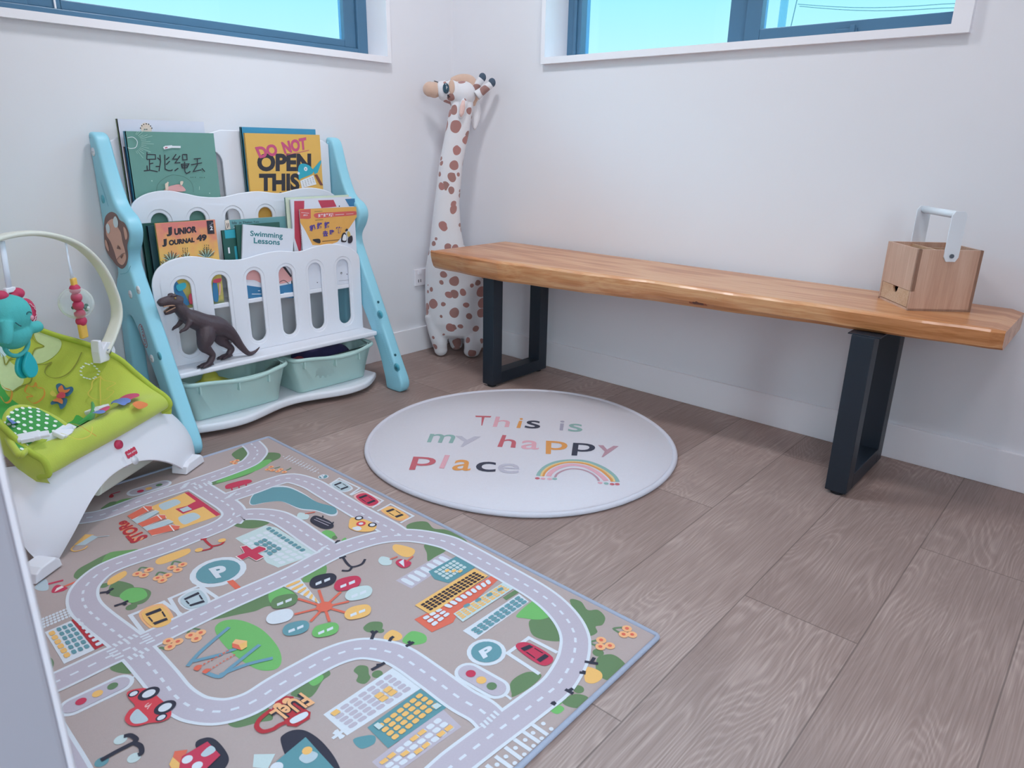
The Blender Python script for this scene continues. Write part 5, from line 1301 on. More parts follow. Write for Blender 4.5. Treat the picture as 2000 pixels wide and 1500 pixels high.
# knots are part of the slab's figure: dark ringed ovals in the wood
mk_ = mat('knot', '#5a2f22', .4, .25, 160); mk2 = mat('knot_ring', '#8a4a2c', .4, .3, 120)
def knot(y, z, ry, rz):
    b = MB()
    for s, mm, o in ((1.0, mk2, .0012), (.62, mk_, .0018)):
        pts = [(y+ry*s*math.cos(2*PI*i/20)*(1+.1*math.sin(3*i)), z+rz*s*math.sin(2*PI*i/20)) for i in range(20)]
        P = []
        for yy, zz in pts:
            zz = max(zz, .527-bench_thick(yy)+.014); t = (.519-zz)/.04; P.append((bench_front(yy)+.004*math.sin(yy*13)+.002*math.sin(yy*37)-.001+max(0, t)*.009-o, yy, min(zz, .516)))
        b.add((P, [list(range(20))]), mm)
    b.build('knot', seat)
knot(-1.475, .478, .030, .016); knot(-1.535, .500, .007, .006)
for nm, yc in (('leg', -.602), ('leg', -1.963)):
    b = MB(); w = .029; zt = .4455 if yc > -1 else .4665
    b.add(box(-.402, -.350, yc-w, yc+w, .010, zt, .002), m_iron).add(box(-.115, -.062, yc-w, yc+w, .010, zt, .002), m_iron).add(box(-.351, -.114, yc-w, yc+w, .010, .058, .002), m_iron)
    lg = b.build(nm, bench)
    MB().add(box(-.395, -.055, yc-w-.012, yc+w+.012, zt-.001, zt+.0028, .001), m_iron).build('mounting_plate', lg)
    for x in (-.378, -.09): MB().add(cyl((x, yc, .006), .018, .012), mat('black_rubber', '#15181d', .7)).build('foot_pad', lg)

# ------------------------------------------------------------ wooden caddy
m_bam = wood('bamboo_upright', '#bd957f', '#caa38d', '#d6b39e', 2, 14, .45, 1.6, 0, 3)
m_bamh = wood('bamboo_level', '#b68d70', '#c69f7f', '#d3b195', 0, 10, .45, 1.4, 0, 3)
ca = Vector((-.277, -2.029, .527)); au = Vector((.129, .108, 0)).normalized(); av = Vector((.100, -.135, 0)); av = (av-au*av.dot(au)).normalized()
cm = Matrix(((au.x, av.x, 0, ca.x), (au.y, av.y, 0, ca.y), (0, 0, 1, ca.z), (0, 0, 0, 1)))   # u = drawer side, v = long side
cd_ = empty('desk_caddy', tuple(ca), 'square bamboo desk caddy with a drawer and white handle on the bench', 'organiser')
LU, LV, H, T = .170, .166, .163, .008
b = MB(); z0 = .052
b.add(box(0, LU, 0, T, z0, H), m_bam, xf=cm).add(box(0, LU, LV-T, LV, 0, H), m_bam, xf=cm).add(box(LU-T, LU, T, LV-T, 0, H), m_bam, xf=cm)
b.add(box(0, T, 0, LV, 0, H), m_bam, xf=cm).add(box(T, LU-T, T, LV-T, z0, z0+.006), m_bam, xf=cm).add(box(0, LU, 0, LV, 0, .006), m_bam, xf=cm).add(box(LU-T, LU, 0, T, 0, z0), m_bam, xf=cm)
b.build('box_body', cd_)
MB().add(box(T, LU-T, LV*.36, LV*.36+.006, z0+.006, H-.004), m_bamh, xf=cm).build('divider', cd_)
MB().add(box(LU*.52, LU*.52+.006, LV*.36+.006, LV-T, z0+.006, H-.006), m_bamh, xf=cm).build('divider', cd_)
dl = [(T+.002, .0075), (LU-T-.002, .0075), (LU-T-.002, z0-.001), (LU/2+.014, z0-.001), (LU/2+.012, z0-.010), (LU/2+.005, z0-.018), (LU/2-.005, z0-.018), (LU/2-.012, z0-.010), (LU/2-.014, z0-.001), (T+.002, z0-.001)]
dx = cm @ Matrix(((1, 0, 0, 0), (0, 0, 1, .003), (0, 1, 0, 0), (0, 0, 0, 1)))
dw = MB().add(plate([dl], .006, .0006), m_bamh, xf=dx).build('drawer', cd_)
MB().add(box(T+.004, LU-T-.004, .03, LV-T-.004, .008, .036), mat('drawer_dark', '#3a2a24', .8), xf=cm).build('drawer_box', dw)
m_wp = mat('white_powder_coat', '#e3e9f0', .35, .02, 8)
hz = .262
def strap(u):
    lp = [(LV/2-.019, H-.024), (LV/2+.019, H-.024), (LV/2+.019, hz-.012), (LV/2+.013, hz), (LV/2-.013, hz), (LV/2-.019, hz-.012)]
    lp = [(LV/2-.019, H-.018), (LV/2-.012, H-.030), (LV/2+.012, H-.030), (LV/2+.019, H-.018), (LV/2+.019, hz-.010), (LV/2+.012, hz), (LV/2-.012, hz), (LV/2-.019, hz-.010)]
    return plate([lp], .004, .0008), cm @ Matrix(((0, 0, 1, u), (1, 0, 0, 0), (0, 1, 0, 0), (0, 0, 0, 1)))
hn = None
for u in (-.0022, LU+.0022):
    vf, xf = strap(u); h_ = MB().add(vf, m_wp, xf=xf).build('handle_bracket', cd_)
    s = -1 if u < 0 else 1
    MB().add(cyl((u+s*.003, LV/2, H-.015), .0055, .004, 0, 12), mat('screw_steel', '#6d7680', .3, metal=.8), xf=cm).build('screw', h_)
MB().add(cyl((LU/2, LV/2, hz-.010), .0095, LU+.004, 0, 18), m_wp, True, cm).build('handle_bar', cd_)

# ------------------------------------------------------------ round rug
m_rug = mat('rug_cotton', '#d6d2da', .95, .03, 140, bump=.25, bscale=420, sheen=.2)
rug = empty('round_rug', (-.737, -1.072, 0), 'round white rug with coloured lettering and a rainbow in front of the bench', 'rug')
def rug_ring(r, z, wob=0.0):
    return [(-.737+(r+.004*math.sin(3*a+1)+.003*math.sin(5*a+.4))*math.cos(a), -1.072+(r+.004*math.sin(3*a+1)+.003*math.sin(5*a+.4))*math.sin(a), z+wob*math.sin(7*a+.6)) for a in [2*PI*i/96 for i in range(96)]]
b = MB().add(loft([rug_ring(.492, .001), rug_ring(.497, .006), rug_ring(.492, .0115), rug_ring(.30, .012), rug_ring(.02, .012)]), m_rug, True); b.build('pile', rug)
b = MB(); pts = rug_ring(.496, .0085)
rr = []
for i, p in enumerate(pts):
    c = Vector((-.737, -1.072, p[2])); rd = (Vector(p)-c).normalized()
    rr.append([Vector(p)+rd*(.0085*math.cos(2*PI*k/10))+Vector((0, 0, .0078*math.sin(2*PI*k/10))) for k in range(10)])
rr.append(rr[0]); b.add(loft(rr, True, False), mat('rug_binding', '#d8d6e0', .95, .08, 500, bump=.6, bscale=900), True); b.build('bound_edge', rug)
rc_ = palette('rug_ink', dict(r1='#c46670', r2='#dfa9b4', r3='#df9a58', r4='#3f4050', r5='#a9a4b6', r6='#8fb0ab', r7='#bdb9c6', r8='#b9929e', r9='#e3c489'), .95, var=.10, scale=220)
b = MB(); decals(b, [d for d in DATA['rug'] if d[0] == 't'], lambda u, v, h: (u/1000, v/1000, h), .00003, rc_, lift=.0124); b.build('printed_lettering', rug)
b = MB(); decals(b, [d for d in DATA['rug'] if d[0] != 't' and not (d[0] == 'd' and d[1] == 'r4')], lambda u, v, h: (u/1000, v/1000, h), .00003, rc_, lift=.0124); b.build('printed_rainbow', rug)

# ------------------------------------------------------------ play mat
mt_ = empty('play_mat', (-1.79, -1.18, 0), 'taupe road map play mat with printed streets, cars and houses', 'play mat')
MX0, MX1, MY0, MY1 = -2.288, -1.288, -1.918, -.448
m_mat = mat('mat_taupe', '#b3a09c', .9, .035, 260, bump=.2, bscale=900)
MB().add(box(MX0+.004, MX1-.004, MY0+.004, MY1-.004, .0005, .006), m_mat).build('mat_cloth', mt_)
b = MB(); m_bind = mat('mat_binding', '#a7aec2', .8, .12, 700, bump=.5, bscale=1200)
cs = rrect(MX0, MX1, MY0, MY1, .012, 4); P = []
for i, (x, y) in enumerate(cs):
    t = Vector((cs[(i+1) % len(cs)][0]-cs[i-1][0], cs[(i+1) % len(cs)][1]-cs[i-1][1], 0)).normalized(); nn = Vector((t.y, -t.x, 0))
    P.append([Vector((x, y, .0052))-nn*.003+nn*(.0052*math.cos(2*PI*k/10))+Vector((0, 0, .0046*math.sin(2*PI*k/10))) for k in range(10)])
P.append(P[0]); b.add(loft(P, True, False), m_bind, True); b.build('bound_edge', mt_)
mc = palette('mat_ink', dict(g1='#67805a', g2='#6f9a5f', g3='#72b266', wl='#d5d7de', rf='#bbafba', wh='#ead9d6', rd='#c33a55', ro='#dd6a55', gy='#b6c3ca', rk='#b5333c', og='#ef9468', bk='#33313f', **{'or': '#ecb66c'}, gd='#66805e', pe='#eeb080', tl='#66939c', mt='#c3d0d0', pk='#e6b2ae', bl='#6f96aa', re='#d3444e', td='#5f9098', bn='#3a2c33'), .9, var=.05, scale=300)
b = MB(); decals(b, DATA['mat'], lambda u, v, h: (u/1000, v/1000, h), .000004, mc, rc=(MX0*1000+9, MX1*1000-9, MY0*1000+9, MY1*1000-9), lift=.0062); b.build('printed_town', mt_)
# ------------------------------------------------------------ children's book rack
m_blue = mat('rack_blue', '#93d0e2', .42, .03, 9, bump=.06, bscale=420)
m_blue2 = mat('rack_blue_recess', '#5fb3c6', .5, .05, 9)
m_rackw = mat('rack_white', '#e6e8f0', .4, .015, 8)
m_mint = mat('bin_mint', '#b4d2cd', .45, .03, 8, bump=.05, bscale=300)
rack = empty('book_rack', (-1.095, -.20, 0), 'blue and white plastic children\'s book rack with two book tiers under the left window', 'bookshelf')
LX, RX = -1.538, -.700; TH = .046
prof = [(-.024, .946), (-.045, .942), (-.060, .928), (-.072, .895), (-.092, .83), (-.125, .758), (-.150, .730), (-.185, .712), (-.205, .690), (-.208, .662), (-.192, .628), (-.168, .598), (-.164, .570), (-.182, .525), (-.245, .400), (-.312, .265), (-.378, .130), (-.414, .060), (-.420, .030), (-.410, .008), (-.394, 0), (-.334, 0), (-.322, .012), (-.316, .045), (-.284, .145), (-.232, .245), (-.190, .315), (-.160, .362), (-.134, .392), (-.112, .398), (-.094, .384), (-.086, .350), (-.080, .200), (-.078, 0), (-.018, 0), (-.014, .15), (-.018, .25), (-.036, .40), (-.044, .49), (-.072, .530), (-.070, .556), (-.032, .585), (-.015, .640), (-.014, .76), (-.014, .92), (-.017, .940)]
def smooth_prof(p, n=3): return [tuple(q[:2]) for q in cat([(a, b, 0) for a, b in p], True, n)]
px_ = Matrix(((0, 0, 1, LX+TH/2), (1, 0, 0, 0), (0, 1, 0, 0), (0, 0, 0, 1)))
pl = plate([smooth_prof(prof)], TH, .010, 3)
sp = MB().add(pl, m_blue, True, px_).build('side_panel', rack)
px2 = Matrix(((0, 0, 1, RX+TH/2), (1, 0, 0, 0), (0, 1, 0, 0), (0, 0, 0, 1)))
spr = MB().add(pl, m_blue, True, px2).build('side_panel', rack)
side = palette('rack_print', dict(mb='#7d5a55', ms='#e0ab98', mw='#d7e6ee', sb='#6fb9cc', rl='#b5565f'), .45, var=.03)
b = MB(); decals(b, [d for d in DATA['side'] if d[1][0] == 'm'], lambda u, v, h: (LX-h, u/1000, v/1000), .0003, side, lift=.0006); st = b.build('monkey_face_sticker', sp); st['label'] = 'brown monkey face sticker'
for key, nm in (('rl', 'logo_print'), ('sb', 'moulded_line')):
    for d in [d for d in DATA['side'] if d[1] == key] if key == 'sb' else [None]:
      b = MB(); decals(b, [d] if d else [d for d in DATA['side'] if d[1] == key], lambda u, v, h: (LX-h, u/1000, v/1000), .0003, side, lift=.0006); b.build(nm, sp)
for y, z, w in ((-.152, .472, 1), (-.218, .495, 1), (-.243, .284, 1), (-.037, .889, 1), (-.304, .305, 0), (-.053, .752, 0)):
    q = MB().add(cyl((LX-.0004, y, z), .0125, .0025, 0, 24), m_rackw if w else m_blue2, True).build('screw_cap', sp)
    if w: MB().add(box(LX-.0022, LX-.0016, y-.008, y+.008, z-.0012, z+.0012), mat('slot_grey', '#b9bcc6', .5)).build('slot', q)
for y, z, r in ((-.306, .298, .016), (-.397, .103, .016), (-.299, .346, .005), (-.390, .152, .005)):
    MB().add(cyl((RX+.0002, y, z), r, .003, 0, 24), m_blue2 if r > .01 else mat('dark_hole', '#2d6674', .8), True).build('screw_hole', spr)
    if r > .01: MB().add(cyl((RX-.001, y-.004, z), r*.62, .003, 0, 24), mat('hole_floor', '#3f98ad', .6), True).build('screw_recess', spr)
b = MB()
for i in range(60):
    z = .56-.5*i/59; y = -.150-.245*i/59+.010
    b.add(box(RX-.0012, RX+.002, y-.004, y+.004, z-.0014, z+.0014), m_blue)
b.build('ribbed_edge', spr)
SL = [-1.397, -1.2735, -1.1505, -1.0275, -.907, -.7845]
def front(y, z=0): return Matrix(((1, 0, 0, 0), (0, 0, -1, y), (0, 1, 0, 0), (0, 0, 0, 1)))
def wave(z): return cat([(x, q+z, 0) for x, q in ((-1.489, -.055), (-1.482, -.028), (-1.462, 0), (-1.420, .020), (-1.362, .026), (-1.304, .015), (-1.252, .003), (-1.184, -.001), (-1.110, .010), (-1.044, .013), (-.966, .004), (-.898, .015), (-.829, .019), (-.757, .003), (-.712, -.028), (-.703, -.055))], False, 5)
def inset(pts, d):
    out = []
    for i, p in enumerate(pts):
        a, c = pts[max(i-1, 0)], pts[min(i+1, len(pts)-1)]; t = (Vector(c)-Vector(a)).normalized(); q = Vector(p)+Vector((t.y, -t.x, 0))*d
        out.append((q.x, q.y))
    return out
def pocket(name, y, zt, zb, s0, s1):
    w = [(p.x, p.y) for p in wave(zt)]
    holes = [cap(x, s0, s1, .0275) for x in SL]
    out = w+[(-.703, zb), (-1.489, zb)]
    b = MB().add(plate([out]+holes, .008, .0025), m_rackw, False, front(y+.0042))
    w2 = inset(wave(zt), .026)
    w2 = [(max(-1.462, min(-.730, a)), c) for a, c in w2]
    out2 = w2+[(-.730, zb+.006), (-1.462, zb+.006)]
    b.add(plate([out2]+[cap(x, s0-.011, s1+.011, .0385) for x in SL], .005, .0022), m_rackw, False, front(y+.0008))
    o = b.build(name, rack); return o
pocket('book_pocket', -.2, .551, .226, .259, .508)
pocket('book_pocket', -.1, .748, .440, .470, .706)
b = MB().add(plate([[(-1.489, .56), (-.703, .56), (-.703, .92), (-.73, .935), (-.85, .936), (-1.0, .945), (-1.06, .962), (-1.13, .962), (-1.19, .945), (-1.34, .936), (-1.46, .935), (-1.489, .92)], rrect(-1.44, -1.135, .60, .895, .04), rrect(-1.05, -.745, .60, .895, .04)], .010, .003), m_rackw, False, front(-.034)); b.build('back_panel', rack)
MB().add(box(-1.489, -.700, -.191, -.104, .394, .410, .003), m_rackw).build('pocket_floor', rack)
MB().add(box(-1.489, -.700, -.091, -.040, .604, .612, .002), m_rackw).build('pocket_floor', rack)
MB().add(box(-1.480, -.700, -.286, -.19, .211, .2285, .006, 3), m_rackw).build('ledge', rack)
fr = [(x, -.300-.026*math.cos(2*PI*(x+1.315)/.46)+.03*max(0, (x+.80)/.1)**2+.03*max(0, (-1.42-x)/.1)**2) for x in [-1.50+.82*i/40 for i in range(41)]]
MB().add(plate([fr+[(-.684, -.20), (-.702, -.02), (-1.488, -.02), (-1.497, -.2)]], .028, .010, 3), m_rackw, False, Matrix.Translation((0, 0, .031))).build('base_shelf', rack)

# storage bins
def bin_(x0, x1, lab):
    t = empty('storage_bin', ((x0+x1)/2, -.16, .0455), lab, 'storage bin', 'mint bins on the rack\'s base shelf')
    yb, yf = -.035, -.284; zt, zb = .184, .0458; xm = (x0+x1)/2
    def GB(x):
        f_ = max(0, min(1, (x-x0)/(x1-x0))); return math.sin(PI*f_**1.25)**1.6
    def ring(ins, z=None, top=0, lift=0.0):
        lp = rrect(x0+ins, x1-ins, yf+ins, yb-ins*.3, .030-ins*.3, 6); o = []
        lp2 = []
        for i in range(len(lp)):
            a, c = lp[i], lp[(i+1) % len(lp)]; n = max(1, int(math.hypot(c[0]-a[0], c[1]-a[1])/.02)); lp2 += [(a[0]+(c[0]-a[0])*k/n, a[1]+(c[1]-a[1])*k/n) for k in range(n)]
        for x, y in lp2:
            g = GB(x)*max(0, min(1, (-.19-y)/.07))
            o.append((x, y-(.020*g if top else .006*g), (zt-.015*g+lift) if top else z))
        return o
    b = MB().add(loft([ring(.032, zb), ring(.030, zb+.004), ring(.006, 0, 1, -.012), ring(.004, 0, 1), ring(.007, 0, 1), ring(.009, 0, 1, -.012), ring(.033, zb+.007), ring(.036, zb+.005)]), m_mint, True)
    o = b.build('bin_body', t)
    b = MB(); pts = ring(.002, 0, 1, -.004); rr = []
    for i, p in enumerate(pts):
        d = (Vector(pts[(i+1) % len(pts)])-Vector(pts[i-1])).normalized(); nn = Vector((d.y, -d.x, 0)).normalized()
        rr.append([Vector(p)+nn*(.0065*math.cos(2*PI*k/10))+Vector((0, 0, .0075*math.sin(2*PI*k/10))) for k in range(10)])
    rr.append(rr[0]); b.add(loft(rr, True, False), m_mint, True); b.build('rim', t)
    for k in (.06, .40, .70):
        x = x0+(x1-x0)*k+.02; g = GB(x)
        MB().add(box(x-.003, x+.003, yf-.020*g-.001, yf+.012, zt-.015*g-.038, zt-.015*g-.006, .001), m_mint).build('rib', t)
    return t
bin_(-1.462, -1.092, 'mint storage bin holding a yellow-green toy, left of two on the rack\'s base')
bin_(-1.074, -.712, 'mint storage bin holding dark purple and red toys, right of two on the rack\'s base')
tag(MB().add(fuse([ellip((-1.30, -.10, .098), (.075, .045, .035)), ellip((-1.225, -.10, .092), (.035, .03, .018)), ellip((-1.30, -.10, .14), (.03, .01, .02))], .006, 4), mat('toy_yellow', '#c2c04a', .5), True).build('toy_fish'), 'yellow-green toy lying in the left mint bin', 'toy')
tag(MB().add(fuse([ellip((-.865, -.13, .118), (.105, .075, .062)), ellip((-.80, -.15, .125), (.05, .06, .045)), ellip((-.92, -.10, .130), (.05, .05, .04))], .007, 4), mat('pouch_purple', '#3a3560', .8, .2, 40, bump=.4, bscale=60), True).build('fabric_pouch'), 'dark purple cloth pouch lying in the right mint bin', 'pouch')
tag(MB().add(fuse([ellip((-.995, -.17, .124), (.030, .035, .034)), ellip((-.975, -.155, .134), (.022, .022, .022))], .004, 3), mat('toy_red', '#a92f45', .5, .1), True).build('toy_berry'), 'red toy beside the purple pouch in the right mint bin', 'toy')
tag(MB().add(fuse([ellip((-1.02, -.21, .110), (.024, .030, .020)), ellip((-1.03, -.18, .105), (.020, .02, .02))], .004, 3), mat('toy_black', '#23242c', .5, .1), True).build('small_toy'), 'small black toy at the left end of the right mint bin', 'toy')

# ------------------------------------------------------------ books
m_page = mat('paper', '#ece6da', .9, .05, 200)
bk = palette('ink', dict(ink='#33313a', wl='#e9ebf0', rd='#b8485c', pkk='#dfa5a3', bge='#e2cbb8', gl='#a9cbbf', gdk='#4f7267', bgl='#e4d5c8', pnk='#c9527c', tqs='#35a9bd', brn='#7d4b45', tdk='#2f8088', rdb='#c0455a', blb='#3b7ba8', orb='#e5ab5b', rdl='#d6605d', prp='#54469a', ylo='#cdb163'), .55, var=.05)
def book(name, lab, x0, x1, z0, z1, y, t, cover, data=(), spine=None, grp=None, ang=0, soft=False, grad=None):
    piv = (x0, y, z0) if not ang else (x0, y, z1)
    o = empty(name, piv, lab, 'book', grp)
    R = Matrix.Translation(piv) @ Matrix.Rotation(math.radians(ang), 4, 'Y') @ Matrix.Translation([-q for q in piv])
    h = .0022 if not soft else .0007; m = mat('cover_'+cover[1:], cover, .42, .04, 25); ms_ = mat('cover_'+(spine or cover)[1:], spine or cover, .42, .04, 25) if not grad else m
    b = MB().add(box(x0, x1, y, y+h, z0, z1), grad or m, xf=R).add(box(x0, x1, y+t-h, y+t, z0, z1), ms_, xf=R).add(box(x0, x0+h, y, y+t, z0, z1), ms_, xf=R)
    if data: decals(b, data, lambda u, v, hh: (u/1000, y-hh, v/1000), .00012, bk, lift=.0003)
    b.build('cover', o)
    i = .004 if not soft else .0012
    MB().add(box(x0+h, x1-i, y+h, y+t-h, z0+i, z1-i), m_page, xf=R).build('pages', o)
    return o
UP, LO = 'books in the upper tier of the rack', 'books in the lower tier of the rack'
ZU, ZL = .6125, .4105
book('picture_book', 'white hardback at the back of the upper tier, round emblem peeking above the green book', -1.465, -1.195, ZU, .985, -.057, .010, '#d9dcea', DATA['white'], '#7d8a5e', UP)
book('picture_book', 'thin navy blue book between the white hardback and the green picture book', -1.459, -1.20, ZU, .905, -.0635, .005, '#2e4a72', (), '#c9853c', UP, soft=True)
book('picture_book', 'green hardback picture book with hand-drawn Chinese title and a pink animal', -1.4555, -1.177, ZU, .950, -.080, .014, '#6c9b91', DATA['green'], '#4b9db0', UP)
book('picture_book', 'blue book behind the yellow one in the upper tier', -1.067, -.771, ZU, .973, -.060, .012, '#3f93ba', (), '#2f6f78', UP)
book('picture_book', 'yellow paperback with pink and black capital letters and a turquoise creature', -1.0655, -.765, ZU, .9535, -.076, .007, '#e4b45c', DATA['yellow'], None, UP, soft=True)
def grad_mat(name, stops, z0, z1):
    m = bpy.data.materials.new(name); m.use_nodes = True; n, l, p = nodes_of(m)
    t = n.new('ShaderNodeTexCoord'); s = n.new('ShaderNodeSeparateXYZ'); l.new(t.outputs['Object'], s.inputs[0])
    z = n.new('ShaderNodeTexNoise'); z.inputs['Scale'].default_value = 30; l.new(t.outputs['Object'], z.inputs['Vector'])
    mr = n.new('ShaderNodeMapRange'); mr.inputs['From Min'].default_value = z0; mr.inputs['From Max'].default_value = z1; l.new(s.outputs['Z'], mr.inputs['Value'])
    a = n.new('ShaderNodeMath'); a.operation = 'MULTIPLY_ADD'; a.inputs[1].default_value = .5; l.new(z.outputs['Fac'], a.inputs[0]); a2 = n.new('ShaderNodeMath'); a2.operation = 'SUBTRACT'; a2.inputs[1].default_value = .25; l.new(mr.outputs[0], a2.inputs[0]); l.new(a2.outputs[0], a.inputs[2])
    r = n.new('ShaderNodeValToRGB'); e = r.color_ramp.elements; e[0].color = lin(stops[0][1]); e[0].position = stops[0][0]; e[1].color = lin(stops[-1][1]); e[1].position = stops[-1][0]
    for q, c in stops[1:-1]: k = e.new(q); k.color = lin(c)
    l.new(a.outputs[0], r.inputs[0]); l.new(r.outputs[0], p.inputs['Base Color']); p.inputs['Roughness'].default_value = .45
    return m
sunset = grad_mat('sunset_print', [(0, '#7f8a63'), (.15, '#c8bb6a'), (.4, '#e6cd6e'), (.7, '#eab067'), (.95, '#e0837a')], .41, .685)
book('paperback', 'dark green book rearmost behind the orange reed-covered paperback, far left of the lower tier', -1.4785, -1.29, ZL, .682, -.150, .010, '#2b564f', (), '#24584e', LO)
book('paperback', 'thinner blue-green book directly behind the orange reed-covered paperback', -1.466, -1.275, ZL, .676, -.166, .009, '#2a4f58', (), '#274a52', LO)
book('paperback', 'orange and yellow paperback with black two-line title and reeds on the cover', -1.449, -1.258, ZL, .684, -.186, .006, '#e6c96a', DATA['jj'], None, LO, soft=True, grad=sunset)
book('paperback', 'teal picture paperback rising behind the leaning white book', -1.2055, -.9815, ZL, .676, -.152, .006, '#6fa3a8', DATA['tealb'], '#cfc6b8', LO, soft=True)
book('paperback', 'short dark green book with a teal top band, left of the leaning white book', -1.2305, -1.155, ZL, .645, -.166, .006, '#2d5f58', [['p', 'tqs', 1, [[-1220, 645], [-1155, 645], [-1155, 618], [-1220, 618]]], ['p', 'tqs', 1, [[-1192, 590], [-1170, 590], [-1170, 520], [-1192, 520]]], ['p', 'wl', 2, [[-1215, 588], [-1209, 588], [-1209, 568], [-1215, 568]]]], '#2a4c46', LO, soft=True)
book('paperback', 'slim dark green book just behind the left edge of the leaning white book', -1.185, -1.02, ZL, .660, -.175, .005, '#35625a', (), '#35625a', LO, soft=True)
book('paperback', 'white paperback with teal two-line title, leaning to the right', -1.1635, -.9695, .441, .6625, -.186, .005, '#dfe2ec', DATA['swim'], None, LO, ang=8.5, soft=True)
book('paperback', 'pale green-edged book at the back of the right-hand lower stack', -.985, -.715, ZL, .741, -.166, .006, '#d4dfcb', (), '#6f9c95', LO, soft=True)
book('picture_book', 'white book with red stripes and a blue corner behind the orange Chinese book', -.972, -.710, ZL, .734, -.176, .006, '#dde0ea', DATA['redb'], None, LO, soft=True)
book('paperback', 'orange and white Chinese paperback with a purple title, front right of the lower tier', -.9455, -.7085, ZL, .6995, -.1895, .005, '#dfe3ee', DATA['chinb'], None, LO, soft=True)

# ------------------------------------------------------------ toy dinosaur on the rack's ledge
m_dino = mat('dino_hide', '#4c3e44', .5, .25, 26, bump=.55, bscale=190, spec=.45)
dino = empty('toy_dinosaur', (-1.335, -.243, .2285), 'brown tyrannosaur figure with open jaws standing on the rack\'s ledge', 'toy')
Y = -.248
def P(x, z, dy=0): return (x, Y+dy, z)
parts = [stube([P(-1.180, .252), P(-1.200, .238), P(-1.224, .237), P(-1.249, .268), P(-1.272, .308), P(-1.297, .335), P(-1.325, .352), P(-1.362, .366), P(-1.398, .387), P(-1.420, .406), P(-1.436, .430), P(-1.444, .450)],
               [.002, .006, .010, .015, .021, .031, .039, .038, .036, .027, .024, .019], 16, 5, .82, (0, 1, 0)),
         stube([P(-1.432, .444), P(-1.450, .453), P(-1.470, .455), P(-1.488, .453), P(-1.498, .449)], [.022, .021, .016, .0135, .008], 12, 4, 1.0, (0, 1, 0)),
         stube([P(-1.435, .432), P(-1.452, .429), P(-1.470, .422), P(-1.484, .418)], [.016, .011, .008, .005], 12, 4, 1.1, (0, 1, 0))]
for s in (-1, 1):
    parts.append(stube([P(-1.418, .388, s*.024), P(-1.436, .368, s*.028), P(-1.450, .362, s*.026), P(-1.457, .355, s*.025)], [.010, .007, .005, .003], 8, 4))
parts.append(ellip(P(-1.452, .472, -.012), (.010, .006, .005))); parts.append(ellip(P(-1.452, .472, .012), (.010, .006, .005)))
for (hx, kx, kz, ax, az, fx, s) in ((-1.366, -1.384, .300, -1.360, .264, -1.374, -1), (-1.318, -1.302, .296, -1.270, .258, -1.283, 1)):
    dy = s*.024
    parts.append(stube([P(hx, .352, s*.011), P((hx+kx)/2, .328, dy), P(kx, kz, dy), P((kx+ax)/2, (kz+az)/2, dy), P(ax, az, dy), P((ax+fx)/2-.002, .247, dy), P(fx, .238, dy)], [.030, .029, .021, .014, .010, .0105, .0105], 14, 5))
    for t in (-1, 0, 1): parts.append(stube([P(fx+.004, .238, dy), P(fx-.014, .237, dy+t*.008), P(fx-.030+abs(t)*.005, .2335, dy+t*.013), P(fx-.038+abs(t)*.006, .2312, dy+t*.014)], [.0085, .0065, .0042, .0018], 8, 4))
    parts.append(stube([P(fx+.004, .240, dy), P(fx+.014, .2325, dy+.003), P(fx+.016, .2305, dy+.003)], [.006, .003, .0015], 8, 3))
bd = MB().add(fuse(parts, .0026, 2), m_dino, True).build('body', dino)
mm_ = mat('dino_mouth', '#b98f78', .5, .1)
for pts in ([P(-1.442, .4385, -.012), P(-1.462, .432, -.0115), P(-1.482, .4235, -.007)], [P(-1.442, .4385, .012), P(-1.462, .432, .0115), P(-1.482, .4235, .007)], [P(-1.442, .441, -.0145), P(-1.465, .443, -.014), P(-1.488, .442, -.010)]):
    MB().add(stube(pts, .0021, 6, 4), mm_, True).build('lip', dino)
for s in (-1, 1): MB().add(ellip(P(-1.452, .465, s*.0185), (.0032, .002, .0028), 10, 8), mat('dino_eye', '#a98a4a', .2), True).build('eye', dino)
for fx, dy in ((-1.374, -.024), (-1.283, .024)):
    for t in (-1, 0, 1): MB().add(stube([P(fx-.034+abs(t)*.006, .2335, dy+t*.014), P(fx-.043+abs(t)*.006, .2308, dy+t*.0145)], [.0032, .0008], 8, 2), mat('claw', '#26222a', .3), True).build('claw', dino)
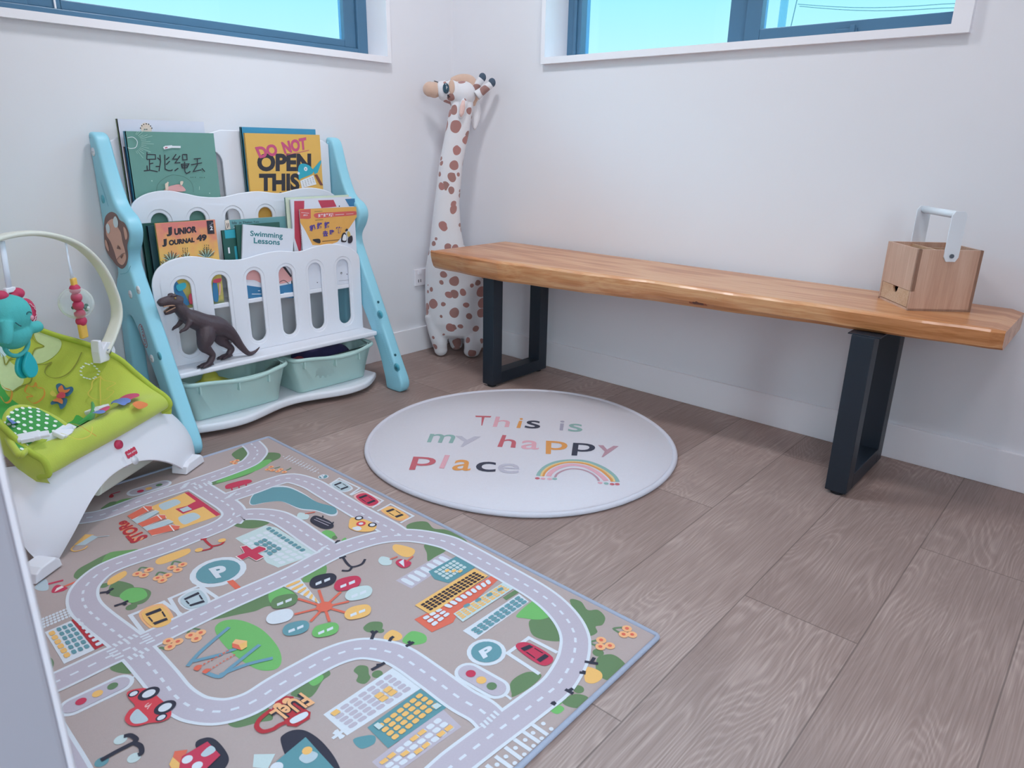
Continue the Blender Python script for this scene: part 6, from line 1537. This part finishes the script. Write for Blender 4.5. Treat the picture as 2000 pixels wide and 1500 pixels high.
# ------------------------------------------------------------ plush giraffe in the corner
GO = Vector((-.16, -.16, 0)); GR = Vector((.721, -.693, 0)); GN = Vector((-.693, -.721, 0))
def G(u, w, d=0.0): return tuple(GO+GR*u+Vector((0, 0, w))+GN*d)
def spotted(name, base, spot, scale=17.0):
    m = bpy.data.materials.new(name); m.use_nodes = True; n, l, p = nodes_of(m)
    t = n.new('ShaderNodeTexCoord'); z = n.new('ShaderNodeTexNoise'); z.inputs['Scale'].default_value = 9; l.new(t.outputs['Object'], z.inputs['Vector'])
    ad = n.new('ShaderNodeVectorMath'); ad.operation = 'MULTIPLY_ADD'; ad.inputs[1].default_value = (.03, .03, .03); l.new(z.outputs['Color'], ad.inputs[0]); l.new(t.outputs['Object'], ad.inputs[2])
    v = n.new('ShaderNodeTexVoronoi'); v.inputs['Scale'].default_value = scale; v.inputs['Randomness'].default_value = .8; l.new(ad.outputs[0], v.inputs['Vector'])
    sp = n.new('ShaderNodeSeparateColor'); l.new(v.outputs['Color'], sp.inputs[0])
    r = n.new('ShaderNodeMath'); r.operation = 'MULTIPLY_ADD'; r.inputs[1].default_value = .30; r.inputs[2].default_value = .17; l.new(sp.outputs[0], r.inputs[0])
    lt = n.new('ShaderNodeMath'); lt.operation = 'LESS_THAN'; l.new(v.outputs['Distance'], lt.inputs[0]); l.new(r.outputs[0], lt.inputs[1])
    x = n.new('ShaderNodeMix'); x.data_type = 'RGBA'; x.inputs['A'].default_value = lin(base); l.new(lt.outputs[0], x.inputs['Factor'])
    y = n.new('ShaderNodeMix'); y.data_type = 'RGBA'; y.inputs['A'].default_value = lin(spot); y.inputs['B'].default_value = lin('#9c7670'); l.new(sp.outputs[1], y.inputs['Factor']); l.new(y.outputs['Result'], x.inputs['B'])
    l.new(x.outputs['Result'], p.inputs['Base Color']); p.inputs['Roughness'].default_value = .95; p.inputs['Sheen Weight'].default_value = .3
    b = n.new('ShaderNodeBump'); b.inputs['Strength'].default_value = .3; b.inputs['Distance'].default_value = .002; z2 = n.new('ShaderNodeTexNoise'); z2.inputs['Scale'].default_value = 350; l.new(t.outputs['Object'], z2.inputs['Vector']); l.new(z2.outputs['Fac'], b.inputs['Height']); l.new(b.outputs[0], p.inputs['Normal'])
    return m
m_gir = spotted('giraffe_plush', '#e0dfe3', '#b07b76', 20.0)
m_tan = mat('tan_plush', '#d3b3a0', .95, .06, 60, bump=.4, bscale=300, sheen=.3)
gir = empty('plush_giraffe', tuple(GO), 'tall white plush giraffe with brown spots standing in the corner behind the bench', 'stuffed toy')
def gring(w, u0, u1, d, uo=0, sq=2.5, n=28, dc=0.0):
    c = (u0+u1)/2; a = (u1-u0)/2; o = []
    for k in range(n):
        t = 2*PI*k/n; q = math.cos(t); s = math.sin(t)
        o.append(G(c+a*math.copysign(abs(q)**(2/sq), q), w, dc+d*math.copysign(abs(s)**(2/sq), s)))
    return o
body = loft([gring(w, a, c, d) for w, a, c, d in ((.085, -.08, .14, .05), (.105, -.118, .178, .082), (.16, -.129, .190, .098), (.24, -.132, .190, .100), (.32, -.131, .176, .096), (.40, -.127, .146, .084), (.45, -.118, .100, .070), (.50, -.106, .046, .058), (.56, -.100, .034, .052), (.68, -.084, .026, .047), (.76, -.072, .033, .045), (.85, -.059, .042, .043), (.92, -.044, .056, .041), (.975, -.032, .069, .041), (1.055, -.016, .082, .041), (1.09, -.004, .088, .036))])
parts = [body, ellip(G(-.006, 1.135), (.058, .046, .046), xf=Matrix(((GR.x, GN.x, 0), (GR.y, GN.y, 0), (0, 0, 1)))), ellip(G(.045, 1.130), (.055, .050, .050), xf=Matrix(((GR.x, GN.x, 0), (GR.y, GN.y, 0), (0, 0, 1)))),
         stube([G(-.06, 1.140), G(-.035, 1.142), G(0, 1.138)], [.033, .038, .045], 16, 4)]
for u0, u1, w0, d0, d1, r in ((-.092, -.064, .030, .035, .040, .036), (.125, .078, .028, .040, .062, .044), (-.030, .008, .035, -.050, -.055, .036), (.150, .135, .034, -.045, -.050, .036)):
    parts.append(stube([G(u0, .19, d0*.6), G(u0*.6+u1*.4, .12, d0), G(u1*.8+u0*.2, .07, d1), G(u1, w0, d1)], [r*1.25, r*1.12, r*1.02, r*.80], 18, 5))
    parts.append(ellip(G(u1, w0, d1), (r*.86, r*.86, w0*.97)))
bd = MB().add(fuse(parts, .0058, 4), m_gir, True).build('body', gir)
MB().add(fuse([ellip(G(-.093, 1.144, 0), (.030, .030, .030)), ellip(G(-.075, 1.142, 0), (.026, .034, .032))], .004, 4), m_tan, True).build('muzzle', gir)
MB().add(fuse([stube([G(-.005, 1.178, -.02), G(.035, 1.186, -.024), G(.075, 1.178, -.028), G(.088, 1.140, -.034), G(.094, 1.07, -.036)], [.014, .022, .026, .024, .014], 14, 5)], .004, 4), m_tan, True).build('mane', gir)
m_tip = mat('horn_tip', '#4a5a6c', .85, .08, 80)
for b0, t0, d in (((.085, 1.140), (.122, 1.190), -.018), ((.100, 1.122), (.160, 1.168), .020)):
    h = MB().add(stube([G(b0[0], b0[1], d), G((b0[0]+t0[0])/2, (b0[1]+t0[1])/2, d), G(t0[0], t0[1], d)], [.020, .016, .015], 14, 4), m_gir, True).build('horn', gir)
    MB().add(ellip(G(t0[0]+.004, t0[1]+.006, d), (.0155, .0155, .018)), m_tip, True).build('horn_tip', h)
def ear(pts, wid, d, nm, mm):
    b = MB(); rings = []
    for (u, w), r in zip(pts, wid): rings.append([G(u+r*math.cos(2*PI*k/14), w+.15*r*math.sin(2*PI*k/14), d+.010*math.sin(2*PI*k/14)) for k in range(14)])
    return b.add(loft(rings), mm, True).build(nm, gir)
ear([(.092, 1.120), (.096, 1.095), (.097, 1.060), (.096, 1.030), (.094, .998), (.093, .990)], [.010, .020, .024, .020, .010, .003], -.030, 'ear', m_gir)
e2 = ear([(.048, 1.108), (.047, 1.098), (.043, 1.075), (.038, 1.050), (.034, 1.034), (.033, 1.030)], [.006, .014, .017, .015, .009, .003], .046, 'ear', m_gir)
ear([(.045, 1.100), (.041, 1.075), (.037, 1.050), (.034, 1.037)], [.006, .0115, .010, .004], .0545, 'ear_lining', mat('ear_pink', '#e8c6be', .95, .12, 90)).name = 'ear_lining'
m_eye = mat('plush_eye', '#274a5c', .15, .05, 20, coat=.6)
ex_ = MB().add(ellip(G(-.026, 1.146, .047), (.0135, .0135, .0205), xf=Matrix(((GR.x, GN.x*.5, 0), (GR.y, GN.y*.5, 0), (0, 0, 1)))), m_eye, True).build('eye', gir)
MB().add(ellip(G(-.022, 1.150, .0545), (.0025, .0025, .0025), 8, 6), m_plastic, True).build('eye_glint', ex_)
MB().add(ellip(G(-.003, 1.152, .044), (.013, .013, .027), xf=Matrix(((GR.x, GN.x*.45, 0), (GR.y, GN.y*.45, 0), (0, 0, 1)))), m_tan, True).build('eye_patch', gir)
for a, c in (((-.018, 1.122), (-.010, 1.112)), ((-.020, 1.122), (-.016, 1.108)), ((-.075, 1.176), (-.058, 1.171))): MB().add(tube([G(*a, .046 if a[1] < 1.15 else .006), G(*c, .046 if a[1] < 1.15 else .012)], .0016, 6), mat('stitch_black', '#2a2a33', .8)).build('stitched_lash', gir)

# ------------------------------------------------------------ baby bouncer
m_bw = mat('bouncer_white', '#e9e6ec', .42, .012, 5)
m_cream = mat('bouncer_cream', '#dfddd0', .35, .02, 8)
m_lime = mat('lime_fabric', '#bdc94c', .85, .07, 16, bump=.35, bscale=500, sheen=.25)
BO = Vector((-1.81, -.66, 0)); BR = Vector((.846, .533, 0)); BF = Vector((.533, -.846, 0))
def Q(u, z, w=0.0): return tuple(BO+BR*u-BF*w+Vector((0, 0, z)))     # w runs back from the front panel
bn = empty('baby_bouncer', tuple(BO), 'white baby bouncer with lime green fabric seat and toy bar standing on the play mat', 'baby seat')
UC, WC = .050, .345
def sstep(a, c, x): t = max(0, min(1, (x-a)/(c-a))); return t*t*(3-2*t)
def shell(th, t):
    """Point on the moulded base: th = angle round the plan, t = 0 at the lower edge, 1 at the top."""
    c, s = math.cos(th), math.sin(th)
    cu, su = math.copysign(abs(c)**.45, c), math.copysign(abs(s)**.45, s)
    w0 = .345-.345*su; wk = min(w0, .69-w0)
    u0 = abs(.375*cu+.03)
    zb = .0105+(.115 if s >= 0 else .14)*max(0, 1-(u0/.235)**2.3)          # arch between the feet
    zb = max(zb, .0105+.180*sstep(.025, .085, wk))                          # openings along the sides
    z = zb+(.218-.010*sstep(0, .345, wk)-zb)*t
    W_ = .375*(1-.37*min(1, z/.22)**3); D_ = .30+.045*(1-sstep(.04, .22, z))
    return Q(UC+W_*cu, z, WC-D_*su)
ths = [-PI+2*PI*i/6000 for i in range(6000)]; acc = [0.0]
pp = [(math.copysign(abs(math.cos(t))**.45, math.cos(t))*.36, math.copysign(abs(math.sin(t))**.45, math.sin(t))*.33) for t in ths]
for i in range(1, 6000): acc.append(acc[-1]+math.hypot(pp[i][0]-pp[i-1][0], pp[i][1]-pp[i-1][1]))
NT, NS = 220, 14; tl_ = []; j = 0
for i in range(NT):
    while acc[j] < acc[-1]*i/NT: j += 1
    tl_.append(ths[j])
v = []; f = []
for th in tl_:
    for j in range(NS+1): v.append(shell(th, j/NS))
for i in range(NT):
    for j in range(NS): f.append([i*(NS+1)+j+1, ((i+1) % NT)*(NS+1)+j+1, ((i+1) % NT)*(NS+1)+j, i*(NS+1)+j])
o = MB().add((v, f), m_bw, True).build('base_frame', bn)
so = o.modifiers.new('thickness', 'SOLIDIFY'); so.thickness = .009; so.offset = -1
bv = o.modifiers.new('soft_edge', 'BEVEL'); bv.width = .003; bv.segments = 2; bv.angle_limit = math.radians(50)
for u0, u1, w0 in ((-.310, -.235, -.014), (.240, .330, -.014)):
    pts = [(u0, .001), (u1, .001), (u1-.003, .020), (u1-.014, .030), (u0+.02, .030), (u0+.004, .022)]
    xf = Matrix(((BR.x, 0, -BF.x, BO.x-BF.x*(w0+.03)), (BR.y, 0, -BF.y, BO.y-BF.y*(w0+.03)), (0, 1, 0, .0085), (0, 0, 0, 1)))
    MB().add(plate([pts], .05, .004), m_bw, False, xf).build('foot', bn)
# under-seat rail seen through the front arch
b = MB(); lp = [(.02, .055), (.26, .055), (.275, .075), (.262, .105), (.20, .118), (.10, .112), (.035, .09)]
xf = Matrix(((BR.x, 0, -BF.x, BO.x-BF.x*.17), (BR.y, 0, -BF.y, BO.y-BF.y*.17), (0, 1, 0, -.012), (0, 0, 0, 1)))
b.add(plate([lp], .16, .008), m_cream, False, xf).build('vibration_unit', bn)
MB().add(stube([Q(-.28, .16, .10), Q(-.30, .10, .25), Q(-.29, .05, .45), Q(-.26, .04, .58)], [.014, .012, .012, .012], 10, 5), m_bw, True).build('side_rail', bn)

# fabric seat
EDGE = [(.056, .194), (.034, .208), (.031, .223), (.042, .240), (.075, .265), (.12, .305), (.17, .348), (.26, .382), (.36, .404), (.46, .440), (.56, .495), (.64, .560)]
MIDL = [(.056, .192), (.030, .206), (.020, .234), (.036, .268), (.078, .256), (.115, .220), (.17, .186), (.26, .178), (.36, .235), (.46, .330), (.56, .440), (.64, .530)]
def curve_at(P, t):
    x = t*(len(P)-1); i = min(int(x), len(P)-2); f_ = x-i; a, b_, c, d = P[max(i-1, 0)], P[i], P[i+1], P[min(i+2, len(P)-1)]
    return [.5*(2*b_[m]+(c[m]-a[m])*f_+(2*a[m]-5*b_[m]+4*c[m]-d[m])*f_*f_+(3*b_[m]-a[m]-3*c[m]+d[m])*f_**3) for m in (0, 1)]
def seat_pt(a, t, h=0.0):
    e, m = curve_at(EDGE, t), curve_at(MIDL, t); k = abs(a)**2.0
    hw = .224-.005*sstep(.1, .5, t)-.02*sstep(.7, 1, t)
    wr = .0025*math.sin(9*a+14*t)*sstep(.3, .5, t)*(1-k)+.004*math.sin(26*t+5*a)*sstep(-.55, -.95, a)*(1-sstep(.5, .8, t))
    return Vector(Q(.040+hw*a, m[1]+(e[1]-m[1])*k+wr, m[0]+(e[0]-m[0])*k))
def seat_n(a, t):
    d = .004; n_ = (seat_pt(a+d, t)-seat_pt(a-d, t)).cross(seat_pt(a, t+d)-seat_pt(a, t-d)); return n_.normalized()
def seat_h(a, t, h): return tuple(seat_pt(a, t)+seat_n(a, t)*h)
NA, NB = 56, 84; v = []; f = []
for i in range(NA+1):
    for j in range(NB+1): v.append(tuple(seat_pt(-1+2*i/NA, j/NB)))
for i in range(NA):
    for j in range(NB): f.append([i*(NB+1)+j, (i+1)*(NB+1)+j, (i+1)*(NB+1)+j+1, i*(NB+1)+j+1])
seat = MB().add((v, f), m_lime, True).build('fabric_seat', bn)
so = seat.modifiers.new('thickness', 'SOLIDIFY'); so.thickness = .007; so.offset = -1
m_pipe = mat('lime_piping', '#adbd42', .85, .06, 40, bump=.3, bscale=600)
for a in (-1, 1): MB().add(tube([seat_pt(a*.995, t/60) for t in range(61)], .0075, 10), m_pipe, True).build('piping', seat)
# seat side skirts hanging to the frame
for a in (-1, 1):
    v = []; f = []
    for t in range(41):
        p = seat_pt(a, .18+.42*t/40); q = Vector((p.x, p.y, max(.185, p.z-.085))); 
        for k in range(5): v.append(tuple(p.lerp(q, k/4)+BR*a*.006*math.sin(PI*k/4)))
    for t in range(40):
        for k in range(4): f.append([t*5+k, t*5+k+1, (t+1)*5+k+1, (t+1)*5+k])
    MB().add((v, f), m_lime, True).build('fabric_skirt', seat)
fab = palette('fabric_ink', dict(pg='#c9d9a2', dl='#8c8f3c', orl='#d9963f', bb='#3f6f8f', bo='#e8854f', br='#d8505f', yo='#d9c95a', gr='#4fae52', wh='#e6efe6', bl='#6f86c4', gp='#5fae4a', rp='#cf4f74', sk='#c9e3ea'), .85, var=.06, scale=90)
def seat_map(u, v_, h): return seat_h(u/1000, v_/1000, h)
def dec(nm, data, lift=.0012):
    b = MB()
    # subdivide polygons so that prints follow the cloth
    def fn(u, v_, h): return seat_map(u, v_, h)
    bm_data = MB(); decals(bm_data, data, lambda u, v_, h: (u, v_, h*1000), .0004, fab, lift=lift)
    bm = bmesh.new(); vs = [bm.verts.new(q) for q in bm_data.v]
    for fc, mi in zip(bm_data.f, bm_data.mi):
        try: bf = bm.faces.new([vs[i] for i in fc]); bf.material_index = mi
        except ValueError: pass
    bmesh.ops.triangulate(bm, faces=bm.faces[:])
    for _ in range(3):
        lg = [e_ for e_ in bm.edges if (e_.verts[0].co-e_.verts[1].co).length > 45]
        if not lg: break
        bmesh.ops.subdivide_edges(bm, edges=lg, cuts=1); bmesh.ops.triangulate(bm, faces=[q for q in bm.faces if len(q.verts) > 3])
    for q in bm.verts: q.co = seat_map(max(-995, min(995, q.co.x)), max(2, min(998, q.co.y)), q.co.z/1000)
    bm.verts.index_update(); b.v = [tuple(q.co) for q in bm.verts]; b.f = [[q.index for q in fc.verts] for fc in bm.faces]; b.mi = [fc.material_index for fc in bm.faces]; b.sm = [True]*len(b.f); b.mats = bm_data.mats; bm.free()
    return b.build(nm, seat)
if 'seat' in DATA: dec('printed_pattern', DATA['seat'])
# harness: green crotch pad with white dots, lime trim, buckles and straps
m_pad = mat('green_pad', '#3f9a48', .85, .08, 50, bump=.3, bscale=500, sheen=.2)
def pad_pt(x, y): # x across -1..1, y 0 front .. 1 back
    return Vector(Q(-.135+.074*x*(1-.35*y*y)+.035*y, .262+.062*y-.022*x*x*y, .085+.085*y-.018*x*x))
v = []; f = []
for i in range(17):
    for j in range(17): v.append(tuple(pad_pt(-1+i/8, j/16)))
for i in range(16):
    for j in range(16): f.append([i*17+j, (i+1)*17+j, (i+1)*17+j+1, i*17+j+1])
hp = MB().add((v, f), m_pad, True).build('crotch_pad', bn); so = hp.modifiers.new('thickness', 'SOLIDIFY'); so.thickness = .012; so.offset = 0
rim = [pad_pt(-1, j/16) for j in range(17)]+[pad_pt(-1+i/8, 1) for i in range(1, 17)]+[pad_pt(1, 1-j/16) for j in range(1, 17)]+[pad_pt(1-i/8, 0) for i in range(1, 17)]
MB().add(tube(rim, .008, 8), m_lime, True).build('pad_trim', hp)
b = MB(); mw_ = mat('dot_white', '#eef3ea', .85)
for i in range(7):
    for j in range(7):
        x, y = -.84+.28*i+(.14 if j % 2 else 0), .08+.14*j
        if x > .9: continue
        c = pad_pt(x, y); nn = (pad_pt(x+.05, y)-c).cross(pad_pt(x, min(1, y+.05))-c); nn = nn.normalized() if nn.length > 0 else Vector((0, 0, 1))
        if nn.z < 0: nn = -nn
        a1 = nn.orthogonal().normalized(); a2 = nn.cross(a1); c = c+nn*.0070
        b.add(([tuple(c+a1*.0042*math.cos(2*PI*k/12)+a2*.0042*math.sin(2*PI*k/12)) for k in range(12)], [list(range(12))]), mw_)
b.build("printed_dots", hp)
def buckle(c, rz, ry):
    R_ = Matrix.Translation(c) @ Matrix.Rotation(rz, 4, 'Z') @ Matrix.Rotation(ry, 4, 'X')
    q = MB().add(box(-.022, .022, -.014, .014, -.006, .006, .003), m_plastic, xf=R_).add(box(.020, .040, -.010, .010, -.004, .004, .002), m_plastic, xf=R_).add(box(-.016, .010, -.017, -.012, -.004, .006, .001), m_plastic, xf=R_).build('buckle', bn)
buckle(Q(.115, .243, .145), .45, -.25); buckle(Q(-.085, .268, .065), .75, .5); buckle(Q(-.160, .285, .085), -.2, .2)
MB().add(stube([Q(-.10, .245, .11), Q(-.03, .240, .10), Q(.04, .250, .10), Q(.09, .245, .13), Q(.14, .245, .17)], .013, 8, 6, .35), m_pad, True).build('strap', bn)
MB().add(stube([Q(-.15, .255, .09), Q(-.105, .262, .075), Q(-.06, .266, .06)], .013, 8, 6, .3), MATS['white_strap'] if 'white_strap' in MATS else mat('white_strap', '#e3e8f3', .6, .02, 30), True).build('strap', bn)
# push button, maker's plate and screw on the front panel
def on_front(u, z):
    best = min(((abs((Vector(shell(th, t))-BO).dot(BR)-u)+abs(shell(th, t)[2]-z), th, t) for th in tl_ if math.sin(th) > .3 for t in [k/30 for k in range(31)]))
    p = Vector(shell(best[1], best[2])); d = .02
    n_ = (Vector(shell(best[1]+d, best[2]))-p).cross(Vector(shell(best[1], min(1, best[2]+d))-p if False else Vector(shell(best[1], best[2]-d if best[2] > .5 else best[2]+d))-p)).normalized()
    if n_.dot(BF) < 0: n_ = -n_
    ax = (BR-n_*BR.dot(n_)).normalized(); ay = n_.cross(ax)
    return Matrix(((ax.x, ay.x, n_.x, p.x), (ax.y, ay.y, n_.y, p.y), (ax.z, ay.z, n_.z, p.z), (0, 0, 0, 1)))
F1, F2 = BTN
bt = MB().add(cyl((0, 0, .003), .0125, .008, 2, 24, .011), mat('button_red', '#d0335c', .4), True, on_front(*F1)).build('power_button', bn)
lg = on_front(*F2); b = MB(); sc_ = []
for x0_, x1_, y0_, y1_ in ((-.019, .019, -.0085, .0085),): 
    for k in range(9): sc_.append((x0_+(x1_-x0_)*k/8, y0_-(.0022 if k % 2 else 0)))
    for k in range(9): sc_.append((x1_-(x1_-x0_)*k/8, y1_+(.0022 if k % 2 else 0)))
b.add(plate([sc_], .0016, .0003), mat('logo_red', '#c93a52', .4), False, lg @ Matrix.Translation((0, 0, .0012)))
tv, tf = text_vf('fisher price', .01); b.add(([(-.0155+.031*x, -.0035+.007*y, .0024) for x, y in tv], tf), m_plastic, False, lg); b.build('logo_plate', bn)
MB().add(cyl((0, -.022, .0005), .012, .001, 2, 20), mat('moulded_disc', '#dcdae0', .35), True, lg).build('moulded_mark', bn)

# toy bar arch
arch = [(-.252, .340), (-.235, .352), (-.250, .398), (-.262, .445), (-.258, .515), (-.222, .596), (-.150, .663), (-.062, .700), (.035, .711), (.127, .700), (.220, .663), (.288, .596), (.322, .512), (.322, .450), (.286, .400), (.244, .362)]
AW = .20; pts = cat([(u, z, 0) for u, z in arch[1:]], False, 6); rings = []
for i, p in enumerate(pts):
    t = (pts[min(i+1, len(pts)-1)]-pts[max(i-1, 0)]).normalized(); nn = Vector((-t.y, t.x, 0)); k = i/(len(pts)-1); hw = .019-.004*math.sin(PI*k); th = .0065
    rg = []
    for q in range(14):
        a = 2*PI*q/14; cx_ = math.copysign(abs(math.cos(a))**.6, math.cos(a))*hw; cy_ = math.copysign(abs(math.sin(a))**.6, math.sin(a))*th
        rg.append(Q(p.x+nn.x*cy_, p.y+nn.y*cy_, AW+cx_))
    rings.append(rg)
tb = MB().add(loft(rings), m_cream, True).build('toy_bar', bn)
for u in (.246, -.240):
    s = 1 if u > 0 else -1
    xf = Matrix(((BR.x, 0, -BF.x, BO.x-BF.x*AW), (BR.y, 0, -BF.y, BO.y-BF.y*AW), (0, 1, 0, 0), (0, 0, 0, 1)))
    h = MB().add(plate([[(u-.030, .340), (u+.026, .338), (u+.034, .362), (u+.026, .386), (u+.004, .392), (u-.012, .378), (u-.014, .402), (u-.026, .402), (u-.030, .372)]], .026, .003), m_bw, False, xf).build('bar_hinge', bn)
    MB().add(cyl((u+.004, .366, .0135), .007, .008, 2, 16), mat('rivet', '#8c929c', .3, metal=.7), True, xf @ Matrix.Scale(-1, 4, (0, 0, 1))).build('rivet', h)

# hanging elephant teether
m_el = mat('elephant_teal', '#4db7b5', .7, .05, 30, bump=.3, bscale=400)
m_rp = mat('raspberry', '#c43259', .6, .06, 30)
el = empty('elephant_toy', Q(-.012, .69, AW), 'turquoise elephant toy with raspberry ears hanging from the toy bar', 'hanging toy')
def E_(u, z, d=0.0): return Q(u, z, AW-d)
MB().add(tube([E_(-.006, .700), E_(-.010, .64), E_(-.013, .590)], .0085, 10, .35, tuple(BR)), mat('white_strap', '#e3e8f3', .6, .02, 30), True).build('strap', el)
MB().add(box(-.014, .014, -.005, .005, -.006, .006, .002), m_plastic, xf=Matrix(((BR.x, -BF.x, 0, E_(-.013, .588)[0]), (BR.y, -BF.y, 0, E_(-.013, .588)[1]), (0, 0, 1, .588), (0, 0, 0, 1)))).build('strap_clip', el)
RB = Matrix(((BR.x, BF.x, 0), (BR.y, BF.y, 0), (0, 0, 1)))
MB().add(fuse([ellip(E_(-.040, .578), (.018, .014, .014), xf=RB), ellip(E_(.006, .576), (.018, .014, .014), xf=RB), ellip(E_(-.017, .570), (.030, .013, .008), xf=RB)], .003, 3), m_rp, True).build('crown', el)
parts = [ellip(E_(-.028, .532), (.055, .036, .048), xf=RB), ellip(E_(-.028, .485), (.046, .030, .036), xf=RB), stube([E_(.0, .497, .006), E_(.020, .490, .010), E_(.040, .490, .010)], [.016, .015, .014], 12, 4), stube([E_(-.056, .497, .006), E_(-.076, .490, .010), E_(-.096, .490, .010)], [.016, .015, .014], 12, 4), stube([E_(-.066, .522, .022), E_(-.078, .50, .034), E_(-.088, .478, .034)], [.016, .013, .010], 12, 4)]
MB().add(fuse(parts, .0032, 4), m_el, True).build('body', el)
for u, s in ((.022, 1), (-.080, -1)):
    er = MB().add(ellip(E_(u, .525, .0), (.027, .010, .036), xf=RB), m_rp, True).build('ear', el)
    pts = [E_(u+s*(.002+.016*math.sin(PI*k/12)+.002*math.sin(k*2.6)), .549-.048*k/12, .0098) for k in range(13)]
    MB().add(tube(pts, .0010, 6), mat('stitch_pink', '#eec6cf', .8), True).build('stitching', er)
ms2 = mat('stitch_dark', '#27555c', .8)
MB().add(tube([E_(-.008+.007*math.cos(PI*k/8), .531+.005*math.sin(PI*k/8), .0345) for k in range(9)], .0012, 6), ms2).build('stitched_eye', el); MB().add(tube([E_(-.050, .520, .0345), E_(-.043, .512, .036), E_(-.038, .509, .036)], .0012, 6), ms2).build('stitched_mouth', el)
MB().add(ellip(E_(.004, .519, .0285), (.006, .003, .006), 12, 8, xf=RB), mat('cheek_pink', '#d79aa8', .8), True).build('cheek', el)
rg = MB().add(tube([E_(-.025+.034*math.cos(PI+PI*k/16), .462+.030*math.sin(PI+PI*k/16)) for k in range(17)], .0052, 10), m_el, True).build('ring_handle', el)
m_lf = mat('teether_leaf', '#22b3bd', .4, .04, 20)
for d, du in ((.007, .004), (-.006, -.004)):
    lp = cat([(du+-.020, .430, 0), (du-.032, .412, 0), (du-.036, .392, 0), (du-.026, .374, 0), (du-.008, .372, 0), (du+.004, .386, 0), (du+.003, .408, 0), (du-.006, .428, 0), (du-.013, .436, 0)], True, 4)
    xf = Matrix(((BR.x, 0, BF.x, E_(0, 0, d)[0]), (BR.y, 0, BF.y, E_(0, 0, d)[1]), (0, 1, 0, 0), (0, 0, 0, 1)))
    MB().add(plate([[(p.x+.003, p.y) for p in lp]], .009, .003), m_lf, False, xf).build('teether_leaf', el)
# hanging caterpillar rattle
ctp = empty('caterpillar_toy', Q(.183, .665, AW), 'red beaded caterpillar rattle with yellow ends hanging from the toy bar', 'hanging toy')
ms_ = MATS['white_strap']
MB().add(tube([E_(.183, .672), E_(.182, .62), E_(.184, .580)], [.0035, .003, .0065], 10, .4, tuple(BR)), ms_, True).build('strap', ctp)
m_yel = mat('toy_amber', '#eebb55', .5, .05, 20)
MB().add(box(-.008, .008, -.005, .005, -.013, .013, .003), m_yel, xf=Matrix(((BR.x, -BF.x, 0, E_(.186, .569)[0]), (BR.y, -BF.y, 0, E_(.186, .569)[1]), (0, 0, 1, .569), (0, 0, 0, 1)))).build('top_loop', ctp)
for k, z in enumerate((.552, .530, .508, .486, .466)):
    MB().add(ellip(E_(.1855+.0005*k, z), (.0148, .0130, .0138), 18, 12, xf=RB), m_rp, True).build('bead', ctp)
MB().add(box(-.012, .012, -.006, .006, -.021, .021, .004), m_yel, xf=Matrix(((BR.x, -BF.x, 0, E_(.187, .440)[0]), (BR.y, -BF.y, 0, E_(.187, .440)[1]), (0, 0, 1, .440), (0, 0, 0, 1)))).build('tail_tab', ctp)
mcl = bpy.data.materials.new('clear_plastic'); mcl.use_nodes = True; n, l, p = nodes_of(mcl)
p.inputs['Base Color'].default_value = (.93, .97, .95, 1); p.inputs['Roughness'].default_value = .05
tr = n.new('ShaderNodeBsdfTransparent'); tr.inputs[0].default_value = (.95, .98, .97, 1); ms = n.new('ShaderNodeMixShader'); fz = n.new('ShaderNodeLayerWeight'); fz.inputs[0].default_value = .25
l.new(fz.outputs['Facing'], ms.inputs[0]); l.new(tr.outputs[0], ms.inputs[1]); l.new(p.outputs[0], ms.inputs[2]); l.new(ms.outputs[0], n['Material Output'].inputs[0])
bl = MB().add(ellip(E_(.186, .515, -.004), (.042, .042, .042), 28, 18), mcl, True).build('clear_ball', ctp)
for k in range(9): MB().add(ellip(E_(.186+.020*math.cos(k*.8)+.012, .490+.006*(k % 3), -.004+.014*math.sin(k*.8)), (.005, .005, .005), 10, 8), mat(('bead_green', 'bead_white', 'bead_dark')[k % 3], ('#4f9a6b', '#dfe7e0', '#2f6a58')[k % 3], .4), True).build('rattle_bead', bl)
